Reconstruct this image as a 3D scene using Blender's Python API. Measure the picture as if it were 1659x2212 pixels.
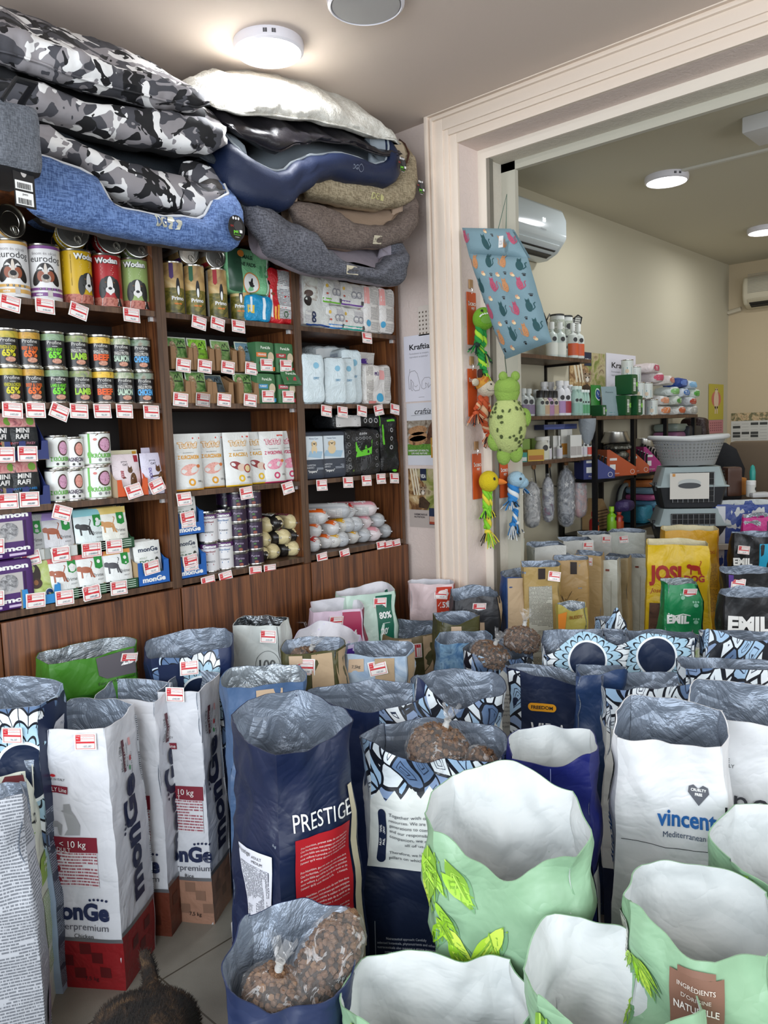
import bpy, bmesh, math, random
from math import sin, cos, pi, radians
from mathutils import Vector as V, Matrix, noise, geometry
random.seed(7)
S = bpy.context.scene
for o in list(bpy.data.objects): bpy.data.objects.remove(o)
# ---------------------------------------------------------------- camera
YAW, PITCH, ROLL, FPX, EYE = .7498, .1025, -.034, 1678.0, 1.42
fw = V((cos(PITCH)*cos(YAW), cos(PITCH)*sin(YAW), -sin(PITCH)))
rt0 = V((sin(YAW), -cos(YAW), 0)); up0 = rt0.cross(fw)
rt = rt0*cos(ROLL)+up0*sin(ROLL); upv = -rt0*sin(ROLL)+up0*cos(ROLL)
cam = bpy.data.cameras.new('camera'); camo = bpy.data.objects.new('camera', cam); S.collection.objects.link(camo)
camo.matrix_world = Matrix(((rt.x, upv.x, -fw.x, 0), (rt.y, upv.y, -fw.y, 0), (rt.z, upv.z, -fw.z, EYE), (0, 0, 0, 1)))
cam.sensor_fit = 'HORIZONTAL'; cam.sensor_width = 36; cam.lens = 36*FPX/1659; cam.clip_start = .02; cam.clip_end = 60
S.camera = camo
# ---------------------------------------------------------------- light
W = bpy.data.worlds.new('world'); S.world = W; W.use_nodes = True
W.node_tree.nodes['Background'].inputs[0].default_value = (.72, .86, 1, 1)
W.node_tree.nodes['Background'].inputs[1].default_value = 1.0
def area(name, loc, target, sx, sy, power, col):
    l = bpy.data.lights.new(name, 'AREA'); l.shape = 'RECTANGLE'; l.size = sx; l.size_y = sy; l.energy = power; l.color = col
    o = bpy.data.objects.new(name, l); S.collection.objects.link(o); o.location = loc
    o.rotation_euler = (V(target)-V(loc)).to_track_quat('-Z', 'Y').to_euler(); return o
area('daylight_front_window', (-1.45, .2, 1.65), (2, .6, .9), 3.0, 1.9, 95, (.86, .93, 1))
area('daylight_side_window', (1.0, -2.35, 1.8), (1.2, 1.5, .9), 3.0, 1.7, 60, (.9, .95, 1))
area('daylight_back_room_window', (5.2, -2.3, 1.7), (5.2, 2, 1.2), 2.4, 1.5, 16, (1, .95, .86))
S.view_settings.view_transform = 'Standard'; S.view_settings.look = 'None'
S.view_settings.exposure = 0.25; S.view_settings.gamma = 1; S.view_settings.use_curve_mapping = False

def ray(px, py): return fw + rt*((px-829.5)/FPX) - upv*((py-1106)/FPX)
EY = V((0, 0, EYE))
def onX(px, py, X): d = ray(px, py); return EY+d*(X/d.x)
def onY(px, py, Y): d = ray(px, py); return EY+d*(Y/d.y)
def onZ(px, py, Z): d = ray(px, py); return EY+d*((Z-EYE)/d.z)

# ---------------------------------------------------------------- materials
def lin(c):
    if isinstance(c, str):
        c = c.lstrip('#'); c = [int(c[i:i+2], 16)/255 for i in (0, 2, 4)]
        return tuple(x/12.92 if x <= .04045 else ((x+.055)/1.055)**2.4 for x in c)
    return tuple(c[:3])
MC = {}
class E:
    def __init__(s, t, k): s.t = t; s.k = k
    def m(s, op, o=None, o2=None):
        n = s.t.nodes.new('ShaderNodeMath'); n.operation = op
        for i, x in enumerate((s, o, o2)):
            if x is None: continue
            if isinstance(x, E): s.t.links.new(x.k, n.inputs[i])
            else: n.inputs[i].default_value = x
        return E(s.t, n.outputs[0])
    def __add__(s, o): return s.m('ADD', o)
    def __sub__(s, o): return s.m('SUBTRACT', o)
    def __mul__(s, o): return s.m('MULTIPLY', o)
    def __truediv__(s, o): return s.m('DIVIDE', o)
    def lt(s, o): return s.m('LESS_THAN', o)
    def gt(s, o): return s.m('GREATER_THAN', o)
    def fr(s): return s.m('FRACT')
    def ab(s): return s.m('ABSOLUTE')
    def sn(s): return s.m('SINE')
class MT:
    def __init__(s, name):
        s.m = bpy.data.materials.new(name); s.m.use_nodes = True; s.t = s.m.node_tree
        s.b = s.t.nodes['Principled BSDF']
    def n(s, ty, **kw):
        n = s.t.nodes.new('ShaderNode'+ty)
        for k, v in kw.items(): setattr(n, k, v)
        return n
    def uv(s):
        n = s.n('UVMap'); x = s.n('SeparateXYZ'); s.t.links.new(n.outputs[0], x.inputs[0])
        return E(s.t, x.outputs[0]), E(s.t, x.outputs[1])
    def obj(s): return s.n('TexCoord').outputs['Object']
    def vec(s, x, y, z=0.0):
        n = s.n('CombineXYZ')
        for i, q in enumerate((x, y, z)):
            if isinstance(q, E): s.t.links.new(q.k, n.inputs[i])
            else: n.inputs[i].default_value = q
        return n.outputs[0]
    def mapv(s, v, sc, loc=(0, 0, 0), rot=(0, 0, 0)):
        n = s.n('Mapping'); s.t.links.new(v, n.inputs[0]); n.inputs['Scale'].default_value = sc
        n.inputs['Location'].default_value = loc; n.inputs['Rotation'].default_value = rot; return n.outputs[0]
    def noise(s, v, scale, detail=3, rough=.5, dist=0):
        n = s.n('TexNoise'); s.t.links.new(v, n.inputs['Vector'])
        n.inputs['Scale'].default_value = scale; n.inputs['Detail'].default_value = detail
        n.inputs['Roughness'].default_value = rough; n.inputs['Distortion'].default_value = dist
        return E(s.t, n.outputs[0])
    def vor(s, v, scale, feat='F1', out='Distance', rnd=1):
        n = s.n('TexVoronoi'); n.feature = feat; s.t.links.new(v, n.inputs['Vector'])
        n.inputs['Scale'].default_value = scale; n.inputs['Randomness'].default_value = rnd
        return E(s.t, n.outputs[out])
    def mix(s, f, a, b):
        n = s.n('Mix', data_type='RGBA')
        for q, i in ((f, 0), (a, 6), (b, 7)):
            if isinstance(q, E): s.t.links.new(q.k, n.inputs[i])
            elif i == 0: n.inputs[0].default_value = q
            else: n.inputs[i].default_value = (*lin(q), 1)
        return E(s.t, n.outputs[2])
    def ramp(s, f, stops, const=True):
        n = s.n('ValToRGB'); n.color_ramp.interpolation = 'CONSTANT' if const else 'LINEAR'
        el = n.color_ramp.elements
        while len(el) < len(stops): el.new(.5)
        for e, (p, c) in zip(el, stops): e.position = p; e.color = (*lin(c), 1)
        s.t.links.new(f.k, n.inputs[0]); return E(s.t, n.outputs[0])
    def set(s, col=None, rough=.5, metal=0, spec=.5, bump=None, bs=.3, bd=.01):
        B = s.b.inputs
        if isinstance(col, E): s.t.links.new(col.k, B['Base Color'])
        elif col is not None: B['Base Color'].default_value = (*lin(col), 1)
        if isinstance(rough, E): s.t.links.new(rough.k, B['Roughness'])
        else: B['Roughness'].default_value = rough
        B['Metallic'].default_value = metal; B['Specular IOR Level'].default_value = spec
        if bump is not None:
            n = s.n('Bump'); n.inputs['Strength'].default_value = bs; n.inputs['Distance'].default_value = bd
            s.t.links.new(bump.k, n.inputs['Height']); s.t.links.new(n.outputs[0], B['Normal'])
        return s.m
def P(col, rough=.5, metal=0, kind=None, **kw):
    """plain material, cached; kind adds a bump: 'paper' crumpled sack, 'foil', 'film', 'fabric', 'plush'"""
    key = (str(col), rough, metal, kind, tuple(sorted(kw.items())))
    if key in MC: return MC[key]
    m = MT('mat_%d' % len(MC)); b = None; bs, bd = .3, .01
    c = m.obj()
    if kind == 'paper':
        a = m.noise(c, 5, 4, .6, .6); r = (a-.5).ab(); v = m.vor(c, 9, 'DISTANCE_TO_EDGE')
        b = r*1.6+v.m('MINIMUM', .15)*.9+m.noise(c, 60, 2)*.04; bs, bd = .5, .018
    if kind == 'foil':
        a = m.noise(c, 7, 5, .6, 1.5); v = m.vor(c, 12, 'DISTANCE_TO_EDGE')
        b = (a-.5).ab()*1.5+v.m('MINIMUM', .12)*1.4; bs, bd = .75, .03
    if kind == 'film':
        a = m.noise(c, 22, 4, .6, 1.2); b = (a-.5).ab(); bs, bd = .8, .012
    if kind == 'fabric':
        b = m.noise(m.mapv(c, (1, 1, 1)), 260, 2)+m.noise(c, 18, 3)*3; bs, bd = .5, .004
    if kind == 'plush': b = m.noise(c, 130, 4, .7); bs, bd = .9, .008
    if kind == 'wall': b = m.noise(c, 45, 5, .65, .8); bs, bd = .55, .006
    m.set(col, rough, metal, bump=b, bs=kw.get('bs', bs), bd=bd)
    if 'emit' in kw:
        m.b.inputs['Emission Color'].default_value = (*lin(col), 1); m.b.inputs['Emission Strength'].default_value = kw['emit']
    if 'alpha' in kw: m.b.inputs['Alpha'].default_value = kw['alpha']
    MC[key] = m.m; return m.m
def clearfilm():
    if 'cf' in MC: return MC['cf']
    m = MT('clear_film'); c = m.obj(); a = m.noise(c, 25, 4, .6, 1.8)
    m.set((.95, .95, .95), .12, 0, .7, bump=(a-.5).ab(), bs=1, bd=.02)
    f = a.gt(.58)*.22+.07
    m.t.links.new(f.k, m.b.inputs['Alpha']); MC['cf'] = m.m; return m.m
def micro(bg, ink, pitch=.0042, dens=.42, rough=.5, vert=False):
    """printed paragraph of small text, as rows of broken dashes (uv in metres)"""
    key = ('mi', bg, ink, pitch, dens, vert)
    if key in MC: return MC[key]
    m = MT('small_print'); x, y = m.uv()
    if vert: x, y = y, x
    row = (y/pitch); f = row.fr().lt(.55)
    nz = m.noise(m.vec(x*420, row.m('FLOOR')*7.3), 1, 1)
    par = m.noise(m.vec(x*6, row.m('FLOOR')*.21+3.1), 1, 0)
    k = f*nz.gt(dens)*par.gt(.36)
    MC[key] = m.set(m.mix(k, bg, ink), rough); return MC[key]
def wood(dark=0):
    if ('wood', dark) in MC: return MC[('wood', dark)]
    m = MT('walnut'); c = m.obj()
    g = m.noise(m.mapv(c, (14, 14, .55)), 2.2, 6, .62, 1.3); h = m.noise(m.mapv(c, (60, 60, 2)), 3, 3)
    f = g*.75+h*.25
    col = m.ramp(f, [(.3, '#2e180c'), (.43, '#4f2c17'), (.52, '#6b3f22'), (.62, '#7d4d2a'), (.75, '#94683c')] if not dark else
                 [(.3, '#33231a'), (.45, '#4a3425'), (.55, '#5d4330'), (.7, '#6e523c')], False)
    MC[('wood', dark)] = m.set(col, .42, bump=h, bs=.12, bd=.002); return MC[('wood', dark)]
def camo():
    if 'camo' in MC: return MC['camo']
    m = MT('camouflage'); c = m.obj(); d = m.noise(c, 11, 2, .5, .9)
    e = m.noise(m.mapv(c, (1, 1, 1), (5, 3, 1)), 13, 2, .5, 1.1); g = m.noise(m.mapv(c, (1, 1, 1), (9, 7, 2)), 10, 2, .5, .9)
    a = m.mix(d.gt(.5), '#46464c', '#8f8b8e'); a = m.mix(g.gt(.53), a, '#e6e5e4'); a = m.mix(e.gt(.57), a, '#131316')
    MC['camo'] = m.set(a, .75, bump=m.noise(c, 12, 3), bs=.35, bd=.02); return MC['camo']
def weave(c1, c2, sc=220):
    key = ('wv', c1, c2, sc)
    if key in MC: return MC[key]
    m = MT('woven_cloth'); c = m.obj()
    a = m.noise(m.mapv(c, (1, 1, 6)), sc*.4, 2); b = m.noise(m.mapv(c, (6, 6, 1)), sc*.4, 2)
    MC[key] = m.set(m.mix((a+b-.5).m('MULTIPLY_ADD', 3.2, -1.1).m('MAXIMUM', 0).m('MINIMUM', 1), c1, c2), .85, bump=(a+b), bs=.4, bd=.004); return MC[key]
def kibble(c1='#3d2a1d', c2='#6b4c33'):
    key = ('kb', c1)
    if key in MC: return MC[key]
    m = MT('kibble'); c = m.obj(); v = m.vor(c, 95); col = m.vor(c, 95, out='Color')
    cc = m.mix(v.m('MULTIPLY', 1.3), c2, c1)
    MC[key] = m.set(cc, .7, bump=v*-1, bs=1, bd=.01); return MC[key]
def photo(stops, sc=6, seed=0, dist=1.5):
    """printed picture: soft blotches of the picture's colours"""
    key = ('ph', str(stops), sc, seed)
    if key in MC: return MC[key]
    m = MT('printed_picture'); x, y = m.uv(); n = m.noise(m.vec(x, y, float(seed)), sc, 4, .6, dist)
    k = len(stops); MC[key] = m.set(m.ramp(n, [(.28+.44*i/max(1, k-1), c) for i, c in enumerate(stops)], False), .4); return MC[key]
def tiles():
    m = MT('floor_tiles'); c = m.obj(); s = m.n('SeparateXYZ'); m.t.links.new(c, s.inputs[0])
    x, y = E(m.t, s.outputs[0]), E(m.t, s.outputs[1]); T = .6
    gx = ((x-.974)/T).fr(); gy = ((y-1.766)/T).fr(); g = .005/T
    k = gx.lt(g).m('MAXIMUM', gy.lt(g)); n = m.noise(c, 9, 5); n2 = m.noise(c, 320, 2)
    base = m.ramp(n*.7+n2*.3, [(.3, '#77746a'), (.7, '#8b877c')], False)
    return m.set(m.mix(k, base, '#4a4438'), .42, bump=(k*-1)+n2*.04, bs=.4, bd=.002)
def vida(kind, zb=0.0, zn=-1.0, cx=0.0, cz=0.0, R=.2, base='#dfe2dd', navyx=None, seed=0):
    """sack print in uv metres. kind 'band': leaf band above zb, white to zn, navy below; 'disc': round mandala at (cx,cz)"""
    m = MT('sack_print'); x, y = m.uv()
    vec = m.vec(x+(y*38).sn()*.014+(x*31).sn()*.006, y+(x*44+seed).sn()*.014, float(seed)); cell = m.vor(m.mapv(vec, (1, .55, 1)), 26, out='Color'); ed = m.vor(m.mapv(vec, (1, .55, 1)), 26, 'DISTANCE_TO_EDGE')
    s = m.n('SeparateColor'); m.t.links.new(cell.k, s.inputs[0]); cr = E(m.t, s.outputs[0])
    ed2 = (ed*9).fr().lt(.3)*ed.gt(.17)
    leaf = m.ramp(cr, [(0, '#e3eaee'), (.25, '#9dbbd6'), (.45, '#5e7698'), (.62, '#dce5ea'), (.8, '#8297b8')])
    leaf = m.mix(ed2, leaf, '#27324a'); leaf = m.mix(ed.lt(.055), leaf, '#10141f')
    zig = (x*22+seed).fr(); zig = (zig-.5).ab()*.05
    big = (x*7).sn()*.02
    above = y.gt(zig+big+zb)
    white = m.mix(above, base, leaf)
    if kind == 'disc':
        dx, dy = x-cx, y-cz; r = (dx*dx+dy*dy).m('SQRT'); th = dy.m('ARCTAN2', dx)
        pt = (th*9).sn().ab(); rr = r-pt*.02
        q = (rr-R*.36)/(R*.19); ring = q.m('FLOOR'); fq = q.fr()
        rc = m.ramp((ring/4)+.02, [(0, '#a9cbdc'), (.25, '#e8eef0'), (.5, '#5a7396'), (.75, '#c7d8e6')])
        rc = m.mix(fq.lt(.2), rc, '#10141f'); pet = ((th*18).sn().ab().lt(.16))*rr.gt(R*.5); rc = m.mix(pet, rc, '#1b2436')
        white = m.mix(rr.lt(R), white, rc); white = m.mix(r.lt(R*.40), white, '#e8eef0'); white = m.mix(r.lt(R*.36), white, '#16243f')
    col = m.mix(y.lt(zn), white, '#14203c')
    if navyx:
        lo, hi = navyx; k = x.gt(lo)*x.lt(hi); col = m.mix(k, col, '#16254a')
    c = m.obj(); a = m.noise(c, 5, 4, .6, .6); v = m.vor(c, 9, 'DISTANCE_TO_EDGE')
    return m.set(col, .45, bump=(a-.5).ab()*1.6+v.m('MINIMUM', .15)*.9, bs=.45, bd=.016)

# ---------------------------------------------------------------- mesh builder
TXT = {}
def textmesh(s, bold=0.0, shear=0.0):
    k = (s, bold, shear)
    if k not in TXT:
        cu = bpy.data.curves.new('t', 'FONT'); cu.body = s; cu.size = 1; cu.offset = bold; cu.shear = shear; cu.resolution_u = 3; cu.align_x = 'CENTER'; cu.align_y = 'CENTER'
        o = bpy.data.objects.new('t', cu); S.collection.objects.link(o)
        me = bpy.data.meshes.new_from_object(o.evaluated_get(bpy.context.evaluated_depsgraph_get()))
        TXT[k] = ([tuple(v.co[:2]) for v in me.vertices], [tuple(p.vertices) for p in me.polygons])
        bpy.data.objects.remove(o); bpy.data.meshes.remove(me); bpy.data.curves.remove(cu)
    return TXT[k]
def plane(o, ux, uy):
    o, ux, uy = V(o), V(ux).normalized(), V(uy).normalized(); n = ux.cross(uy)
    return lambda x, y, e=0: o+ux*x+uy*y+n*e
def sub(fn, ox, oy, rot=0, sc=1):
    c, s = cos(rot)*sc, sin(rot)*sc
    return lambda x, y, e=0: fn(ox+x*c-y*s, oy+x*s+y*c, e)
class MB:
    def __init__(s): s.v = []; s.f = []; s.m = []; s.uv = []; s.mats = []
    def mi(s, mat):
        if isinstance(mat, str): mat = P(mat)
        if mat not in s.mats: s.mats.append(mat)
        return s.mats.index(mat)
    def add(s, vs, fs, mat, uvs=None):
        b = len(s.v); k = s.mi(mat); s.v += [tuple(p) for p in vs]
        for f in fs:
            s.f.append([b+i for i in f]); s.m.append(k); s.uv.append([uvs[i] for i in f] if uvs else [(0, 0)]*len(f))
        return s
    def box(s, c, d, mat, rz=0, M=None, bev=0):
        x, y, z = d[0]/2, d[1]/2, d[2]/2
        if bev:
            bm = bmesh.new(); bmesh.ops.create_cube(bm, size=1)
            bmesh.ops.scale(bm, vec=d, verts=bm.verts); bmesh.ops.bevel(bm, geom=bm.edges[:], offset=bev, segments=2, affect='EDGES', profile=.6)
            bm.verts.index_update(); vs = [v.co.copy() for v in bm.verts]; fs = [[v.index for v in f.verts] for f in bm.faces]; bm.free()
        else:
            vs = [V((a*x, b*y, e*z)) for a in (-1, 1) for b in (-1, 1) for e in (-1, 1)]
            fs = [(0, 1, 3, 2), (4, 6, 7, 5), (0, 4, 5, 1), (2, 3, 7, 6), (0, 2, 6, 4), (1, 5, 7, 3)]
        R = M if M else Matrix.Rotation(rz, 3, 'Z')
        return s.add([V(c)+R@p for p in vs], fs, mat)
    def b2(s, x0, x1, y0, y1, z0, z1, mat, bev=0):
        return s.box(((x0+x1)/2, (y0+y1)/2, (z0+z1)/2), (abs(x1-x0), abs(y1-y0), abs(z1-z0)), mat, bev=bev)
    def lathe(s, prof, mat, n=24, o=(0, 0, 0), M=None, cap=True, sc=(1, 1)):
        vs = []; fs = []; o = V(o)
        for r, z in prof:
            for i in range(n):
                a = 2*pi*i/n; p = V((r*cos(a)*sc[0], r*sin(a)*sc[1], z)); vs.append(o+(M@p if M else p))
        for j in range(len(prof)-1):
            for i in range(n): a, b = j*n+i, j*n+(i+1) % n; fs.append((a, b, b+n, a+n))
        if cap: fs.append(tuple(range(n))[::-1]); fs.append(tuple((len(prof)-1)*n+i for i in range(n)))
        return s.add(vs, fs, mat)
    def tube(s, pts, r, mat, n=8, closed=False, flat=1):
        pts = [V(p) for p in pts]; vs = []; fs = []; N = len(pts); pn = None
        rr = r if isinstance(r, (list, tuple)) else [r]*N
        for i, p in enumerate(pts):
            t = (pts[(i+1) % N]-pts[i-1]) if closed else (pts[min(i+1, N-1)]-pts[max(i-1, 0)])
            if t.length < 1e-9: t = V((0, 0, 1))
            t.normalize()
            if pn is None: pn = t.cross(V((0, 0, 1)) if abs(t.z) < .9 else V((1, 0, 0))).normalized()
            pn = (pn-t*pn.dot(t)).normalized(); b = t.cross(pn)
            for k in range(n): a = 2*pi*k/n; vs.append(p+pn*cos(a)*rr[i]+b*sin(a)*rr[i]*flat)
        for i in range(N if closed else N-1):
            for k in range(n):
                a = i*n+k; b = i*n+(k+1) % n; c = ((i+1) % N)*n+(k+1) % n; d = ((i+1) % N)*n+k; fs.append((a, b, c, d))
        if not closed: fs.append(tuple(range(n))[::-1]); fs.append(tuple((N-1)*n+k for k in range(n)))
        return s.add(vs, fs, mat)
    def surf(s, fn, u0, u1, nu, v0, v1, nv, mat, e=0):
        vs = []; uv = []; fs = []
        for j in range(nv+1):
            for i in range(nu+1):
                x, y = u0+(u1-u0)*i/nu, v0+(v1-v0)*j/nv; vs.append(fn(x, y, e)); uv.append((x, y))
        for j in range(nv):
            for i in range(nu): a = j*(nu+1)+i; fs.append((a, a+1, a+nu+2, a+nu+1))
        return s.add(vs, fs, mat, uv)
    def rect(s, fn, x0, y0, x1, y1, mat, k=1, g=.03):
        return s.surf(fn, x0, x1, max(1, int(abs(x1-x0)/g)), y0, y1, max(1, int(abs(y1-y0)/g)), mat, k*.0006)
    def poly(s, fn, pts, mat, k=1):
        t = geometry.tessellate_polygon([[V((x, y, 0)) for x, y in pts]])
        a = sum(pts[i][0]*pts[(i+1) % len(pts)][1]-pts[(i+1) % len(pts)][0]*pts[i][1] for i in range(len(pts)))
        return s.add([fn(x, y, k*.0006) for x, y in pts], [tuple(f) for f in t], mat, list(pts))
    def disc(s, fn, cx, cy, rx, ry, mat, k=1, rot=0, n=20):
        c, q = cos(rot), sin(rot); pts = [(0, 0)]+[(rx*cos(2*pi*i/n), ry*sin(2*pi*i/n)) for i in range(n)]
        pts = [(cx+x*c-y*q, cy+x*q+y*c) for x, y in pts]
        return s.add([fn(x, y, k*.0006) for x, y in pts], [(0, 1+i, 1+(i+1) % n) for i in range(n)], mat, pts)
    def ring(s, fn, cx, cy, r, w, mat, k=1, n=28, sy=1):
        pts = [(cx+(r+d)*cos(2*pi*i/n), cy+sy*(r+d)*sin(2*pi*i/n)) for i in range(n) for d in (-w/2, w/2)]
        return s.add([fn(x, y, k*.0006) for x, y in pts], [(2*i, 2*i+1, (2*i+3) % (2*n), (2*i+2) % (2*n)) for i in range(n)], mat, pts)
    def line(s, fn, pts, w, mat, k=1):
        for (a, b), (c, d) in zip(pts, pts[1:]):
            L = math.hypot(c-a, d-b) or 1; nx, ny = -(d-b)/L*w/2, (c-a)/L*w/2
            s.add([fn(x, y, k*.0006) for x, y in ((a-nx, b-ny), (c-nx, d-ny), (c+nx, d+ny), (a+nx, b+ny))], [(0, 1, 2, 3)], mat, [(0, 0)]*4)
        return s
    def text(s, fn, t, x, y, size, mat, k=2, rot=0, bold=0.0, shear=0.0, sx=1, w=None):
        vs, fs = textmesh(t, bold, shear); c, q = cos(rot), sin(rot)
        if w: L = max(v[0] for v in vs)-min(v[0] for v in vs); sx = w/(L*size)
        out = []
        for a, b in vs: a, b = a*size*sx, b*size; out.append(fn(x+a*c-b*q, y+a*q+b*c, k*.0006))
        return s.add(out, fs, mat, [(0, 0)]*len(out))
    def build(s, name, parent=None, smooth=35, mods=None):
        me = bpy.data.meshes.new(name); me.from_pydata(s.v, [], s.f)
        for m in s.mats: me.materials.append(m)
        me.polygons.foreach_set('material_index', s.m)
        ul = me.uv_layers.new(name='UVMap'); flat = [c for f in s.uv for p in f for c in p]; ul.data.foreach_set('uv', flat)
        me.validate(); me.update()
        if smooth:
            me.polygons.foreach_set('use_smooth', [True]*len(me.polygons)); me.set_sharp_from_angle(angle=radians(smooth))
        o = bpy.data.objects.new(name, me); S.collection.objects.link(o)
        if parent: o.parent = parent
        return o
LAB = {}
def tag(o, label, cat, group=None):
    o['label'] = label; o['category'] = cat; LAB.setdefault(label, []).append(o)
    if group: o['group'] = group
    return o
def thing(name, label, cat, loc=(0, 0, 0), rz=0, group=None, rx=0, ry=0):
    o = bpy.data.objects.new(name, None); S.collection.objects.link(o); o.empty_display_size = .05
    o.location = loc; o.rotation_euler = (rx, ry, rz); return tag(o, label, cat, group)
def struct(o): o['kind'] = 'structure'; return o
def smooth(a, b, x): x = min(1, max(0, (x-a)/(b-a))); return x*x*(3-2*x)
def lerp_pts(pts, x):
    if x <= pts[0][0]: return pts[0][1]
    for (a, p), (b, q) in zip(pts, pts[1:]):
        if x <= b: t = (x-a)/((b-a) or 1); t = t*t*(3-2*t) if len(pts) > 2 else t; return p+(q-p)*t
    return pts[-1][1]
WHITE, RED, INK, CHROME = '#e9e9e6', '#c8202a', '#15161a', P((.75, .75, .75), .22, 1)
GOLDM = P((.72, .68, .6), .3, 1)
# price tag card shared by all copies
def tagmesh(seed):
    m = MB(); w, h = .058, .045; rnd = random.Random(seed); bend = rnd.uniform(.002, .006)
    fn = lambda x, y, e=0: V((x, -e-.0008+bend*((y/h)**2)*2*(-1 if seed % 2 else .3), y))
    m.surf(fn, -w/2, w/2, 4, -h/2, h/2, 4, P('#eeebe6', .35)); m.surf(lambda x, y, e=0: fn(-x, y, -.0008), -w/2, w/2, 4, -h/2, h/2, 4, P('#eeebe6', .35))
    r = P('#cf3038', .35); q = .0012
    for a in ((-w/2+.004, -h/2+.003, w/2-.004, -h/2+.003+q), (-w/2+.004, h/2-.003-q, w/2-.004, h/2-.003), (-w/2+.004, -h/2+.003, -w/2+.004+q, h/2-.003), (w/2-.004-q, -h/2+.003, w/2-.004, h/2-.003)): m.rect(fn, *a, r)
    m.rect(fn, -w/2+.004, .002, -w/2+.017, h/2-.004, r); m.rect(fn, -w/2+.004, -.004, w/2-.004, .001, r)
    for y in (.008, .0145): m.rect(fn, -w/2+.017, y, w/2-.006, y+.0009, r)
    m.text(fn, 'Wu\u00f8p:', -w/2+.0105, .0165, .004, WHITE, 2); m.text(fn, 'Apt:', -w/2+.0095, .01, .004, WHITE, 2)
    m.text(fn, rnd.choice(['640,00', '740,00', '532', '185,00', '96,00']), .003, -.0125, .0085, P('#8a8f9c'), 2, shear=.3)
    m.line(fn, [(-.008+i*.0035, .011+.0012*rnd.uniform(-1, 1)) for i in range(8)], .0005, P('#7b8296'))
    o = m.build('price_tag'); me = o.data; bpy.data.objects.remove(o); return me
TAGS = [tagmesh(i) for i in range(5)]; ntag = [0]
def ptag(parent, loc, rz=0, rx=0, tilt=0, sc=1, label=None):
    o = bpy.data.objects.new('price_tag', TAGS[ntag[0] % 5]); ntag[0] += 1; S.collection.objects.link(o); o.parent = parent
    M = Matrix.Translation(V(loc)) @ Matrix.Rotation(rz, 4, 'Z') @ Matrix.Rotation(rx, 4, 'X') @ Matrix.Rotation(tilt, 4, 'Y') @ Matrix.Scale(sc, 4)
    o.matrix_local = M
    if label: o['label'] = label
    return o
# ---------------------------------------------------------------- the two rooms
H1, H2 = EYE+1.30, EYE+1.36
XP, XQ, XR = 2.68, 2.822, 2.93            # partition: front face, inner frame, far face
YO, YI = 2.006, 1.967                     # opening edge of the thick wall, of the inner frame
ZO = EYE+1.168; ZI = EYE+1.128
YL, YL2, XF, XB, YR = 2.66, 2.507, 7.26, -1.6, -2.5
plaster = P('#dccbc2', .9, kind='wall'); smoothw = P('#b9b29c', .92); trimm = P('#e6d6c6', .6)
struct(MB().b2(XB, XF+.1, YR, YL+.1, -.08, 0, tiles()).build('floor'))
struct(MB().b2(XB-.1, XR, YR-.1, YL+.1, H1, H1+.1, P('#cfc0b4', .92)).build('ceiling'))
struct(MB().b2(XR, XF+.1, YR-.1, YL+.1, H2, H2+.1, P('#c6c0ac', .92)).build('ceiling_back'))
struct(MB().b2(XB, XR, YL, YL+.1, 0, H1, plaster).build('wall_left'))
struct(MB().b2(XR-.02, XF+.1, YL2, YL+.1, 0, H2+.02, smoothw).build('wall_left_back'))
struct(MB().b2(XF, XF+.1, YR, YL2, 0, H2+.02, P('#bfae90', .92)).build('wall_far'))
m = MB()                                  # wall behind the camera, with the shop window opening
for a in ((YR, YL, 0, .45), (YR, YL, 2.45, H1), (YR, -1.5, .45, 2.45), (1.6, YL, .45, 2.45)): m.b2(XB-.1, XB, *a, plaster)
struct(m.build('wall_back'))
m = MB()
for a in ((XB, XF, 0, .9), (XB, XF, 2.6, H2), (XB, -.6, .9, 2.6), (2.5, 4.0, .9, 2.6), (6.4, XF+.1, .9, 2.6)): m.b2(a[0], a[1], YR-.1, YR, a[2], a[3], plaster)
struct(m.build('wall_right'))
for i, (ax, a0, a1, z0, z1, at) in enumerate((('x', -.6, 2.5, .9, 2.6, YR), ('x', 4.0, 6.4, .9, 2.6, YR), ('y', -1.5, 1.6, .45, 2.45, XB))):
    m = MB(); fr = P('#d8d8d6', .4)
    def wb(u0, u1, z0_, z1_, t=.05):
        if ax == 'x': m.b2(u0, u1, at-.08, at-.08+t, z0_, z1_, fr)
        else: m.b2(at-.08, at-.08+t, u0, u1, z0_, z1_, fr)
    wb(a0, a1, z0, z0+.06); wb(a0, a1, z1-.06, z1); wb(a0, a0+.06, z0, z1); wb(a1-.06, a1, z0, z1); c = (a0+a1)/2; wb(c-.03, c+.03, z0, z1)
    struct(m.build('window_%d' % (i+1)))
# partition wall with the wide opening to the back room
m = MB(); st = P('#cdc6b8', .9, kind='wall')
m.b2(XP, XQ, YO, YL, 0, H1+.05, plaster); m.b2(XP, XQ, YR, YO, ZO, H1+.05, plaster)
struct(m.build('wall_partition'))
m = MB()                                  # inner, thinner half seen through the opening
m.b2(XQ, XR, YI, YL, 0, H1+.05, st); m.b2(XQ, XR, YR, YI, ZI, H1+.05, st)
m.b2(XR-.004, XR+.02, YI-.07, YL, 0, H2, P('#b9b5a6', .9)); m.b2(XR-.004, XR+.02, YR, YI, ZI-.035, H2, P('#b9b5a6', .9))
struct(m.build('wall_partition_inner'))
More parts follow.
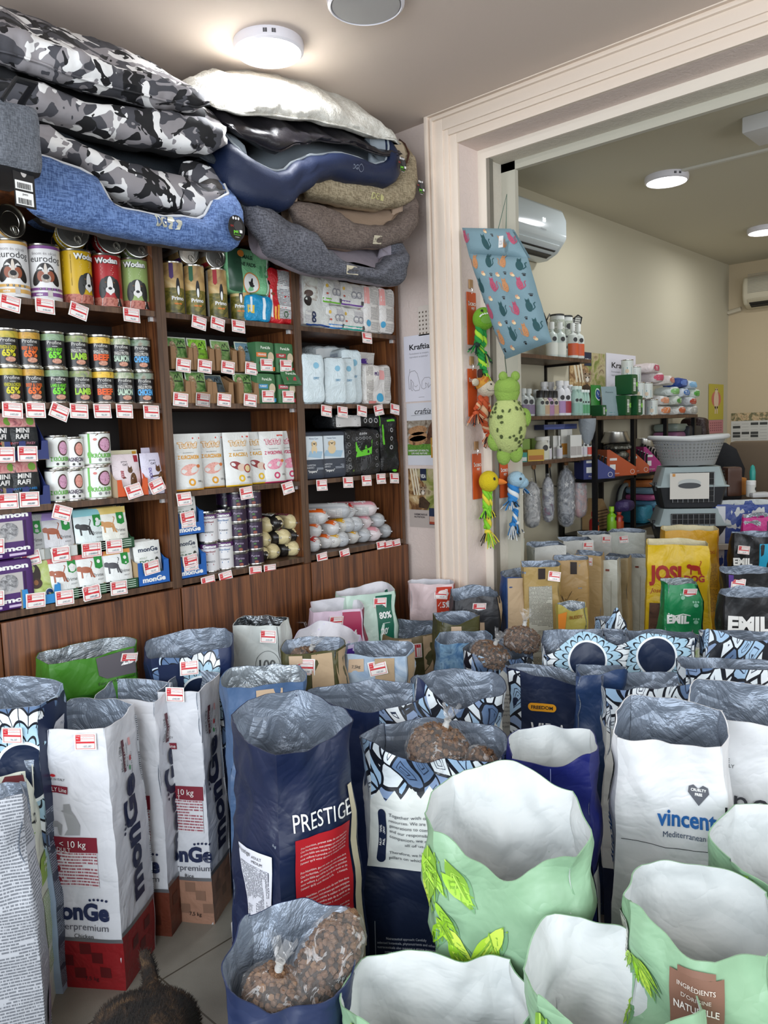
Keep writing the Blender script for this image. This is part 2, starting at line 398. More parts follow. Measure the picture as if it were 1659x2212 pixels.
# casing around the opening: stepped profile boards
def casing(name, steps, x0):
    m = MB()
    for (a, b, t) in steps:               # a..b = distance from the opening edge
        m.b2(x0-t, x0, YO+a, YO+b, 0, ZO+b, trimm, bev=.002); m.b2(x0-t, x0, YR, YO+a, ZO+a, ZO+b, trimm, bev=.002)
    return struct(m.build(name))
casing('trim_1', [(0, .038, .014), (.038, .062, .022), (.062, .108, .028), (.108, .120, .040), (.120, .128, .030), (.128, .146, .046)], XP)
m = MB()
m.b2(XQ-.012, XQ, YI-.002, YO, 0, ZO+.0, P('#e0d6c8', .55)); m.b2(XQ-.012, XQ, YR, YI-.002, ZI, ZO, P('#e0d6c8', .55))
m.b2(XQ-.008, XQ+.02, YI-.016, YI-.002, 0, ZI, P('#8e8a80', .4, .6)); struct(m.build('trim_2'))

# ---------------------------------------------------------------- ceiling lights
def ceiling_light(loc, r, label, on=True, pw=22):
    t = thing('ceiling_light', label, 'ceiling light', loc)
    MB().lathe([(r, 0), (r*1.02, -.01), (r, -.03), (r*.93, -.036), (r*.9, -.03), (r*.9, 0)], P('#d9d6dc', .4), 48).lathe([(r*.5, .0), (r*.5, .0005)], P('#d9d6dc'), 12).build('housing', t)
    MB().lathe([(.001, -.0365), (r*.88, -.0345), (r*.9, -.03)], P('#ffffff', .4, emit=5.0) if on else P('#b5b3b0', .5), 48).build('diffuser', t)
    m = MB()
    for k in range(4): m.box((r*1.005*cos(3.9+k*.06+(.12 if k > 1 else 0)), r*1.005*sin(3.9+k*.06+(.12 if k > 1 else 0)), -.016), (.004, .006, .012), P('#4a4a4e'), rz=3.9+k*.06)
    m.build('vent_slot', t)
    if on:
        l = bpy.data.lights.new('lamp_light', 'AREA'); l.shape = 'DISK'; l.size = r*1.7; l.energy = pw; l.color = (.93, .96, 1)
        o = bpy.data.objects.new('lamp_light', l); S.collection.objects.link(o); o.parent = t; o.location = (0, 0, -.045)
p = onZ(580, 92, H1); ceiling_light((p.x, p.y, H1), .115, 'round white ceiling light, lit, right above the white fluffy pet cushion', pw=9)
p = onZ(790, -12, H1); ceiling_light((p.x, p.y, H1), .115, 'round ceiling light cut off by the top edge, grey and unlit', on=False)
p = onZ(1440, 380, H2); ceiling_light((p.x, p.y, H2), .115, 'round lit ceiling light at the end of the cable channel in the back room', pw=7)
p = onZ(1652, 492, H2); ceiling_light((p.x, p.y, H2), .115, 'round lit ceiling light at the right edge, deep in the back room', pw=7)
a = onZ(1474, 366, H2); b = onZ(1700, 311, H2); d = (b-a).normalized()
m = MB(); m.box(((a+b)/2)-V((0, 0, .006)), ((b-a).length, .025, .012), P('#c9c6bb', .5), rz=math.atan2(d.y, d.x))
tag(m.build('cable_channel'), 'white cable channel running along the back room ceiling to a light', 'cable channel')
a = onZ(1672, 255, H2); m = MB().b2(a.x-.12, a.x+.12, a.y-.12, a.y+.1, H2-.07, H2, P('#d6d6d6', .5), bev=.006)
tag(m.build('junction_box'), 'white box on the back room ceiling at the right edge', 'box')

# ---------------------------------------------------------------- bookcases
SZ = [EYE+.426, EYE+.122, EYE-.183, EYE-.487]; YB = 2.338; TOPZ = EYE+.732
def bookcase(x0, x1, label, doors, tags, extra=()):
    t = thing('bookcase', label, 'bookcase', (x0, YB, 0)); T = .018; D = .30; w = x1-x0; wd, wk = wood(), wood(1)
    L = lambda: MB()
    for xx in (0, w-T): L().b2(xx, xx+T, .003, D, 0, TOPZ, wd).b2(xx, xx+T, 0, .0032, .0, TOPZ, wk).build('side_panel', t)
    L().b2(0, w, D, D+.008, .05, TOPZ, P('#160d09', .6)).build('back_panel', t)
    L().b2(T, w-T, 0, D, TOPZ-T, TOPZ, wd).build('top_panel', t)
    for z in SZ[:3]: L().b2(T+.0005, w-T-.0005, .006, D, z-T, z, wd).b2(T, w-T, .004, .0063, z-T, z, wk).build('shelf', t)
    L().b2(T, w-T, -.001, D, SZ[3]-.02, SZ[3], wk).build('shelf', t)
    L().b2(T, w-T, .03, .05, 0, .08, wk).build('plinth', t)
    for (a, b, hx) in doors:
        d = L().b2(a-x0+.002, b-x0-.002, -.018, 0, .085, SZ[3]-.026, wd, bev=.001).build('door', t)
        if hx is not None:
            hz = .60; pts = [(hx-x0, -.018, hz+.075), (hx-x0, -.034, hz+.078), (hx-x0, -.046, hz+.05), (hx-x0, -.05, hz), (hx-x0, -.046, hz-.05), (hx-x0, -.034, hz-.078), (hx-x0, -.018, hz-.075)]
            q = L(); q.tube(pts, [.0075, .006, .0055, .005, .0055, .006, .0075], CHROME, 10); q.build('handle', d)
    for z in SZ[:3]:
        for xx in (T+.006, w-T-.006):
            L().b2(xx-.006, xx+.006, .02, .034, z-T-.014, z-T, P((.8, .8, .8), .2, .5)).build('shelf_pin', t)
    for px, py, s, tl in tags:
        z = SZ[s]-.009; p = onY(px, py, YB-.008); ptag(t, (p.x-x0, -.008, p.z), 0, radians(-6), radians(tl))
    return t
bookcase(.40, 1.45, 'dark walnut bookcase at the left edge, filled with cans and pouches', [(.41, .85, None), (.85, 1.449, .897)],
    [(22, 655, 0, 12), (97, 661, 0, 4), (170, 672, 0, 18), (284, 681, 0, 3), (27, 886, 1, 5), (77, 886, 1, 2), (128, 890, 1, 24), (171, 888, 1, 4), (221, 888, 1, 1), (269, 888, 1, 3), (327, 890, 1, 3),
     (134, 1108, 2, 20)])
bookcase(1.4505, 2.05, 'middle walnut bookcase with white pouches and canned food over plain doors', [(1.451, 2.049, 1.990)],
    [(430, 697, 0, 12), (470, 700, 0, 12), (515, 705, 0, 4), (398, 1078, 2, -2), (532, 1065, 2, -4), (622, 1054, 2, -10), (450, 1258, 3, -4), (488, 1248, 3, -6), (552, 1236, 3, 5), (583, 1232, 3, 3)])
bookcase(2.0505, 2.65, 'right walnut bookcase beside the poster wall, with diaper packs and food rolls', [(2.051, 2.649, 2.10)],
    [(793, 730, 0, 2), (705, 888, 1, 8), (740, 890, 1, 6), (782, 888, 1, 10), (818, 886, 1, -8), (853, 884, 1, 10), (695, 1048, 2, 2), (752, 1042, 2, 3), (792, 1038, 2, 2), (823, 1034, 2, 2), (852, 1033, 2, 5),
     (696, 1206, 3, -4), (745, 1198, 3, -6), (824, 1180, 3, 0), (838, 1179, 3, -2), (856, 1176, 3, -3)])

# ---------------------------------------------------------------- posters on the partition wall
def poster(name, label, p0, p1, wall, art, z_off=.0015):
    """p0 top left pixel, p1 bottom right pixel; wall ('x', X) faces the viewer, ('y', Y) is the side wall"""
    k, val = wall
    if k == 'x': a, b = onX(*p0, val), onX(*p1, val); w = abs(a.y-b.y); h = a.z-b.z; t = thing(name, label, 'poster', (val-.004, (a.y+b.y)/2, b.z)); fn = plane((0, 0, 0), (0, -1, 0), (0, 0, 1))
    else: a, b = onY(*p0, val), onY(*p1, val); w = abs(a.x-b.x); h = a.z-b.z; t = thing(name, label, 'poster', ((a.x+b.x)/2, val-.004, b.z)); fn = plane((0, 0, 0), (1, 0, 0), (0, 0, 1))
    m = MB(); art(m, fn, w, h); ob = m.build(name+'_sheet', t)
    return t
def art_kraftia(m, fn, w, h):
    m.rect(fn, -w/2, 0, w/2, h, P('#dfdde6', .5), 0, .1)
    m.text(fn, 'Kraftia', -w*.02, h*.82, h*.115, INK, 1, bold=.02, w=w*.62)
    m.text(fn, 'Formulisano sa znanjem,', -w*.03, h*.725, h*.035, '#8a8a90', 1, w=w*.6); m.text(fn, 'napravljeno sa ljubavlju!', -w*.05, h*.675, h*.035, '#8a8a90', 1, w=w*.56)
    k = P('#6a6468'); L = lambda pts, ww=.0016: m.line(fn, [(x*w, y*h) for x, y in pts], ww, k)
    L([(-.33, .5), (-.34, .44), (-.38, .38), (-.37, .2), (-.33, .19), (-.31, .34), (-.22, .28), (-.25, .2), (-.18, .16), (-.05, .17), (-.02, .24), (-.06, .33), (-.1, .42), (-.18, .47), (-.3, .46), (-.34, .44)])
    L([(-.28, .3), (-.29, .17), (-.25, .17)]); L([(-.2, .24), (-.15, .22), (-.1, .25)]); L([(.02, .2), (.04, .3), (.12, .35), (.26, .35), (.34, .3), (.4, .34), (.39, .28), (.3, .24), (.24, .2), (.24, .27)])
    L([(.02, .2), (.08, .18), (.16, .2), (.14, .27), (.2, .25), (.22, .19)]); L([(-.08, .06), (.1, .06)], .0012)
poster('paper_poster', 'white poster with line drawing of two dogs on the wall right of the bookcase', (873, 728), (947, 864), ('x', XP), art_kraftia)
def art_craftia(m, fn, w, h):
    m.rect(fn, -w/2, 0, w/2, h, P('#d6d6dc', .5), 0, .1)
    m.rect(fn, -w/2, h*.16, w/2, h*.34, photo(['#3d6a24', '#5c8a35', '#7aa548'], 60), 1, .1)
    m.rect(fn, -w/2, h*.34, w/2, h*.72, photo(['#4a4038', '#7c6a58', '#a39a8c', '#c7c4bf'], 22, 3), 1, .1)
    m.poly(fn, [(w*.05, h*.34), (w*.5, h*.34), (w*.5, h*.88), (w*.2, h*.62)], photo(['#2d1c15', '#553525', '#7b5842'], 14, 5), 2)
    for y, c in ((.46, '#6d4a33'), (.40, '#8a5f40'), (.56, '#75523a')): m.disc(fn, -w*.16, h*y, w*.3, h*.075, photo([c, '#b98c64', '#5a3b28'], 40, y), 3, .1)
    m.rect(fn, w*.24, h*.12, w*.42, h*.44, P('#b88a3c', .5), 4); m.disc(fn, w*.33, h*.31, w*.05, h*.03, P('#e3d8c8'), 5)
    m.text(fn, 'craftia', w*.0, h*.86, h*.13, INK, 3, shear=.35, w=w*.5); m.line(fn, [(-w*.35, h*.8), (w*.38, h*.82)], .001, INK, 3)
    m.text(fn, 'HARMONY OF HEALTH,', -w*.14, h*.235, h*.04, WHITE, 5, bold=.02); m.text(fn, 'LIFE AND NATURE', -w*.12, h*.19, h*.04, WHITE, 5, bold=.02)
poster('photo_poster', 'photo poster of people lying on a lawn, below the line drawing poster', (879, 872), (952, 1005), ('x', XP), art_craftia)
def art_vida(m, fn, w, h):
    m.rect(fn, -w/2, 0, w/2, h, P('#b8aca4', .5), 0, .1)
    m.rect(fn, -w/2, h*.3, w/2, h, photo(['#5c6a2c', '#8a8f48', '#b9ab85', '#6a5138'], 9, 2), 1, .1)
    m.poly(fn, [(-w*.5, h*.3), (w*.1, h*.3), (w*.02, h*.75), (-w*.4, h), (-w*.5, h)], photo(['#3a2416', '#7a5534', '#b89a6c', '#dccba8'], 14, 8), 2)
    for x in (-.42, -.33, -.25): m.line(fn, [(w*x, h), (w*(x+.12), h*.55)], w*.05, P('#d8cdb4'), 3)
    m.disc(fn, -w*.02, h*.62, w*.12, h*.075, photo(['#6d5a45', '#a8937a', '#3a2f26'], 60), 4); m.disc(fn, -w*.02, h*.6, w*.045, h*.04, P('#dcd2c4'), 5)
    for q in (-.1, .06): m.poly(fn, [(w*(q-.04), h*.67), (w*(q+.05), h*.67), (w*q, h*.76)], P('#8a7058'), 4)
    for q in (-.055, .02): m.disc(fn, w*q, h*.625, w*.018, h*.01, INK, 6)
    m.poly(fn, [(-w*.02, h*.53), (w*.2, h*.42), (w*.12, h*.32), (-w*.18, h*.34), (-w*.15, h*.5)], photo(['#221a14', '#4d3a2a', '#201812'], 30), 4)
    m.rect(fn, -w*.1, h*.8, w*.1, h, P('#16213c', .5), 4); m.text(fn, 'VIDA', 0, h*.87, h*.09, WHITE, 5, bold=.02, w=w*.16)
    m.rect(fn, w*.16, h*.06, w*.38, h*.34, P('#25304a'), 5); m.rect(fn, w*.17, h*.07, w*.37, h*.2, P('#c9a28c'), 6); m.rect(fn, w*.17, h*.07, w*.37, h*.11, P('#a3452c'), 7)
    m.text(fn, 'HARMONIOUS', -w*.12, h*.22, h*.045, '#4a4448', 3, bold=.02, w=w*.42); m.text(fn, 'NUTRITION', -w*.16, h*.175, h*.045, '#4a4448', 3, bold=.02, w=w*.34)
poster('photo_poster', 'photo poster of a kitten in a basket, lowest on the wall beside the bookcase', (883, 1012), (953, 1142), ('x', XP), art_vida)
def art_dogs(m, fn, w, h):
    m.rect(fn, -w/2, 0, w/2, h, P('#d8cdc2', .15), 0, .1)
    for r in range(6):
        for c in range(4): m.poly(fn, [(w*(-.4+c*.25+dx), h*(.78-r*.14+dy)) for dx, dy in ((-.04, -.03), (.05, -.03), (.06, .04), (.02, .02), (-.03, .03))], P('#5b4a3c'), 1)
t = poster('sticker_sheet', 'small clear sheet of tiny dog stickers above the line drawing poster', (904, 662), (934, 722), ('x', XP), art_dogs); t['category'] = 'sticker sheet'
# ---------------------------------------------------------------- placement helpers
def proj(p):
    q = V(p)-EY; z = q.dot(fw); return 829.5+FPX*q.dot(rt)/z, 1106-FPX*q.dot(upv)/z
def xat(px, y, z):
    a, b = -.5, 9.0
    for _ in range(40):
        c = (a+b)/2
        q = V((c, y, z))-EY
        if q.dot(fw) < .05 or proj((c, y, z))[0] < px: a = c
        else: b = c
    return c
def dup(root, loc, rz=0, label=None, group=None, rx=None, sc=None):
    r = root.copy(); S.collection.objects.link(r); r.location = loc; r.rotation_euler = (root.rotation_euler.x if rx is None else rx, 0, rz)
    if sc: r.scale = (sc, sc, sc)
    if label: r['label'] = label
    if group: r['group'] = group
    for ch in list(root.children):
        c = ch.copy(); S.collection.objects.link(c); c.parent = r
        for g in list(ch.children): d = g.copy(); S.collection.objects.link(d); d.parent = c
    return r
class Kind:
    """first use moves the prototype, later uses copy it"""
    def __init__(s, root): s.root = root; s.used = False
    def put(s, loc, rz=0, label=None, group=None, rx=None, sc=None):
        if not s.used:
            s.used = True; r = s.root; r.location = loc; r.rotation_euler = (r.rotation_euler.x if rx is None else rx, 0, rz)
            if sc: r.scale = (sc, sc, sc)
            if label: r['label'] = label
            if group: r['group'] = group
            return r
        return dup(s.root, loc, rz, label, group, rx, sc)
def toward(x, y): return math.atan2(-y, -x)+pi/2     # rz that turns a -y front to the camera's side
# ---------------------------------------------------------------- cans
def make_can(r, h, base, art, cat='can', ring=False):
    t = thing('food_can', 'can', cat)
    m = MB().lathe([(r*.93, .002), (r, 0), (r*1.015, .001), (r*1.015, .004), (r*.985, .006), (r*.985, h-.006), (r*1.015, h-.004), (r*1.015, h), (r*.96, h+.0005), (r*.94, h-.004), (r*.6, h-.0035), (r*.58, h-.0045), (.001, h-.0045)], P((.5, .49, .45), .25, 1), 36)
    m.build('can_body', t)
    fn = lambda x, y, e=0: V(((r*.99+e)*cos(-pi/2+x/r), (r*.99+e)*sin(-pi/2+x/r), y))
    m = MB(); m.surf(fn, -pi*r, pi*r, 40, .006, h-.006, 6, base if not isinstance(base, str) else P(base, .35)); art(m, fn, r, h); m.build('paper_label', t)
    if ring:
        m = MB(); pts = [(r*.55+.012*cos(a), .008*sin(a), h+.001) for a in [2*pi*i/14 for i in range(14)]]
        m.tube(pts, .0014, P((.8, .8, .75), .25, 1), 6, closed=True); m.box((r*.72, 0, h), (.012, .006, .002), P((.8, .8, .75), .25, 1)); m.build('ring_pull', t)
    return Kind(t)
def spaniel(m, fn, x, y, s, k=2):
    D, Wt = P('#22221f', .4), P('#dedbd6', .4)
    m.poly(fn, [(x-s*.5, y), (x+s*.5, y), (x+s*.42, y+s*.5), (x+s*.2, y+s*.9), (x-s*.2, y+s*.9), (x-s*.42, y+s*.5)], Wt, k)
    m.disc(fn, x, y+s*1.2, s*.42, s*.45, D, k+1); m.disc(fn, x-s*.4, y+s*.95, s*.2, s*.55, D, k+1, -.1); m.disc(fn, x+s*.4, y+s*.95, s*.2, s*.55, D, k+1, .1)
    m.disc(fn, x, y+s*1.1, s*.15, s*.52, Wt, k+2); m.disc(fn, x, y+s*.86, s*.24, s*.2, Wt, k+2); m.disc(fn, x, y+s*.95, s*.1, s*.08, INK, k+3)
    for q in (-1, 1): m.disc(fn, x+q*s*.22, y+s*1.28, s*.05, s*.04, P('#6a4a2a'), k+3)
    m.poly(fn, [(x+s*.35, y), (x+s*.75, y), (x+s*.55, y+s*.5)], D, k+1)
def art_wodan(c):
    def f(m, fn, r, h):
        m.rect(fn, -pi*r*.95, .006, pi*r*.95, h*.2, photo(['#6b2a22', '#a0503f', '#c07a68', '#7a3328'], 60, 4), 1, .01)
        m.text(fn, 'Wodan', .001+.0012, h*.865-.0012, h*.135, '#2a2622', 2, bold=.06); m.text(fn, 'Wodan', 0, h*.865, h*.135, WHITE, 4, bold=.045)
        for i in range(5): m.rect(fn, -.02+.004*(i % 2), h*(.76-i*.035), .02-.003*(i % 3), h*(.767-i*.035), P('#d8d5c0'), 1)
        spaniel(m, fn, .006, .008, h*.33)
        m.rect(fn, -.075, .06, -.045, h*.9, micro(c, '#3a3222', .0035, .35), 1)
    return f
def art_euro(c, word):
    def f(m, fn, r, h):
        m.rect(fn, -pi*r, h*.915, pi*r, h*.965, P(c, .35), 1, .01)
        m.text(fn, 'finom \u00e9s olcs\u00f3', 0, h*.83, h*.075, '#8f8a8c', 1); m.text(fn, 'eurodog', .003, h*.735, h*.16, '#2a282a', 1)
        y = h*.44; Dk, Br = P('#1f1916', .4), P('#8a4526', .4)
        m.disc(fn, 0, y+.012, .027, .028, Dk, 1); m.disc(fn, -.026, y-.004, .012, .026, Dk, 1, -.4); m.disc(fn, .026, y-.004, .012, .026, Dk, 1, .4)
        m.disc(fn, -.014, y, .011, .016, Br, 2); m.disc(fn, .014, y, .011, .016, Br, 2); m.disc(fn, 0, y+.012, .005, .026, P('#cfc4b8'), 3); m.disc(fn, 0, y-.006, .014, .013, P('#a99c90'), 3); m.disc(fn, 0, y-.002, .009, .008, INK, 4)
        for q in (-1, 1): m.disc(fn, q*.012, y+.018, .003, .002, INK, 4)
        m.rect(fn, -pi*r, h*.2, pi*r, h*.245, P(c, .35), 1, .01); m.rect(fn, -pi*r, h*.1, pi*r, h*.165, P(c, .35), 1, .01)
        m.text(fn, word, -.022, h*.132, h*.05, WHITE, 2, bold=.03); m.rect(fn, .002, h*.08, .016, h*.2, P('#bcb6b0'), 2)
        for i, q in enumerate('ADEK'): m.rect(fn, -.02+i*.016, h*.203, -.014+i*.016, h*.24, P('#2a3028'), 2); m.text(fn, q, -.017+i*.016, h*.222, .006, WHITE, 3)
    return f
def art_profine(top, l1, l2, c):
    def f(m, fn, r, h):
        m.rect(fn, -pi*r*.6, h*.75, pi*r*.75, h-.008, photo(top, 22, len(l2)), 1, .01)
        m.text(fn, 'Profine', 0, h*.68, h*.14, '#d8d6d0', 2); m.rect(fn, -.008, h*.575, .008, h*.585, WHITE, 2)
        m.text(fn, l1, 0, h*.49, h*.13, c if '%' in l2 else '#d2cfc8', 2, bold=.02, w=r*1.3); m.text(fn, l2, 0, h*.33, h*.24, c, 3, bold=.05, w=min(r*1.35, .0125*len(l2)))
        m.disc(fn, .004, h*.17, .014, h*.07, photo(['#7a3d30', '#b87b62', '#d6ab92'], 90, 3), 4); m.rect(fn, -.022, h*.075, .022, h*.082, WHITE, 1)
        m.rect(fn, -r*2.4, .012, -r*1.5, h*.72, micro('#1b191a', '#6f6b68', .003, .3), 1)
    return f
zz = SZ[0]; yb = YB+.075
K = {}
for key, base, art in (('euroY', '#dcdad8', art_euro('#d3a65c', 'csirke')), ('euroP', '#dcdad8', art_euro('#7c4a86', 'm\u00e1jas')), ('wodY', '#c9a213', art_wodan('#c9a213')), ('wodR', '#a81e22', art_wodan('#a81e22')), ('wodG', '#8fa561', art_wodan('#8fa561'))):
    K[key] = make_can(.0475, .172, base, art, ring=True)
G = 'large dog food cans on the top shelf, standing and lying'
for px, k, lb in ((26, 'euroY', 'tall white dog food can with orange band at the far left edge'), (97, 'euroP', 'tall white dog food can with purple bands and hound photo'), (166, 'wodY', 'tall yellow dog food can with spaniel picture, standing'), (231, 'wodR', 'tall red dog food can with spaniel picture, standing'), (291, 'wodG', 'tall pale green dog food can with spaniel picture, standing')):
    x = xat(px, yb, zz+.08); K[k].put((x, yb, zz), toward(x, yb)+radians(4 if k != 'wodY' else 38), lb, G)
def lie(kind, px, r, zc, yaw, lb, y=None, g=G):
    y = y or YB+.03; x = xat(px, y, zc)
    h = .172 if r > .04 else .178
    t = kind.put((x, y, zc), 0, lb, g); M = Matrix.Translation((x, y, zc)) @ Matrix.Rotation(-yaw*.6, 4, 'Z') @ Matrix.Rotation(radians(90), 4, 'X') @ Matrix.Rotation(radians(-60), 4, 'Z') @ Matrix.Translation((0, 0, -h))
    t.location, t.rotation_euler = M.translation, M.to_euler()
    return t
for px, k, yw, lb in ((24, 'euroY', -.35, 'can lying above the orange-banded can, bare metal lid facing out'), (158, 'wodY', .55, 'yellow can lying on its side with dark lid and ring pull'), (243, 'wodR', .45, 'red can lying on its side on top of the standing cans'), (298, 'wodG', .35, 'green can lying on its side next to the bookcase divider')):
    lie(K[k], px, .0475, zz+.172+.05, yw, lb)
# middle row of small dark cans
PT = [('venison', ['#6b6a18', '#b8a83a', '#caa634'], 'VENISON & CHICKEN', '65%', '#c8c020', 17), ('beef and liver', ['#4a3a12', '#c79a35', '#8a5a20'], 'BEEF & LIVER', '65%', '#e0651c', 64), ('lamb and heart', ['#3a5a35', '#8aa387', '#6b8a4a'], 'LAMB & HEART', '65%', '#6fd02a', 117),
      ('lamb', ['#5a4a7a', '#8a9a5a', '#c0a0b0'], 'SINGLE PROTEIN', 'LAMB', '#9ac83a', 169), ('beef', ['#c8921a', '#e8c040', '#7a4a18'], 'SINGLE PROTEIN', 'BEEF', '#df5a22', 217), ('salmon', ['#c8c85a', '#8a9a7a', '#d8d4c0'], 'SINGLE PROTEIN', 'SALMON', '#b7cdb8', 261), ('chicken', ['#3a5a2a', '#8a9a8a', '#8a4a2a'], 'SINGLE PROTEIN', 'CHICKEN', '#5aa8e0', 304)]
for name, top, l1, l2, c, px in PT:
    k = make_can(.0365, .108, '#1b191a', art_profine(top, l1, l2, c))
    for lay in (0, 1):
        y = YB+.055+.003*lay; x = xat(px+(2 if lay else 5), y, SZ[1]+.05)
        k.put((x, y, SZ[1]+lay*.1085), toward(x, y)+radians(12), 'black %s dog food can, %s of a stack of two' % (name, ('lower', 'upper')[lay]), 'small black cans stacked two high on the second shelf')
# white rabbit and lamb cans
def art_krol(word, c, big=0):
    def f(m, fn, r, h):
        m.rect(fn, -pi*r, .008, pi*r, h*.07, P(c, .35), 1, .01)
        q = .012 if not big else .02
        m.poly(fn, [(q-.03, h*.9), (q-.022, h*.95), (q+.004, h*.7), (q-.006, h*.62)], P('#6a4630'), 1)
        m.disc(fn, q, h*.62, r*.5, h*.23, P('#4a2f25'), 2); m.disc(fn, q, h*.62, r*.4, h*.19, photo(['#a8527a', '#d9a8c4', '#7a2f55'] if c == '#5fae3c' else ['#a83a34', '#e0a496', '#c8625a'], 110, 2), 3)
        m.text(fn, word, -.002+q*.3, h*.29, h*.17, c if c == '#5fae3c' else '#4a3a52', 2, bold=.03, w=r*1.75)
        if big:
            m.rect(fn, -.034, .008, -.028, h*.95, P(c, .35), 2); m.disc(fn, -.031, h*.33, .007, .01, P(c, .35), 3); m.disc(fn, -.012, h*.78, .006, .004, P('#d07a74'), 2)
            for u in (0, .02, .034): m.disc(fn, u, h*.17, .005, .005, '#8a8c8a', 2)
        else:
            for u in (-.008, .01): m.disc(fn, u, h*.15, .004, .004, '#3a3c3a', 2)
    return f
kG = make_can(.0335, .103, '#dfe1dc', art_krol('Z KR\u00d3LIKIEM', '#5fae3c')); kP = make_can(.0325, .1, '#e0dfdc', art_krol('JAGNI\u0118CIN\u0104', '#5a3a70')); kB = make_can(.0475, .107, '#dfe1dc', art_krol('Z KR\u00d3LIKIEM', '#5fae3c', 1))
for lay in (0, 1):
    pos = ('lower', 'upper')[lay]; z = SZ[2]
    for k, px, hh, lb in ((kG, 122, .1035, '%s small white rabbit-meat can with green rim beside the blue trays'), (kP, 157, .1005, '%s small white lamb-meat can with purple rim'), (kB, 206, .1075, '%s wide white rabbit-meat can with green rim')):
        y = YB+.06; x = xat(px, y, z+.06+lay*.1); k.put((x, y, z+lay*hh), toward(x, y)+radians(15), lb % pos, 'white rabbit and lamb cans')
# ---------------------------------------------------------------- pouches, trays, soft packs
def pfn(w, h, t, seed=0, flip=1):
    def f(x, z, e=0):
        u = min(1, abs(2*x/w)); v = min(1, max(0, z/h))
        b = (1-u**3)*((1-v)**.6*.9+.1*(1-v))*(1 if v > .04 else .7+v*7)
        wr = .0022*noise.noise(V((x*40, z*40, seed*3.1)))
        return V((x, flip*(-(t/2)*b-.001-e-wr), z))
    return f
def make_pouch(w, h, t, base, art, name='food_pouch', cat='pouch', rough=.32, seed=0, kind='film'):
    r = thing(name, 'pouch', cat); f = pfn(w, h, t, seed); m = MB(); mt = P(base, rough, kind=kind, bs=.35) if isinstance(base, str) else base
    m.surf(f, -w/2, w/2, 14, 0, h, 18, mt); g = pfn(w, h, t, seed, -1); m.surf(lambda x, y, e=0: g(-x, y, e), -w/2, w/2, 10, 0, h, 12, mt)
    art(m, f, w, h); m.build('pouch_film', r); return Kind(r)
def prism(m, fn, pts, th, mat):
    n = len(pts); a = [fn(x, y, 0) for x, y in pts]; b = [fn(x, y, -th) for x, y in pts]
    m.add(a+b, [tuple(range(n)), tuple(range(2*n-1, n-1, -1))]+[(i+n, (i+1) % n+n, (i+1) % n, i) for i in range(n)], mat)
def make_tray(w, d, h, hf, outc, inc, art=None, slot=True, lip=.3):
    """display tray, front at y=0 going back to d"""
    r = thing('display_tray', 'tray', 'tray'); m = MB(); o, i = P(outc, .5), P(inc, .7)
    m.b2(-w/2, w/2, 0, d, 0, .002, i); m.b2(-w/2, w/2, d-.002, d, 0, h, i)
    ff = plane((0, 0, 0), (1, 0, 0), (0, 0, 1)); e = .016
    pts = [(-w/2, 0), (w/2, 0), (w/2, hf*1.9 if slot else hf), (w/2-e, hf*1.9 if slot else hf), (w/2-e-.004, hf), (-w/2+e+.004, hf), (-w/2+e, hf*1.9 if slot else hf), (-w/2, hf*1.9 if slot else hf)]
    prism(m, ff, pts, .002, o)
    for sx in (-1, 1):
        fs = plane((sx*w/2, 0, 0), (0, 1, 0), (0, 0, 1)); top = hf*1.9 if slot else hf
        prism(m, fs, [(0, 0), (d, 0), (d, h), (d*.55, h), (d*lip*.5, top*1.05), (0, top)], sx*-.002, i if sx < 0 else o)
        prism(m, plane((sx*(w/2+.0006), 0, 0), (0, 1, 0), (0, 0, 1)), [(0, 0), (d, 0), (d, h), (d*.55, h), (d*lip*.5, top*1.05), (0, top)], .0004, o)
    if art: art(m, ff, w, hf)
    m.build('cardboard', r); return Kind(r)
def boxfn(w, d, h, p=7, amp=.006, seed=0):
    def q(c, e=0):
        n = (abs(c[0])**p+abs(c[1])**p+abs(c[2])**p)**(1/p); s = V(c)/n
        v = V((s.x*w/2, s.y*d/2, h/2+s.z*h/2)); nn = V((s.x**5, s.y**5, s.z**5))
        nn = nn.normalized() if nn.length > 1e-6 else V(c).normalized()
        k = noise.noise(V((v.x*14, v.y*14, v.z*14+seed*5.3)))*amp+noise.noise(V((v.x*38, v.y*38, v.z*38+seed)))*amp*.4
        return v+nn*(k+e)
    F = {'front': lambda x, z, e=0: q((2*x/w, -1, 2*z/h-1), e), 'left': lambda y, z, e=0: q((-1, -2*y/d, 2*z/h-1), e), 'right': lambda y, z, e=0: q((1, 2*y/d, 2*z/h-1), e),
         'back': lambda x, z, e=0: q((-2*x/w, 1, 2*z/h-1), e), 'top': lambda x, y, e=0: q((2*x/w, 2*y/d, 1), e), 'bot': lambda x, y, e=0: q((2*x/w, -2*y/d, -1), e)}
    return F
def make_pack(w, d, h, base, art, label, cat='pack', name='diaper_pack', loc=(0, 0, 0), rz=0, p=11, amp=.006, seed=0, group=None, kind='film', rough=.3, rx=0, g=.012):
    t = thing(name, label, cat, loc, rz, group, rx=rx); F = boxfn(w, d, h, p, amp, seed); m = MB(); mt = P(base, rough, kind=kind) if isinstance(base, str) else base
    for k, (a, b) in (('front', (w, h)), ('back', (w, h)), ('left', (d, h)), ('right', (d, h))): m.surf(F[k], -a/2, a/2, max(3, int(a/g)), 0, b, max(3, int(b/g)), mt)
    for k in ('top', 'bot'): m.surf(F[k], -w/2, w/2, max(3, int(w/g)), -d/2, d/2, max(3, int(d/g)), mt)
    if art: art(m, F, w, d, h)
    m.build('wrapper', t, smooth=60); return t
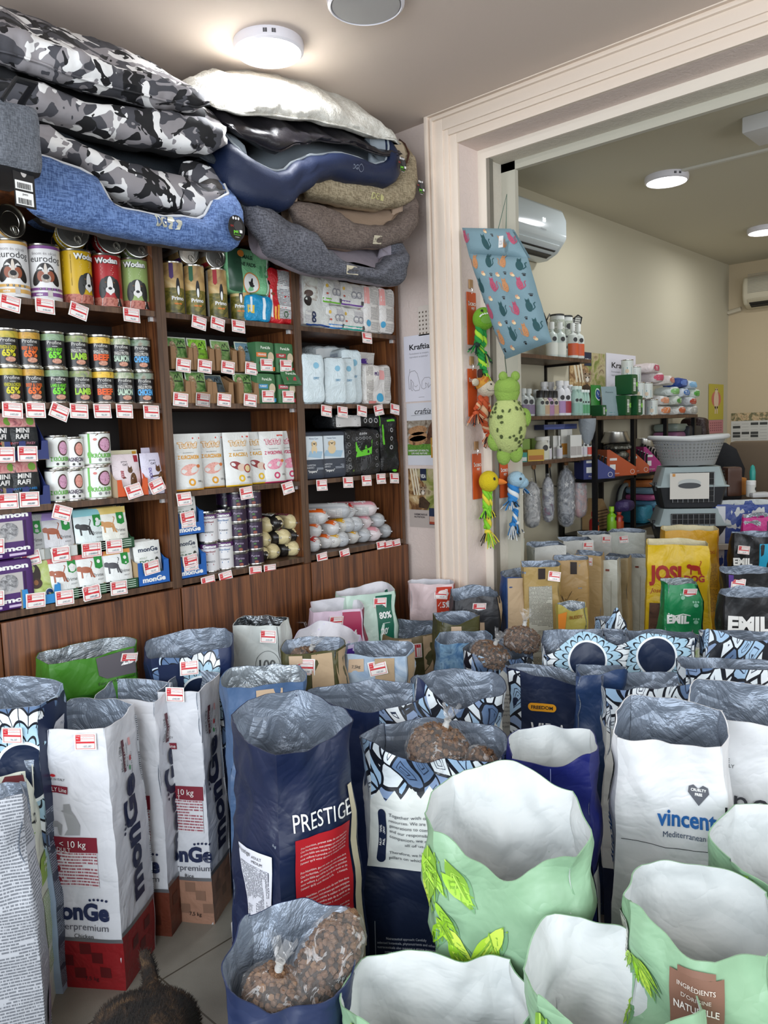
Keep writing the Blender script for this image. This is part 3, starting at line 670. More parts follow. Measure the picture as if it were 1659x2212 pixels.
def span(l, r, z, y=YB+.01): a, b = xat(l, y, z), xat(r, y, z); return (a+b)/2, b-a
# mini pouches in blue trays (left edge)
def art_rafi(word, c):
    def f(m, fn, w, h):
        m.rect(fn, -w*.46, h*.68, w*.46, h*.97, photo(['#59353c', '#b56a6c', '#cf9a92', '#46303a'], 30, len(word)), 1, .01); m.disc(fn, w*.3, h*.8, .012, .012, P('#6f9a3a'), 2)
        m.text(fn, 'MINI', w*.02, h*.6, h*.14, '#d8d6d2', 2, bold=.03, shear=.15); m.text(fn, 'RAFI', -w*.02, h*.47, h*.14, '#d8d6d2', 2, bold=.03, shear=.15); m.text(fn, word, 0, h*.33, h*.07, c, 2, bold=.02, w=w*.75)
        m.rect(fn, -w*.4, h*.05, w*.4, h*.2, P(c), 1)
    return f
trB = make_tray(.125, .16, .13, .03, '#26326a', '#a18b68')
for lay, z in ((0, SZ[2]), (1, SZ[2]+.135)):
    for px, word, c, nm in (((14, 'WITH DEER', '#6a4a9a', 'purple'), (60, 'WITH LAMB', '#2a7ab8', 'blue')) if lay == 0 else ((6, 'WITH BEEF', '#c8443a', 'red'), (56, 'WITH TURKEY', '#b87a8a', 'pink'))):
        y = YB+.004; x = xat(px, y, z+.06); pos = ('lower', 'upper')[lay]
        tr = trB.put((x, y, z), 0, 'navy cardboard tray holding black pouches with %s lettering' % nm, 'navy display trays at the left edge'); ptag(tr, (.0, -.004, .02), 0, 0, radians(2))
        kp = make_pouch(.098, .142, .03, '#23272a', art_rafi(word, c), seed=px)
        for q in range(3): kp.put((x+.002*q, y+.024+q*.03, z+.003), 0, 'black pouch with flowers and %s lettering, %s in its tray' % (nm, ('first', 'second', 'third')[q]), 'black pouches in navy trays', rx=radians(-7))
# cat pouches (prima)
def art_cat(word, c):
    def f(m, fn, w, h):
        m.rect(fn, w*.3, h*.8, w*.46, h*.97, P(c), 1); m.text(fn, 'prima', -w*.08, h*.82, h*.07, '#4a4a52', 1); m.text(fn, 'CAT', -w*.05, h*.74, h*.07, '#2a2a2e', 1, bold=.02)
        if word: m.text(fn, word, -w*.2, h*.5, h*.1, c, 1, rot=-pi/2, bold=.03)
        T = photo(['#8a5c34', '#3a2414', '#a87a4a'], 90, 1)
        m.disc(fn, w*.18, h*.32, w*.13, h*.22, T, 1, -.1); m.disc(fn, w*.1, h*.6, w*.09, h*.07, T, 2); m.poly(fn, [(w*.02, h*.64), (w*.08, h*.66), (w*.04, h*.72)], T, 2); m.poly(fn, [(w*.12, h*.66), (w*.18, h*.64), (w*.17, h*.71)], T, 2)
        m.line(fn, [(w*.15, h*.45), (-w*.2, h*.42)], w*.06, T, 1); m.line(fn, [(w*.1, h*.3), (0, h*.14)], w*.05, T, 1)
    return f
for px, z, c0, word, c, lb, dy, hh in ((268, 0, '#ded8b8', '', '#d09a2a', 'cream cat food pouch with yellow corner behind the pink pouches', .09, .15), (334, 0, '#c9c3d6', '', '#5a3a9a', 'lilac pouch with bowl of meat behind the duck pouch', .09, .155)):
    y = YB+.01+dy; x = xat(px, y, SZ[2]+.1); make_pouch(.1, hh, .03, c0, art_cat(word, c), seed=px).put((x, y, SZ[2]+.002), 0, lb, 'cat food pouches at the right end of the third shelf')
kp = make_pouch(.098, .135, .03, '#ddd0d4', art_cat('BEEF', '#9a2436'), seed=9)
x = xat(281, YB+.02, SZ[2]+.06)
for q in range(3): kp.put((x-.006*q, YB+.035+q*.02, SZ[2]+.004), 0, ('foremost pink beef cat food pouch with red corner', 'second pink beef cat food pouch, behind the foremost', 'third pink beef cat food pouch, hindmost')[q], 'cat food pouches at the right end of the third shelf', rx=radians(-6))
tr = make_tray(.108, .1, .1, .03, '#cf5626', '#b8a184').put((x, YB+.006, SZ[2]), 0, 'orange cardboard tray holding pink beef pouches', 'cat food pouches at the right end of the third shelf'); ptag(tr, (.0, -.006, .018), 0, radians(-10), radians(-12))
x = xat(340, YB+.02, SZ[2]+.06); a = make_pouch(.098, .14, .03, '#cfcbdc', art_cat('DUCK', '#4a3a8a'), seed=4).put((x, YB+.03, SZ[2]), 0, 'lilac duck cat food pouch with tabby cat beside the divider', 'cat food pouches at the right end of the third shelf', rx=radians(-6)); ptag(a, (-.01, -.022, .026), 0, 0, radians(-20))
# bottom shelf, left bookcase: pouches in white, green, blue and purple trays
def dogpic(m, fn, x, y, s, c, k=1):
    c = P(c, .4); m.disc(fn, x, y, s*.5, s*.24, c, k, -.15); m.disc(fn, x-s*.45, y+s*.12, s*.2, s*.2, c, k); m.line(fn, [(x+s*.4, y-s*.05), (x+s*.55, y-s*.6), (x+s*.66, y-s*.62)], s*.13, c, k); m.line(fn, [(x+s*.3, y-s*.1), (x+s*.38, y-s*.6)], s*.1, c, k); m.line(fn, [(x-s*.3, y-s*.1), (x-s*.3, y-s*.6)], s*.12, c, k); m.line(fn, [(x+s*.4, y+s*.1), (x+s*.58, y+s*.5), (x+s*.48, y+s*.6)], s*.06, c, k)
def art_prime(band, dog, word='Prime', top=True):
    def f(m, fn, w, h):
        if top: m.rect(fn, -w/2, h*.84, w/2, h, P(band, .4), 1, .01)
        m.poly(fn, [(w*.12, h*.86), (w*.4, h*.86), (w*.4, h*.6), (w*.26, h*.56), (w*.12, h*.6)], P('#1f8a3a', .4), 2); m.disc(fn, w*.26, h*.74, w*.06, w*.06, WHITE, 3)
        dogpic(m, fn, -w*.2, h*.58, w*.42, dog, 1); m.text(fn, word, w*.2, h*.42, h*.12, '#4a4a4e', 1); m.text(fn, 'ADULT', w*.26, h*.31, h*.05, '#6a6a6e', 1)
        m.rect(fn, -w*.3, h*.12, w*.42, h*.2, P(band, .4), 1); m.disc(fn, w*.3, h*.16, .005, .004, '#5a2a24', 2)
    return f
def art_green(m, ff, w, hf):
    for i in range(4): m.rect(ff, w*.12, hf*(.2+i*.2), w*.42, hf*(.26+i*.2), P('#cfe0cf'), 1)
    m.text(ff, '100%', -w*.25, hf*.65, hf*.3, WHITE, 1, bold=.03)
zb = SZ[3]; trG = make_tray(.112, .15, .1, .034, '#1f4a2c', '#a58e6c', art_green, slot=False); trW = make_tray(.112, .15, .1, .034, '#c9ccc8', '#b7aa92', slot=False)
PR = [(148, 0, trG, '#dfe2e0', '#c65a58', '#a0583a', 'white pouch with coral top and brown dog, lower row left', 1), (206, 0, trG, '#dfe2e0', '#c65a58', '#a0583a', 'white pouch with coral top and brown dog, lower row right', 1), (264, 0, trG, '#dfe2e0', '#d8934a', '#3f3f46', 'white pouch with orange top and grey dog', 1),
      (70, 1, trW, '#b9bdbe', '#5ab0a8', '#8b8f92', 'silver grey pouch with teal stripe', 0), (134, 1, trW, '#cfcfd2', '#a992cf', '#a05434', 'white pouch with lilac top and red dog', 1), (203, 1, trG, '#d9e4e4', '#8fcbd2', '#26262a', 'white pouch with pale teal top and black dog', 1), (254, 1, trG, '#e2e2d8', '#d9bf6c', '#c08a50', 'white pouch with yellow top and tan dog', 1)]
for px, lay, tr, base, band, dog, lb, top in PR:
    y = YB+.006+(.03 if lay else 0); z = zb+lay*.132; x = xat(px, y, z+.05); kp = make_pouch(.1, .135, .03, base, art_prime(band, dog, top=top), seed=px)
    T = tr.put((x, y, z), 0, '%s tray under the %s' % ('dark green' if tr is trG else 'white', lb.replace('white pouch', 'pouch').replace(' and ', ', ')), 'cardboard trays on the lowest open shelf')
    if px != 254: ptag(T, (-.01 if lay else -.018, -.006, .012), 0, radians(-4), radians(-6 if px in (70, 206) else 2))
    for q in range(3): kp.put((x-.003*q, y+.02+q*.022, z+.004), 0, lb+(', foremost', ', second', ', hindmost')[q], 'dog food pouches in trays on the lowest open shelf', rx=radians(-7))
def art_gemon(m, F, w, d, h):
    fn = F['front']; m.text(fn, 'Gemon', .0, h*.86, h*.14, WHITE, 1, bold=.05, w=w*.8); m.rect(fn, -w*.5, h*.34, w*.28, h*.74, P('#b7b2b0', .4), 1); m.disc(fn, w*.02, h*.55, w*.17, h*.17, photo(['#3a3a3c', '#8a8a8c', '#d0d0d0'], 60, 2), 2)
    m.rect(fn, w*.3, 0, w*.5, h*.75, P('#3d2050', .4), 2); m.text(fn, 'Gemon', -w*.02, h*.2, h*.13, WHITE, 2, bold=.05, w=w*.82)
    for q in (-.3, .15): m.rect(fn, w*(q-.16), h*.06, w*(q+.16), h*.11, P('#cbb8d6'), 2)
for lay in (0, 1):
    c, w = span(-14, 44, zb+.1); z = zb+lay*.152
    t = make_pack(.155, .2, .15, '#4a2866', art_gemon, '%s purple dog food box with grey dog photo at the left edge' % ('lower', 'upper')[lay], 'box', 'food_box', (xat(12, YB+.03, z+.07), YB+.11, z), 0, 16, .001, lay, 'purple boxes at the left edge', None, .45)
    ptag(t, (-.045, -.106, .045), 0, 0, radians(4))
def art_hund(m, fn, w, h):
    m.rect(fn, -w*.5, h*.02, w*.5, h, P('#9a2a24', .35), 1, .01); m.rect(fn, -w*.42, h*.04, w*.46, h*.94, photo(['#8fa048', '#b8c878', '#c9d3a0'], 22, 2), 2, .01); m.disc(fn, -w*.08, h*.66, w*.2, h*.24, P('#2a1c14'), 3); m.disc(fn, -w*.06, h*.45, w*.18, h*.12, P('#3a241a'), 4); m.disc(fn, -w*.06, h*.47, w*.07, h*.06, P('#8a5a34'), 5); m.disc(fn, w*.3, h*.2, w*.12, w*.12, P('#1f3a6a'), 4); m.ring(fn, w*.3, h*.2, w*.13, .002, WHITE, 5)
x = xat(84, YB+.02, zb+.06); T = make_tray(.115, .15, .1, .03, '#2f86c4', '#9a8a6c').put((x, YB+.004, zb), 0, 'bright blue tray under the red-edged pouch', 'cardboard trays on the lowest open shelf'); ptag(T, (-.022, -.006, .02), 0, 0, radians(3))
make_pouch(.102, .135, .03, '#cfd2c0', art_hund, seed=5).put((x, YB+.028, zb+.004), 0, 'green pouch with red edges and a small dark dog upside down', 'dog food pouches in trays on the lowest open shelf', rx=radians(-7))
def art_monge(w1, c):
    def f(m, fn, w, h):
        m.text(fn, 'monGe', .002, h*.8, h*.15, '#23304a', 1, bold=.03, w=w*.72); m.text(fn, 'Grill', w*.3, h*.69, h*.07, '#8a8c90', 1); m.text(fn, 'ADULT', -w*.2, h*.6, h*.06, '#8a9a80', 1); m.text(fn, w1, -w*.1, h*.5, h*.12, c, 1, bold=.02, w=w*.5)
        m.disc(fn, w*.3, h*.5, w*.09, h*.1, '#3a3c34', 1); m.rect(fn, w*.18, h*.05, w*.42, h*.3, P('#2f7a3a' if w1 == 'DOG' else '#5a3030'), 1)
    return f
def art_mtray(m, ff, w, hf): m.text(ff, 'monGe', 0, hf*.45, hf*.55, WHITE, 1, bold=.05, w=w*.75)
trM = make_tray(.115, .16, .12, .042, '#1f5fae', '#b59a74', art_mtray)
kd = make_pouch(.1, .142, .03, '#dcdeda', art_monge('DOG', '#2f6a38'), seed=3)
x = xat(330, YB+.01, zb+.06); T = trM.put((x, YB+.006, zb), 0, 'blue tray with white lettering holding dog pouches, beside the divider', 'blue display trays'); ptag(T, (-.014, -.012, .062), 0, 0, radians(-6))
for q in range(4): kd.put((x-.004*q, YB+.03+q*.022, zb+.004), 0, 'white grill dog pouch in the blue tray%s' % (', foremost', ', second', ', third', ', hindmost')[q], 'white pouches in the blue trays', rx=radians(-7))
kc = make_pouch(.1, .142, .03, '#dcdeda', art_monge('CAT', '#2f5a38'), seed=8)
for lay in (0, 1):
    x = xat(413, YB+.01, zb+.06); z = zb+lay*.152; pos = ('lower', 'upper')[lay]
    T = trM.put((x, YB+.006, z), 0, '%s blue tray holding white cat pouches' % pos, 'blue display trays'); ptag(T, (-.012, -.012, .05), 0, 0, radians(-2))
    for q in range(3): kc.put((x-.002*q, YB+.03+q*.022, z+.004), 0, 'white grill cat pouch in the %s blue tray%s' % (pos, (', foremost', ', second', ', hindmost')[q]), 'white pouches in the blue trays', rx=radians(-6))
# ---------------------------------------------------------------- middle bookcase
def art_primo(flag):
    def f(m, fn, r, h):
        m.rect(fn, -.02, .006, r*2.2, h*.72, photo(['#2c2a12', '#5d5a22', '#8a7a34', '#4a3a20'], 26, 2), 1, .01); m.rect(fn, -.02, h*.5, r*2.2, h*.97, photo(['#8a6a44', '#c7a56a', '#d9c698'], 9, 3), 2, .01)
        m.poly(fn, [(.0, h*.96), (.014, h*.96), (.014, h*.7), (.007, h*.66), (0, h*.7)], P(flag), 3); m.disc(fn, .028, h*.52, .007, .03, INK, 3); m.disc(fn, .028, h*.45, .004, .016, WHITE, 4)
        m.text(fn, 'Primo', .026, h*.3, h*.1, WHITE, 4, bold=.03); m.disc(fn, .02, h*.2, .008, .003, P('#c8742a'), 3); m.disc(fn, .034, h*.2, .006, .003, P('#c8742a'), 3)
        m.rect(fn, -.055, .01, -.022, h*.95, micro('#d8d6d0', '#8a8680', .004, .4), 1)
    return f
GP = 'tall dog food cans with landscape labels'
for px, fl, nm, an in ((373, '#4a2a66', 'purple', -8), (419, '#1f5a3a', 'green', 0), (468, '#a3242c', 'red', -6), (518, '#d9b83a', 'yellow', 14)):
    k = make_can(.0375, .178, '#cfccc2', art_primo(fl), ring=True); y = YB+.055; x = xat(px, y, SZ[0]+.09)
    k.put((x, y, SZ[0]), toward(x, y)-radians(an+22), 'tall landscape can with %s ribbon, standing beside the divider row' % nm if nm == 'purple' else 'tall landscape can with %s ribbon, standing' % nm, GP)
    if nm in ('purple', 'red'): lie(k, {'purple': 408, 'red': 466}[nm], .0375, SZ[0]+.178+.039, .25, 'landscape can lying on the %s standing cans, dark lid out' % {'purple': 'leftmost', 'red': 'middle'}[nm], g=GP)
# packs
def A(*ops):
    """art from a small list: (face, kind, args...)"""
    def f(m, F, w, d, h):
        for i, o in enumerate(ops):
            fn = F[o[0]]; k = o[1]; a = o[2:]; W_ = w if o[0] in ('front', 'back', 'top') else d; kk = 1+i*.6
            if k == 'r': m.rect(fn, a[0]*W_, a[1]*h, a[2]*W_, a[3]*h, a[4] if not isinstance(a[4], str) else P(a[4], .35), kk, .012)
            if k == 't': m.text(fn, a[0], a[1]*W_, a[2]*h, a[3]*h, a[4], kk+1, bold=.03, rot=(a[5] if len(a) > 5 else 0))
            if k == 'd': m.disc(fn, a[0]*W_, a[1]*h, a[2]*h, a[2]*h*(a[4] if len(a) > 4 else 1), a[3] if not isinstance(a[3], str) else P(a[3], .4), kk)
            if k == 'o': m.ring(fn, a[0]*W_, a[1]*h, a[2]*h, .004, P(a[3]), kk)
    return f
MW = lambda bg='#d8d6d2', ink='#9a98a0', p=.0045: micro(bg, ink, p, .38)
D1 = SZ[0]
x, w = span(545, 590, D1+.05)
make_pack(.125, .2, .098, '#1f93c4', A(('front', 'r', -.45, .3, -.2, .6, '#e3c24a'), ('front', 'r', -.35, .35, -.28, .9, '#dfe9ee'), ('left', 'r', -.3, .2, .3, .8, '#dfe9ee'), ('front', 'r', .1, .1, .2, .9, '#dfe9ee')), 'small bright blue diaper pack beneath the mint green pack', loc=(xat(563, YB, D1+.05), YB+.105, D1), seed=2, amp=.01)
make_pack(.2, .2, .165, '#86c795', A(('front', 'r', -.5, 0, -.2, 1, '#2f4f3c'), ('front', 't', 'FEMALE', -.1, .78, .12, '#2b4a38'), ('front', 't', 'URINE PADS', -.12, .62, .11, '#2b4a38'), ('front', 'd', .0, .22, .22, '#e6e6e2'), ('front', 'o', .0, .22, .23, '#d9853a'), ('front', 'd', .02, .24, .1, '#2a2a2a'), ('front', 'd', -.2, .85, .08, '#d9853a'), ('front', 't', '15', .32, .5, .35, '#5aa070', .1), ('front', 'r', .37, 0, .4, 1, '#d5e3d5'), ('front', 'd', .44, .7, .05, '#222222'), ('front', 'd', .44, .3, .05, '#222222'), ('left', 'r', -.4, .1, .4, .9, '#3b6b4c')),
          'mint green female diaper pack lying on the blue pack', loc=(xat(546, YB, D1+.17), YB+.115, D1+.102), seed=5, amp=.008)
make_pack(.155, .2, .215, '#c3242c', A(('front', 'r', -.22, .1, .4, .97, MW('#dfdedc', '#6a6a70', .0055)), ('front', 'r', -.47, .1, -.4, .6, '#dfdedc'), ('front', 'r', -.36, .08, -.31, .3, '#e09a2a'), ('front', 'r', -.28, .08, -.23, .33, '#e09a2a'), ('front', 'd', -.38, .52, .05, '#8a4a30', .5), ('front', 'r', .24, .13, .36, .22, '#3a3a3c'), ('front', 'o', .0, .18, .05, '#4a6a4a'), ('left', 'r', -.4, 0, .45, .6, '#c9ced2')),
          'tall red and white diaper pack at the end of the middle bookcase', loc=(xat(620, YB, D1+.1), YB+.11, D1), seed=7, amp=.012)
make_pack(.16, .22, .215, '#cfd0cc', A(('front', 'r', -.45, .5, .0, .95, photo(['#8a6a5a', '#cfd0c8', '#d8dccc'], 14, 3)), ('front', 'd', -.28, .62, .1, '#4a342c', .6), ('front', 'd', -.3, .48, .1, '#241c1a', .9), ('front', 'd', -.08, .25, .06, '#1f2f55'), ('front', 't', 'XL', -.08, .25, .05, WHITE), ('front', 'd', -.1, .14, .06, '#1f2f55'), ('front', 't', '12', -.1, .14, .05, WHITE), ('front', 'r', -.42, .08, -.2, .3, MW()), ('front', 'r', -.4, 0, .4, .05, '#2a4a8a')),
          'translucent white puppy diaper pack with two dark blue dots', loc=(xat(690, YB, D1+.1), YB+.12, D1), seed=9, amp=.016)
for px, ww, lay, c, lb in ((730, .105, 0, '#2f7ac0', 'white wipes pack with blue base line, lower of two'), (724, .11, 1, '#68b32a', 'white wipes pack with green wave, upper of two'), (768, .15, 0, '#1fa090', 'white wipes pack with turquoise base, lower of two'), (766, .155, 1, '#6a3a94', 'white wipes pack with purple wave, upper of two')):
    make_pack(ww, .2, .1, '#dad9d5', A(('front', 'r', -.48, .03, -.05 if lay else .48, .22, c), ('front', 'r', -.48, .03, .48, .09, c), ('front', 'r', .05, .35, .42, .85, MW()), ('front', 'o', .1, .5, .13, '#8a8a90'), ('front', 'o', .28, .5, .13, '#8a8a90'), ('front', 'd', -.3, .7, .07, '#e0b84a'), ('front', 'd', -.28, .4, .06, '#c05a4a', .7), ('front', 'r', .34, .1, .46, .26, '#4a4a4c')), lb, loc=(xat(px, YB, D1+.05), YB+.11, D1+lay*.102), seed=px, amp=.007, group='white wipes packs on the top shelf')
for px, ww, lb in ((806, .1, 'narrow white and pink pads pack, left of the pair at the shelf end'), (838, .105, 'narrow white and pink pads pack, at the very end of the top shelf')):
    make_pack(ww, .24, .205, '#dcd8d4', A(('front', 'r', -.1, .05, .45, .95, MW('#d3cfc9', '#8f8c8a')), ('front', 'r', -.45, .6, -.15, .95, '#e3a09c'), ('front', 'd', -.25, .2, .07, '#4aa0c8'), ('left', 'r', -.1, .3, .4, .7, '#e3a09c')), lb, loc=(xat(px, YB, D1+.1), YB+.125, D1), seed=px, amp=.008, group='white and pink pads packs')
# second shelf middle: kraft trays with wild cat pouches, green soup boxes
def art_carp(band, c2):
    def f(m, fn, w, h):
        m.rect(fn, -w*.46, h*.3, w*.46, h*.96, c2, 1, .012); m.disc(fn, -w*.2, h*.62, w*.17, h*.24, photo(['#b59a78', '#7a5f45', '#d0bea0'], 70, 1), 2, .1)
        m.line(fn, [(0, h*.72), (w*.1, h*.86), (w*.16, h*.76), (w*.24, h*.9), (w*.38, h*.72)], .002, INK, 3); m.rect(fn, 0, h*.64, w*.4, h*.68, P('#1e2a1e'), 3); m.rect(fn, -w*.5, h*.14, w*.5, h*.28, P(band), 2, .012)
    return f
gr = lambda s: photo(['#2f5a2a', '#52803f', '#8aa36a', '#3d6a34'], 26, s)
CP = [(394, 1, '#6f8fb0', gr(1), 'blue-striped'), (440, 1, '#9ac23a', photo(['#3f7a1f', '#8ac23a', '#3a3a30'], 26, 2), 'lime'), (490, 1, '#8fb08a', gr(3), 'sage-striped'), (541, 1, '#5a7a9a', photo(['#3a4a5a', '#6a8a9a', '#4a5a5a'], 26, 4), 'slate blue'),
      (388, 0, '#c08a9a', gr(5), 'pink-striped'), (436, 0, '#d6d3a0', gr(6), 'cream-striped'), (482, 0, '#4a5a62', photo(['#2f3a40', '#5a6a70', '#3a4448'], 30, 7), 'dark tilted'), (538, 0, '#9ab8d6', gr(8), 'pale-blue-striped')]
trK = make_tray(.088, .14, .105, .04, '#8c6a48', '#8c6a48')
for px, lay, band, c2, nm in CP:
    z = SZ[1]+lay*.118; y = YB+.004+.02*lay; x = xat(px, y, z+.05); a = trK.put((x, y, z), 0, 'kraft cardboard tray around the %s cat pouch' % nm, 'kraft trays on the second shelf')
    ptag(a, (-.004, -.008, .012), 0, 0, radians(6))
    make_pouch(.082, .112, .025, '#b9c0b0', art_carp(band, c2), seed=px).put((x, y+.026, z+.004), 0, '%s wild cat food pouch leaning in its kraft tray' % nm, 'cat pouches in kraft trays', rx=radians(-9 if nm != 'dark tilted' else -24))
def art_pure(word, c):
    return A(('front', 't', 'PureLife', .0, .8, .12, '#d8e2d0'), ('front', 'r', -.48, .5, .05, .64, c), ('front', 't', word, -.2, .57, .08, WHITE), ('front', 'd', .28, .5, .13, '#c9b89a', 1.3), ('front', 'd', -.2, .3, .13, '#5a3a28', .6), ('front', 'd', .22, .2, .06, '#d8a03a'), ('front', 'r', .28, .06, .48, .18, c))
for px, lay, word, c in ((577, 1, 'ORANGE', '#d9702a'), (619, 1, 'FILLET', '#a32a2a'), (580, 0, 'TURKEY', '#2f8ab8'), (624, 0, 'SALMON', '#b83a4a')):
    z = SZ[1]+lay*.118; x = xat(px, YB, z+.06); t = make_pack(.088, .16, .115, '#3f6e46', art_pure(word, c), 'green soup pouch box with %s tab, %s row' % ({'#d9702a': 'orange', '#a32a2a': 'dark red', '#2f8ab8': 'blue', '#b83a4a': 'crimson'}[c], ('lower', 'upper')[lay]), 'box', 'food_box', (x, YB+.09, z), 0, 20, .001, px, 'green boxes on the second shelf', None, .45); ptag(t, (.0, -.084, .028), 0, 0, 0)
make_pouch(.09, .075, .02, '#3f6e46', lambda m, fn, w, h: (m.text(fn, 'PureLife', 0, h*.6, h*.2, '#d8e2d0', 1, bold=.03), m.rect(fn, -w*.3, h*.2, w*.2, h*.4, P('#b83a4a'), 1)), seed=2).put((xat(632, YB-.01, SZ[1]+.1), YB-.01, SZ[1]+.072), 0, 'loose green pouch leaning over the lower green box', rx=radians(-22))
# third shelf middle: large white stand-up pouches
def art_tuf(l, c, pic, bar):
    def f(m, fn, w, h):
        m.text(fn, 'TufTuf', 0, h*.79, h*.13, c, 2, bold=.09, w=w*.68); m.text(fn, 'TufTuf', 0, h*.79, h*.13, '#e8e6e0', 3, bold=.02, w=w*.64); m.text(fn, 'DLA DOROSLYCH', 0, h*.66, h*.025, '#3a3a3a', 1); m.text(fn, l, 0, h*.58, h*.09, c, 1, bold=.04, w=w*.72)
        m.rect(fn, w*.2, h*.9, w*.46, h*.93, P('#c8443a'), 1)
        if pic == 'duck': m.disc(fn, -w*.12, h*.38, w*.24, h*.07, P('#8a2a2c'), 1, -.4); m.disc(fn, w*.05, h*.34, w*.16, h*.07, P('#d8c0ae'), 2); m.disc(fn, w*.27, h*.32, w*.13, h*.06, P('#e3cf9a'), 3); m.ring(fn, w*.27, h*.32, w*.13, .004, P('#a3242a'), 4)
        else: m.disc(fn, 0, h*.36, w*.32, h*.1, photo(['#d08a80', '#e6b0a4', '#c8705f'] if pic == 'chicken' else ['#d0708a', '#e6a0b4', '#b84a6a'], 50, 2), 1, .2); m.disc(fn, w*.3, h*.42, w*.07, h*.03, P('#d2783a'), 2)
        m.ring(fn, w*.02, h*.14, w*.09, w*.06, P(bar), 1); m.text(fn, '500 g', w*.32, h*.15, h*.05, '#2a2a2a', 1, w=w*.2); m.rect(fn, -w*.5, 0, w*.5, h*.025, P(bar), 1, .01)
    return f
TT = [('Z KURCZAKIEM', '#d99a2a', 'chicken', '#d99a2a'), ('Z KACZK\u0104', '#cf9a34', 'duck', '#e0b51e'), ('Z WO\u0141OWIN\u0104', '#c03a62', 'beef', '#c03a62')]
ks = [make_pouch(.11, .2, .05, '#d9dad6', art_tuf(*a), seed=i+20) for i, a in enumerate(TT)]
for px, k, dy, lb in ((406, 0, 0, 'white chicken dog food pouch beside the divider, orange print'), (456, 0, .03, 'white chicken dog food pouch half hidden, second from the divider'), (514, 1, 0, 'white duck dog food pouch in front, yellow base line'), (556, 1, .03, 'white duck dog food pouch half hidden behind the front one'), (590, 2, .01, 'white beef dog food pouch with pink print, left one'), (622, 2, .03, 'white beef dog food pouch with pink print, right end')):
    y = YB+.035+dy; x = xat(px, y, SZ[2]+.1); ks[k].put((x, y, SZ[2]+.001), radians(-8), lb, 'large white pouches on the third shelf', rx=radians(-3))
# fourth shelf middle: tall white cans, dark purple tins, cream rolls
def art_gem2(c, w1):
    def f(m, fn, r, h):
        m.rect(fn, -pi*r, h*.8, pi*r, h*.95, P('#5a2a66', .35), 1, .01); m.rect(fn, -pi*r, .006, pi*r, h*.05, P('#5a2a66', .35), 1, .01); m.text(fn, 'Gemon', 0, h*.87, h*.14, WHITE, 2, bold=.05, w=r*1.5)
        m.text(fn, 'Sterilised', 0, h*.7, h*.09, c, 1, bold=.02, w=r*1.2); m.rect(fn, -.012, h*.6, .012, h*.64, P(c), 1); m.text(fn, w1, 0, h*.36, h*.08, '#3a3a44', 1, bold=.02, w=r*1.0); m.rect(fn, -.012, h*.24, .012, h*.29, P(c), 1)
    return f
for px, c, w1, nm in ((452, '#8a2034', 'MANZO', 'dark red'), (484, '#3a6a9a', 'TONNO', 'blue')):
    k = make_can(.0345, .108, '#dcdbdc', art_gem2(c, w1))
    for lay in (0, 1): y = YB+.06; x = xat(px, y, zb+.06); k.put((x, y, zb+lay*.1085), toward(x, y)+radians(5), 'white and purple cat can with %s print, %s' % (nm, ('lower', 'upper')[lay]), 'white and purple cat cans')
def art_nut(m, fn, r, h):
    m.text(fn, 'Purina', 0, h*.62, h*.2, '#b7a6c0', 1, w=r*.9); m.disc(fn, .004, h*.22, .008, .005, P('#8a4a3a'), 1); m.rect(fn, -.05, h*.1, -.02, h*.85, micro('#2a1833', '#8a7a94', .003), 1); m.rect(fn, -.004, h*.4, .006, h*.5, P('#4a7a3a'), 1)
k = make_can(.036, .056, '#2a1833', art_nut)
for col, px, dy, n, nm in ((0, 515, 0, 5, 'front left'), (1, 548, 0, 5, 'front right'), (2, 492, .09, 5, 'rear')):
    y = YB+.05+dy; x = xat(px, y, zb+.1)
    for i in range(n): k.put((x, y, zb+i*.0565), toward(x, y)+radians(5), 'flat dark purple tin, %s in the %s column' % (('lowest', 'second from below', 'middle', 'second from top', 'topmost')[i], nm), 'flat dark purple tins in columns')
def make_roll(r, L, base, art):
    """sausage-shaped food roll along -y, front end at y=0"""
    t = thing('food_roll', 'roll', 'food roll'); M = Matrix.Rotation(radians(90), 3, 'X').inverted(); m = MB()
    prof = [(.0008, -.012), (.004, -.012), (.003, -.006), (r*.35, -.002), (r*.72, .006), (r*.95, .02), (r, .04), (r, L-.04), (r*.9, L-.015), (r*.5, L-.003), (.003, L+.004), (.002, L+.01)]
    n = 20; vs = []; fs = []
    for j, (rr, z) in enumerate(prof):
        for i in range(n): a = 2*pi*i/n; q = rr*(1+(.12*cos(a*9) if j in (2, 3, 4) else .01*noise.noise(V((cos(a)*3, sin(a)*3, z*30))))); vs.append(V((q*cos(a), z, q*sin(a))))
    for j in range(len(prof)-1):
        for i in range(n): a, b = j*n+i, j*n+(i+1) % n; fs.append((a, a+n, b+n, b))
    m.add(vs[:], fs, P(base, .3, kind='film', bs=.3))
    def fn(x, y, e=0):          # x across the front half-shell, y from the tip backwards
        j = 0
        while j < len(prof)-2 and prof[j+1][1] < y: j += 1
        (r0, z0), (r1, z1) = prof[j], prof[j+1]; tt = (y-z0)/((z1-z0) or 1); q = r0+(r1-r0)*min(1, max(0, tt))+.0008+e; a = pi/2+x
        return V((q*cos(a), y, q*sin(a)))
    art(m, fn, r, L); m.build('casing', t, smooth=60); MB().lathe([(.004, -.002), (.005, 0), (.004, .002)], P((.8, .8, .8), .3, 1), 10, o=(0, -.012, 0), M=M).build('clip', t)
    return Kind(t)
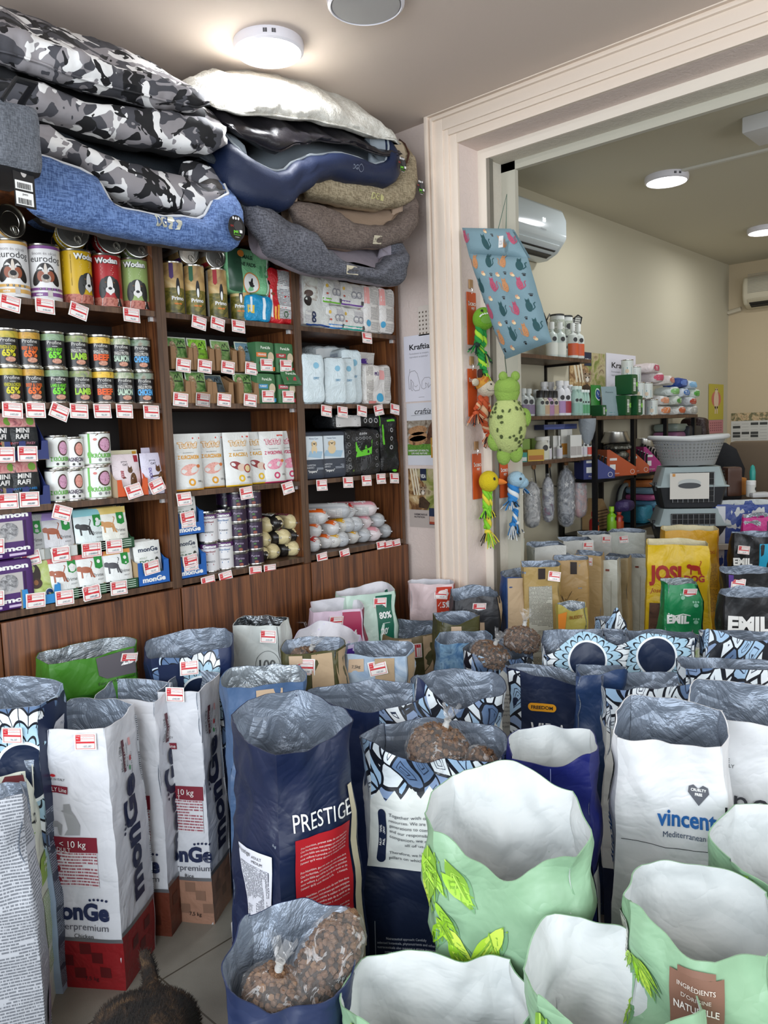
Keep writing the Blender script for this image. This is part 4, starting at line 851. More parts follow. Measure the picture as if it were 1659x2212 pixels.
def art_roll(c1, c2, word, band=None):
    def f(m, fn, r, L):
        m.surf(fn, -2.6, .4, 16, -.001, L*.5, 14, P(c1, .3), .0006); m.surf(fn, -.9, .9, 10, .004, L*.9, 12, P(c2, .3), .0012); m.surf(fn, 1.2, 2.3, 6, .03, L*.85, 8, micro('#c9c7c4', '#8a8a8a', .004), .0018)
        m.text(lambda x, y, e=0: fn(-y/r, .06-x if False else x+.07, e), word, .0, -.01, r*.75, WHITE if c2 != '#e2d3a6' else '#8a2f52', 4, bold=.04, shear=.2)
    return f
Gc = 'cream and black food rolls piled in the middle bookcase'
rc = make_roll(.031, .2, '#cdbf92', art_roll('#cdbf92', '#e2d3a6', 'Butchers')); rk = make_roll(.031, .2, '#23201e', art_roll('#cdbf92', '#191716', 'Butchers'))
ROWS = [(0, (576, 599, 622, 641)), (1, (588, 611, 635)), (2, (586, 634)), ]
n = 0
for i, (px, lay, k) in enumerate([(573, 0, rk), (597, 0, rc), (621, 0, rk), (642, 0, rc), (578, 1, rc), (603, 1, rk), (622, 1, rc), (640, 1, rk), (586, 2, rc), (604, 2.15, rk), (637, 2, rc)]):
    z = zb+.031+lay*.053; y = YB+.03+.012*((i*7) % 3); x = xat(px, y, z)
    k.put((x, y, z), radians((i*37) % 9-4), '%s food roll, %s layer, %s' % ('cream' if k is rc else 'black and cream', ('bottom', 'second', 'top')[int(lay)], ('first from left', 'second from left', 'third from left', 'fourth from left', 'first from left', 'second from left', 'third from left', 'fourth from left', 'first from left', 'second from left', 'third from left')[i]), Gc)
# right bookcase: fourth shelf rolls
RR = {}
for kx, base, c1, c2, wd in (('orange', '#c8c6c4', '#dedcd8', '#d9601f', 'Butch'), ('red', '#c4c4c4', '#dedcd8', '#b8302a', 'Dogmeat'), ('pink', '#cfc4c4', '#e3c9cc', '#cf8f98', 'Syfco'), ('silver', '#aeb0b2', '#bfc1c2', '#c9caca', 'beef'), ('yellow', '#c9c7c2', '#dad8d0', '#d8a21f', 'Hund')):
    RR[kx] = make_roll(.033, .22, base, art_roll(c1, c2, wd))
Gr = 'food rolls piled in the right bookcase'; W3 = ('first', 'second', 'third', 'fourth', 'fifth', 'sixth', 'seventh', 'eighth'); cnt = {}
for i, (px, lay, k) in enumerate([(688, 0, 'red'), (716, 0, 'orange'), (735, 0, 'yellow'), (751, 0, 'silver'), (773, 0, 'yellow'), (797, 0, 'silver'), (820, 0, 'pink'), (842, 0, 'silver'), (692, 1, 'orange'), (730, 1, 'orange'), (749, 1, 'yellow'), (765, 1, 'silver'), (781, 1, 'silver'), (800, 1, 'pink'), (828, 1, 'silver'), (706, 2, 'orange'), (766, 2.1, 'red'), (755, 2.2, 'silver'), (812, 2.1, 'pink')]):
    z = zb+.033+lay*.056; y = YB+.03+.014*((i*5) % 3); x = xat(px, y, z); key = (int(lay), k); cnt[key] = cnt.get(key, 0)+1
    RR[k].put((x, y, z), radians((42 if int(lay) == 2 else 8+(i*29) % 20)), '%s and white food roll, %s layer, %s of its colour' % (k, ('bottom', 'middle', 'top')[int(lay)], W3[cnt[key]-1]), Gr)
# right bookcase second shelf: pale blue pads
pad = lambda: A(('left', 'r', -.3, .55, .35, .93, MW('#c6cfd2', '#6a7a9a', .006)), ('left', 'r', -.3, .08, .35, .42, MW('#c6cfd2', '#6a7a9a', .006)), ('left', 'r', -.32, .49, .35, .505, '#2f3a44'), ('left', 'r', -.32, .03, .35, .045, '#2f3a44'), ('front', 'd', .1, .75, .06, '#7ab0c8'), ('front', 't', 'DRY', .1, .5, .06, '#6a9ab8'))
PB = [(678, .1, .13, .2, 0, 'pale blue pads pack in front, leftmost of the row'), (724, .1, .13, .19, 0, 'pale blue pads pack in front, second of the row'), (757, .08, .13, .195, .02, 'pale blue pads pack in front, third of the row'), (783, .1, .2, .235, .05, 'tall pale blue pads pack standing behind, right side')]
for px, w, d, h, dy, lb in PB: make_pack(w, d, h, '#cddade', pad(), lb, loc=(xat(px, YB, SZ[1]+.1), YB+.0+d/2+dy-.02, SZ[1]), rz=radians(-14), seed=px, amp=.006, group='pale blue pads packs')
make_pack(.2, .12, .255, '#c6ced0', A(('front', 't', 'COZMO', .2, .74, .07, '#6a9ab0'), ('front', 'r', -.5, .0, -.0, .97, '#d6d9d8')), 'large whitish pads pack behind the pale blue row', loc=(xat(712, YB+.16, SZ[1]+.2), YB+.2, SZ[1]), seed=3, amp=.012)
t = make_pack(.17, .16, .175, '#dcd8d3', A(('front', 'r', -.46, .05, -.22, .95, MW('#c9c5be', '#8f8a86')), ('front', 't', 'PI\u00d9', -.1, .75, .11, '#4a2a6a'), ('front', 'r', .0, .62, .22, .85, '#e5a29e'), ('front', 'r', .25, .1, .48, .95, MW('#cfcbc4', '#8f8a86')), ('front', 'd', .02, .17, .11, '#3f9ac0'), ('front', 'r', -.4, .0, -.1, .08, '#d98a84')), 'white and pink pads pack with purple stripe on its torn top', loc=(xat(826, YB, SZ[1]+.08), YB+.1, SZ[1]), seed=12, amp=.012)
m = MB(); fnn = lambda x, y, e=0: V((x+y*-.5, .02-.05*y/.07-.006*noise.noise(V((x*30, y*30, 2))), .17+y)); m.surf(fnn, -.08, .07, 10, 0, .06, 6, P('#d6d2cc', .35, kind='film')); m.rect(fnn, -.07, .015, .06, .035, '#5a3a92', 3); m.build('torn_flap', t)
# right bookcase third shelf: grey and black training pads
def art_inodor(m, F, w, d, h):
    fn = F['front']; m.rect(fn, -w*.4, h*.42, w*.42, h*.9, P('#c8d2d8', .4), 1, .012); m.poly(fn, [(-w*.3, h*.48), (w*.3, h*.44), (w*.38, h*.58), (-w*.2, h*.6)], P('#9ab8cc'), 2)
    m.disc(fn, 0, h*.62, w*.13, h*.1, P('#d9c29a'), 3); m.disc(fn, 0, h*.75, w*.09, h*.06, P('#dcc8a4'), 4)
    for q in (-1, 1): m.disc(fn, q*w*.09, h*.74, w*.03, h*.045, P('#c0a070'), 5); m.disc(fn, q*w*.03, h*.755, .002, .002, INK, 6)
    m.disc(fn, 0, h*.735, .003, .0025, INK, 6); m.text(fn, 'Home Care', 0, h*.85, h*.05, '#3a4a6a', 2); m.text(fn, 'TAPPETINI', -w*.15, h*.3, h*.05, '#cfd2d6', 1); m.text(fn, 'IGIENICI', -w*.18, h*.25, h*.05, '#cfd2d6', 1); m.text(fn, '"imparo"', -w*.08, h*.17, h*.07, WHITE, 1, bold=.02); m.rect(fn, w*.1, h*.2, w*.4, h*.3, MW('#363c48', '#9aa0a8'), 1)
c3 = SZ[2]
for px, w, dy, lb in ((681, .11, .0, 'grey training pads box with puppy, half hidden at the divider'), (719, .155, -.0, 'grey training pads box with a sitting puppy, fully visible')):
    make_pack(w, .2, .195, '#343a46', art_inodor, lb, 'box', 'pads_box', (xat(px+2, YB+.01, c3+.1), YB+.11+dy, c3), radians(-6), 16, .002, px, 'grey training pads boxes', None, .4)
def art_eddie(m, F, w, d, h):
    fn = F['front']; m.poly(fn, [(-w*.2, h*.72), (w*.22, h*.76), (w*.22, h*.45), (-w*.2, h*.4)], P('#5fbf2a', .4), 1); m.text(fn, 'Premium', 0, h*.64, h*.07, '#22301c', 2, shear=.3); m.text(fn, 'TRAINING', 0, h*.57, h*.05, '#22301c', 2, bold=.02); m.text(fn, 'PADS', 0, h*.51, h*.05, '#22301c', 2, bold=.02)
    m.text(fn, 'Eddie', 0, h*.9, h*.08, '#c9c9c9', 1, shear=.3)
    for q in range(5): m.ring(fn, w*(-.16+q*.08), h*.8, .005, .001, P('#b9b9b9'), 1)
    for q in range(5): m.ring(fn, -w*.38, h*(.2+q*.16), .007, .0012, P('#a9a9a9'), 1); m.ring(fn, w*.36, h*(.2+q*.16), .007, .0012, P('#a9a9a9'), 1)
    m.disc(fn, .0, h*.24, w*.09, h*.12, P('#2b2b2d'), 1); m.poly(fn, [(-w*.08, h*.3), (-w*.03, h*.34), (-w*.07, h*.44)], P('#3a3a3c'), 2); m.poly(fn, [(w*.03, h*.34), (w*.08, h*.3), (w*.08, h*.44)], P('#3a3a3c'), 2); m.text(fn, '10', -w*.3, h*.12, h*.06, '#9ac84a', 1)
make_pack(.2, .16, .2, '#17181a', art_eddie, 'black training pads pack with bright green panel', loc=(xat(788, YB, c3+.1), YB+.075, c3), rz=radians(-8), seed=31, amp=.012)
make_pack(.12, .2, .255, '#151618', A(('front', 'r', -.1, .9, .3, .94, '#5fbf2a'), ('front', 'r', -.38, .5, -.3, .85, '#5fbf2a'), ('front', 'o', .1, .75, .03, '#a9a9a9'), ('front', 'o', .1, .6, .03, '#a9a9a9'), ('front', 'o', .1, .45, .03, '#a9a9a9'), ('front', 'd', .2, .04, .05, '#5fbf2a', .5), ('left', 'r', -.3, .2, .3, .8, MW('#1a1b1d', '#6a6a6c'))), 'tall black pads pack at the right end of the third shelf', loc=(xat(846, YB, c3+.1), YB+.11, c3), seed=33, amp=.012)
make_pack(.3, .14, .06, '#151618', A(('front', 'r', -.45, .1, .05, .95, '#c4c2c0'), ('front', 'o', .15, .5, .15, '#a9a9a9'), ('front', 'o', .25, .5, .15, '#a9a9a9'), ('front', 'o', .35, .5, .15, '#a9a9a9'), ('front', 'r', .43, .1, .46, .9, '#5fbf2a')), 'black pads pack lying flat on the green-panelled pack', loc=(xat(765, YB+.04, c3+.24), YB+.085, c3+.205), seed=35, amp=.008)
for px, dy in ((738, .2),): make_pack(.16, .12, .225, '#17181a', None, 'plain black pads pack standing in the shadow behind', loc=(xat(px, YB+.2, c3+.1), YB+.22, c3), seed=36, amp=.01)
# ---------------------------------------------------------------- pet beds piled on the bookcases (their fronts overhang and droop)
def droop(y): return .2*smooth(2.06, 2.34, y)
class Bed:
    def __init__(s, Y0, top, bot, label, outer, inner=None, t=.11, yb=2.60, amp=.008, seed=0, pipe=None, name='pet_bed', cat='pet bed', backz=None, group=None, slab=None, sag=True, inner_at=.42):
        P0 = [onY(*p, Y0) for p in top]; Q0 = [onY(*p, Y0) for p in bot]
        s.tp = [(p.x, p.z) for p in P0]; s.bp = [(p.x, p.z) for p in Q0]
        x0 = min(s.tp[0][0], s.bp[0][0]); x1 = max(s.tp[-1][0], s.bp[-1][0]); s.x0, s.x1, s.Y0, s.yb, s.t, s.amp, s.seed = x0, x1, Y0, yb, t, amp, seed
        s.o = V(((x0+x1)/2, Y0+.2, lerp_pts(s.bp, (x0+x1)/2)+droop(Y0+.2))); s.T = thing(name, label, cat, s.o, 0, group)
        w, d = x1-x0, yb-Y0; s.Lp = 2*(w+d); s.w, s.d = w, d
        s.zt0, s.zt1 = s.tp[0][1], s.tp[-1][1]; s.backz = backz
        if t > .4:
            m = MB(); K, n = 26, 60; vs = []
            for i in range(n+1):
                f = i/n; x = x0+(x1-x0)*f; en = (1-abs(2*f-1)**9)**.5; zt, zb_ = lerp_pts(s.tp, x), lerp_pts(s.bp, x); h = max(.012, (zt-zb_)/2); zc = zb_+h; ry = (yb-Y0)/2*(.9+.1*en)
                for j in range(K):
                    a = 2*pi*j/K; ca, sa = cos(a), sin(a); q = (abs(ca)**3+abs(sa)**3)**(1/3); ca /= q; sa /= q; y = (Y0+yb)/2+ry*ca
                    wr = amp*(noise.noise(V((x*8, a*1.5, seed)))*1.6+abs(noise.noise(V((x*22, a*2.5, seed+3))))*1.3)
                    vs.append(V((x, y-wr*abs(ca), zc+sa*(h*en+wr*.8)+droop(y)*.75))-s.o)
            fs = [(i*K+j, i*K+(j+1) % K, (i+1)*K+(j+1) % K, (i+1)*K+j) for i in range(n) for j in range(K)]+[tuple(range(K))[::-1], tuple(n*K+j for j in range(K))]
            m.add(vs, fs, outer); m.build('cushion_body', s.T, smooth=70)
            m = MB(); m.tube([vs[i*K+K//2+2]+V((0, -.004, 0)) for i in range(1, n)], .0035, outer, 6); m.build('seam', s.T); return
        m = MB(); n, k = 110, 22; vs = []; fs = []; mo, mi_ = outer, inner or outer
        for i in range(n):
            for j in range(k): vs.append(s.pt(i/n*s.Lp, 2*pi*j/k)-s.o)
        F = [[], []]
        for i in range(n):
            for j in range(k):
                f = (i*k+j, i*k+(j+1) % k, ((i+1) % n)*k+(j+1) % k, ((i+1) % n)*k+j); a = 2*pi*(j+.5)/k
                F[0 if (a < pi*inner_at or a > pi*1.5) else 1].append(f)
        m.add(vs, F[0], mo); m.add(vs, F[1], mi_); m.build('bolster', s.T, smooth=70)
        m = MB(); sl = slab or mi_
        def sf(x, y, e=0):
            zb = lerp_pts(s.bp, x); return V((x, y, zb+.035+droop(y)+.008*noise.noise(V((x*9, y*9, seed)))))-s.o
        m.surf(sf, x0+t*.4, x1-t*.4, 14, Y0+t*.4, yb-t*.4, 10, sl); m.surf(lambda x, y, e=0: V((x, y, lerp_pts(s.bp, x)+droop(y)))-s.o, x1-t*.3, x0+t*.3, 14, Y0+t*.3, yb-t*.3, 10, P('#17171a', .8)); m.build('base_cushion', s.T, smooth=60)
        if pipe:
            a = 1.25; pts = [s.pt(i/90*s.Lp, a, .002)-s.o for i in range(90)]; MB().tube(pts, .0045, pipe, 7, closed=True).build('piping', s.T)
    def path(s, q):
        w, d, t, r = s.w, s.d, s.t/2, .07; q %= s.Lp
        if q < w: x, y, nx, ny = s.x0+q, s.Y0, 0, -1
        elif q < w+d: x, y, nx, ny = s.x1, s.Y0+q-w, 1, 0
        elif q < 2*w+d: x, y, nx, ny = s.x1-(q-w-d), s.yb, 0, 1
        else: x, y, nx, ny = s.x0, s.yb-(q-2*w-d), -1, 0
        cx, cy = min(max(x, s.x0+r), s.x1-r), min(max(y, s.Y0+r), s.yb-r); v = V((x-cx, y-cy, 0))
        if v.length > 1e-5: n = v.normalized(); x, y = cx+n.x*r, cy+n.y*r
        else: n = V((nx, ny, 0))
        return x, y, n
    def pt(s, q, a, e=0):
        x, y, n = s.path(q); f = smooth(s.Y0+.02, s.Y0+.22, y)
        zt = lerp_pts(s.tp, x); zb = lerp_pts(s.bp, x); side = s.zt0 if x < (s.x0+s.x1)/2 else s.zt1
        ht = (zt-zb)*(1-f)+f*((side if s.backz is None else s.backz)-zb if s.backz is None else s.backz)
        h = max(.02, ht)/2; zc = zb+h; t = s.t/2
        ca, sa = cos(a), sin(a); q4 = (abs(ca)**3+abs(sa)**3)**(1/3); ca, sa = ca/q4, sa/q4
        wr = s.amp*(noise.noise(V((q*9, sa*1.3, s.seed*4.1)))*1.5+abs(noise.noise(V((q*26, sa*2, s.seed))))*1.1-.6*abs(noise.noise(V((x*14, sa*3, s.seed+5)))))
        p = V((x, y, zc))-n*t+n*ca*(t+wr+e)*(1+.0*sa)+V((0, 0, 1))*sa*(h+wr*.6+e)
        p.z += droop(y); lim = zt+.025
        if y > s.Y0+.1 and p.z > lim: p.z = lim+(p.z-lim)*.08
        return p
    def face(s, cx):
        """decals on the front, x from cx in metres, y = height fraction coordinate in metres above the bottom"""
        def f(x, y, e=0):
            X = cx+x; zt, zb = lerp_pts(s.tp, X), lerp_pts(s.bp, X); h = (zt-zb)/2; sv = max(-.97, min(.97, (y-h)/h)); a = math.asin(max(-1, min(1, sv)))
            ca = (1-abs(sv)**3)**(1/3); q = X-s.x0; aa = math.atan2(sv, ca)
            return s.pt(q, aa, e+.001)-s.o
        return f
denim = weave('#3b5484', '#6a86b8', 120); CM = camo(); DK = P('#2b3138', .7, kind='fabric')
b = Bed(2.05, [(52, 312), (100, 330), (172, 350), (228, 376), (243, 428), (275, 444), (330, 455), (400, 466), (448, 472), (466, 452), (474, 428), (510, 420), (538, 415)], [(84, 462), (130, 474), (250, 500), (330, 516), (420, 527), (480, 534), (520, 540), (540, 528)],
        'blue denim pet bed with white piping and low front, bottom of the left pile', denim, P('#4a4644', .8, kind='fabric'), t=.12, pipe=P('#c9cbce', .6), seed=1, backz=.2)
m = MB(); f = b.face(onY(365, 495, 2.05).x); sv_ = P('#b9b9a8', .4, .3)
m.text(f, 'DG', -.024, .052, .042, sv_, 3, bold=.03, w=.036)
m.poly(f, [(.0, .035), (.012, .035), (.014, .055), (.024, .06), (.02, .07), (.012, .072), (.008, .082), (.004, .07), (-.002, .06)], sv_, 3); m.poly(f, [(.02, .035), (.034, .035), (.042, .05), (.045, .045), (.045, .06), (.036, .064), (.026, .062), (.03, .05)], sv_, 3); m.build('embroidered_logo', b.T)
def round_tag(b, cx, r=.034, z=.06):
    m = MB(); f = b.face(cx); c = b.pt(cx-b.x0, 0, .006)-b.o; pl = lambda x, y, e=0: V((c.x+x, c.y-.012-e, lerp_pts(b.bp, cx)-b.o.z+z+y))
    m.disc(pl, 0, 0, r*.95, r*1.15, P('#1c1c1e', .25), 1, 0, 28); m.disc(pl, .006, .006, r*.5, r*.5, P('#3a3a3c', .3), 2)
    for q in (-.01, 0, .01): m.disc(pl, q-.002, r*.85, .0035, .0045, '#e9e9e9', 2)
    m.text(pl, 'pet', -.004, -.011, .014, '#6fc23a', 3, bold=.04); m.rect(pl, .01, -.014, .02, -.005, WHITE, 3); m.text(pl, 'accessories', 0, -.021, .006, '#6fc23a', 3); m.text(pl, '-otoljpo-', 0, -.028, .005, '#d9d9d9', 3); m.text(pl, 'DG', -.018, .004, .008, '#c83a34', 3)
    m.build('round_tag', b.T)
round_tag(b, onY(504, 470, 2.05).x, .034, .062)
Bed(2.09, [(0, 236), (60, 252), (100, 268), (160, 300), (220, 330), (300, 352), (380, 372), (440, 392), (470, 398), (505, 412)], [(0, 285), (60, 312), (110, 335), (175, 352), (225, 392), (290, 430), (370, 452), (445, 470), (505, 440)], 'camouflage pet bed sunk into the blue denim one', CM, CM, t=.13, seed=2, amp=.012, backz=.13, group='camouflage pet beds', slab=DK)
Bed(2.16, [(105, 262), (180, 268), (260, 280), (330, 300), (400, 330), (460, 362), (512, 408)], [(105, 300), (180, 312), (260, 330), (330, 345), (400, 365), (460, 392), (512, 416)], 'dark slate cushion squeezed between the two lower camouflage beds', DK, DK, t=.5, seed=6, amp=.008, name='pet_cushion', cat='cushion', backz=.08)
Bed(2.06, [(-40, 150), (40, 160), (110, 175), (200, 202), (300, 226), (390, 240), (460, 252), (506, 266)], [(-40, 205), (40, 226), (110, 246), (200, 276), (300, 300), (390, 316), (470, 326), (508, 318)], 'camouflage pet bed in the middle of the left pile', CM, P('#1b1b1e', .8), t=.14, seed=3, amp=.012, backz=.12, group='camouflage pet beds')
Bed(2.04, [(-40, 36), (30, 32), (90, 52), (180, 86), (280, 122), (370, 152), (430, 176), (462, 192)], [(-40, 120), (30, 142), (90, 160), (140, 182), (220, 205), (330, 230), (420, 248), (466, 238)], 'camouflage pet bed topmost in the left pile, nearly touching the ceiling', CM, CM, t=.5, seed=4, amp=.012, backz=.12, group='camouflage pet beds')
# grey carrier bag and swing tag at the left edge
p = onY(8, 392, 1.98); t = thing('soft_carrier', 'dark grey soft carrier with black strap cut by the left edge', 'pet carrier', p)
m = MB(); F = boxfn(.12, .2, .16, 8, .005, 3)
for k, (a, c) in (('front', (.12, .16)), ('back', (.12, .16)), ('left', (.2, .16)), ('right', (.2, .16))): m.surf(F[k], -a/2, a/2, 8, 0, c, 8, weave('#4a4e55', '#6a6e76', 200))
for k in ('top', 'bot'): m.surf(F[k], -.06, .06, 8, -.1, .1, 8, P('#1b1c20', .7))
m.build('carrier_body', t); MB().tube([(-.03, -.1, .15), (0, -.11, .2), (.05, -.09, .21), (.06, .0, .2), (.06, .08, .14)], .012, P('#17181c', .7), 8, flat=.4).build('strap', t)
m = MB(); p = onY(52, 392, 1.9); t = thing('swing_tag', 'black swing tag with two white barcode stickers hanging beside the blue bed', 'tag', p, .1); f = plane((0, 0, 0), (1, 0, 0), (0, 0, 1)); m.rect(f, -.026, -.06, .026, .06, P('#1a1a1c', .35), 0, .1); m.rect(lambda x, y, e=0: f(-x, y, -.0015), -.026, -.06, .026, .06, P('#1a1a1c', .35), 0, .1)
m.rect(f, -.023, -.02, .02, -.0, WHITE, 1); m.rect(f, -.023, -.055, .02, -.025, WHITE, 1); m.disc(f, .0, .025, .008, .016, '#b9b4b0', 1); m.text(f, 'pets', 0, -.03, .008, INK, 2)
rnd = random.Random(2)
for zz_ in (-.018, -.053):
    x = -.018
    while x < .014: w_ = rnd.uniform(.0006, .002); m.rect(f, x, zz_, x+w_, zz_+.013, INK, 2); x += w_+rnd.uniform(.0006, .0015)
m.build('card', t)
MB().tube([(0, 0, .06), (.01, .06, .11)], .0012, '#1a1a1c', 5).build('string', t)
# right pile
b = Bed(2.08, [(545, 438), (600, 450), (650, 478), (692, 500), (718, 540), (750, 562), (790, 574), (822, 580), (846, 560), (862, 546), (897, 540)], [(566, 520), (600, 552), (680, 588), (740, 596), (800, 604), (850, 615), (880, 616), (897, 575)], 'charcoal grey woven pet bed, bottom of the right pile', weave('#3f4047', '#6c6d76', 150), P('#8f8790', .8, kind='fabric'), t=.12, seed=11, backz=.2, inner_at=.5)
m = MB(); f = b.face(onY(762, 602, 2.08).x); m.rect(f, -.03, .01, .03, .038, P('#c9c0a8', .7), 3); m.text(f, 'Pet Comfort', 0, .024, .012, '#4a443a', 5, shear=.3, w=.05); m.build('sewn_label', b.T)
b = Bed(2.10, [(618, 446), (660, 438), (700, 440), (730, 455), (765, 480), (800, 488), (840, 488), (872, 476), (890, 458), (918, 446)], [(630, 462), (660, 490), (715, 532), (760, 540), (830, 540), (880, 530), (905, 505), (919, 470)], 'brown pet bed with beige lining, second from the bottom of the right pile', weave('#564a44', '#7a6c64', 170), P('#a8917c', .8, kind='fabric'), t=.11, seed=12, backz=.15, inner_at=.5)
m = MB(); f = b.face(onY(818, 528, 2.10).x); m.rect(f, -.026, .012, .026, .042, P('#c9c0a8', .7), 3); m.text(f, 'Pet Comfort', 0, .027, .012, '#4a443a', 5, shear=.3, w=.044); m.build('sewn_label', b.T)
b = Bed(2.12, [(655, 405), (700, 386), (735, 378), (760, 392), (800, 402), (840, 404), (862, 394), (880, 366), (912, 352)], [(655, 432), (700, 440), (760, 452), (830, 462), (870, 458), (900, 448), (918, 432)], 'beige woven pet bed with brown piping in the right pile', weave('#7d7058', '#ab9d82', 110), P('#b5a68e', .8), t=.11, seed=13, pipe=P('#4a2a20', .6), backz=.14)
m = MB(); f = b.face(onY(815, 436, 2.12).x); m.text(f, 'DG', -.014, .036, .03, '#b8b27a', 3, bold=.02); m.poly(f, [(.012, .025), (.028, .025), (.03, .04), (.02, .048), (.012, .04)], '#b8b27a', 3); m.build('embroidered_logo', b.T); round_tag(b, onY(905, 388, 2.12).x, .024, .07)
navy = P('#0e1d3c', .55, kind='fabric', bs=.2)
b = Bed(2.07, [(505, 306), (545, 330), (580, 350), (608, 362), (628, 360), (655, 340), (690, 328), (740, 326), (790, 334), (820, 350), (845, 346), (862, 322), (877, 316)], [(508, 425), (560, 442), (625, 450), (668, 412), (700, 388), (740, 384), (800, 396), (840, 400), (862, 394), (878, 372)], 'shiny navy pet bed with grey lining in the right pile', navy, P('#8b949c', .6), t=.12, seed=14, pipe=P('#9aa2a8', .6), backz=.16)
m = MB(); f = b.face(onY(773, 372, 2.07).x); m.text(f, 'DG', -.018, .045, .02, '#8a94a8', 3); m.ring(f, .012, .045, .012, .0015, '#8a94a8', 3); m.build('embroidered_logo', b.T); round_tag(b, onY(864, 352, 2.07).x, .024, .062)
Bed(2.10, [(490, 262), (560, 272), (640, 282), (720, 296), (790, 312), (850, 330), (874, 330)], [(492, 288), (540, 322), (600, 352), (650, 330), (700, 318), (760, 322), (815, 345), (874, 350)], 'puffy black satin cushion base under the fluffy white one', P('#211f24', .32, kind='fabric', bs=.2), t=.5, seed=15, amp=.014, name='pet_cushion', cat='cushion', backz=.03)
m = MT('white_fleece'); c = m.obj(); fle = m.set(m.ramp(m.noise(c, 60, 4, .7), [(.3, '#c9c5b9'), (.7, '#eceae2')], False), .95, bump=m.noise(c, 70, 5, .7, .5), bs=.7, bd=.012)
Bed(2.10, [(468, 236), (500, 220), (560, 207), (620, 203), (690, 212), (760, 234), (820, 252), (852, 282), (874, 318)], [(470, 248), (520, 266), (600, 275), (700, 288), (760, 300), (815, 320), (860, 320), (876, 326)], 'fluffy white fleece cushion on top of the right pile, lit by the lamp', fle, t=.48, seed=16, amp=.012, name='pet_cushion', cat='cushion', backz=.12, slab=fle)
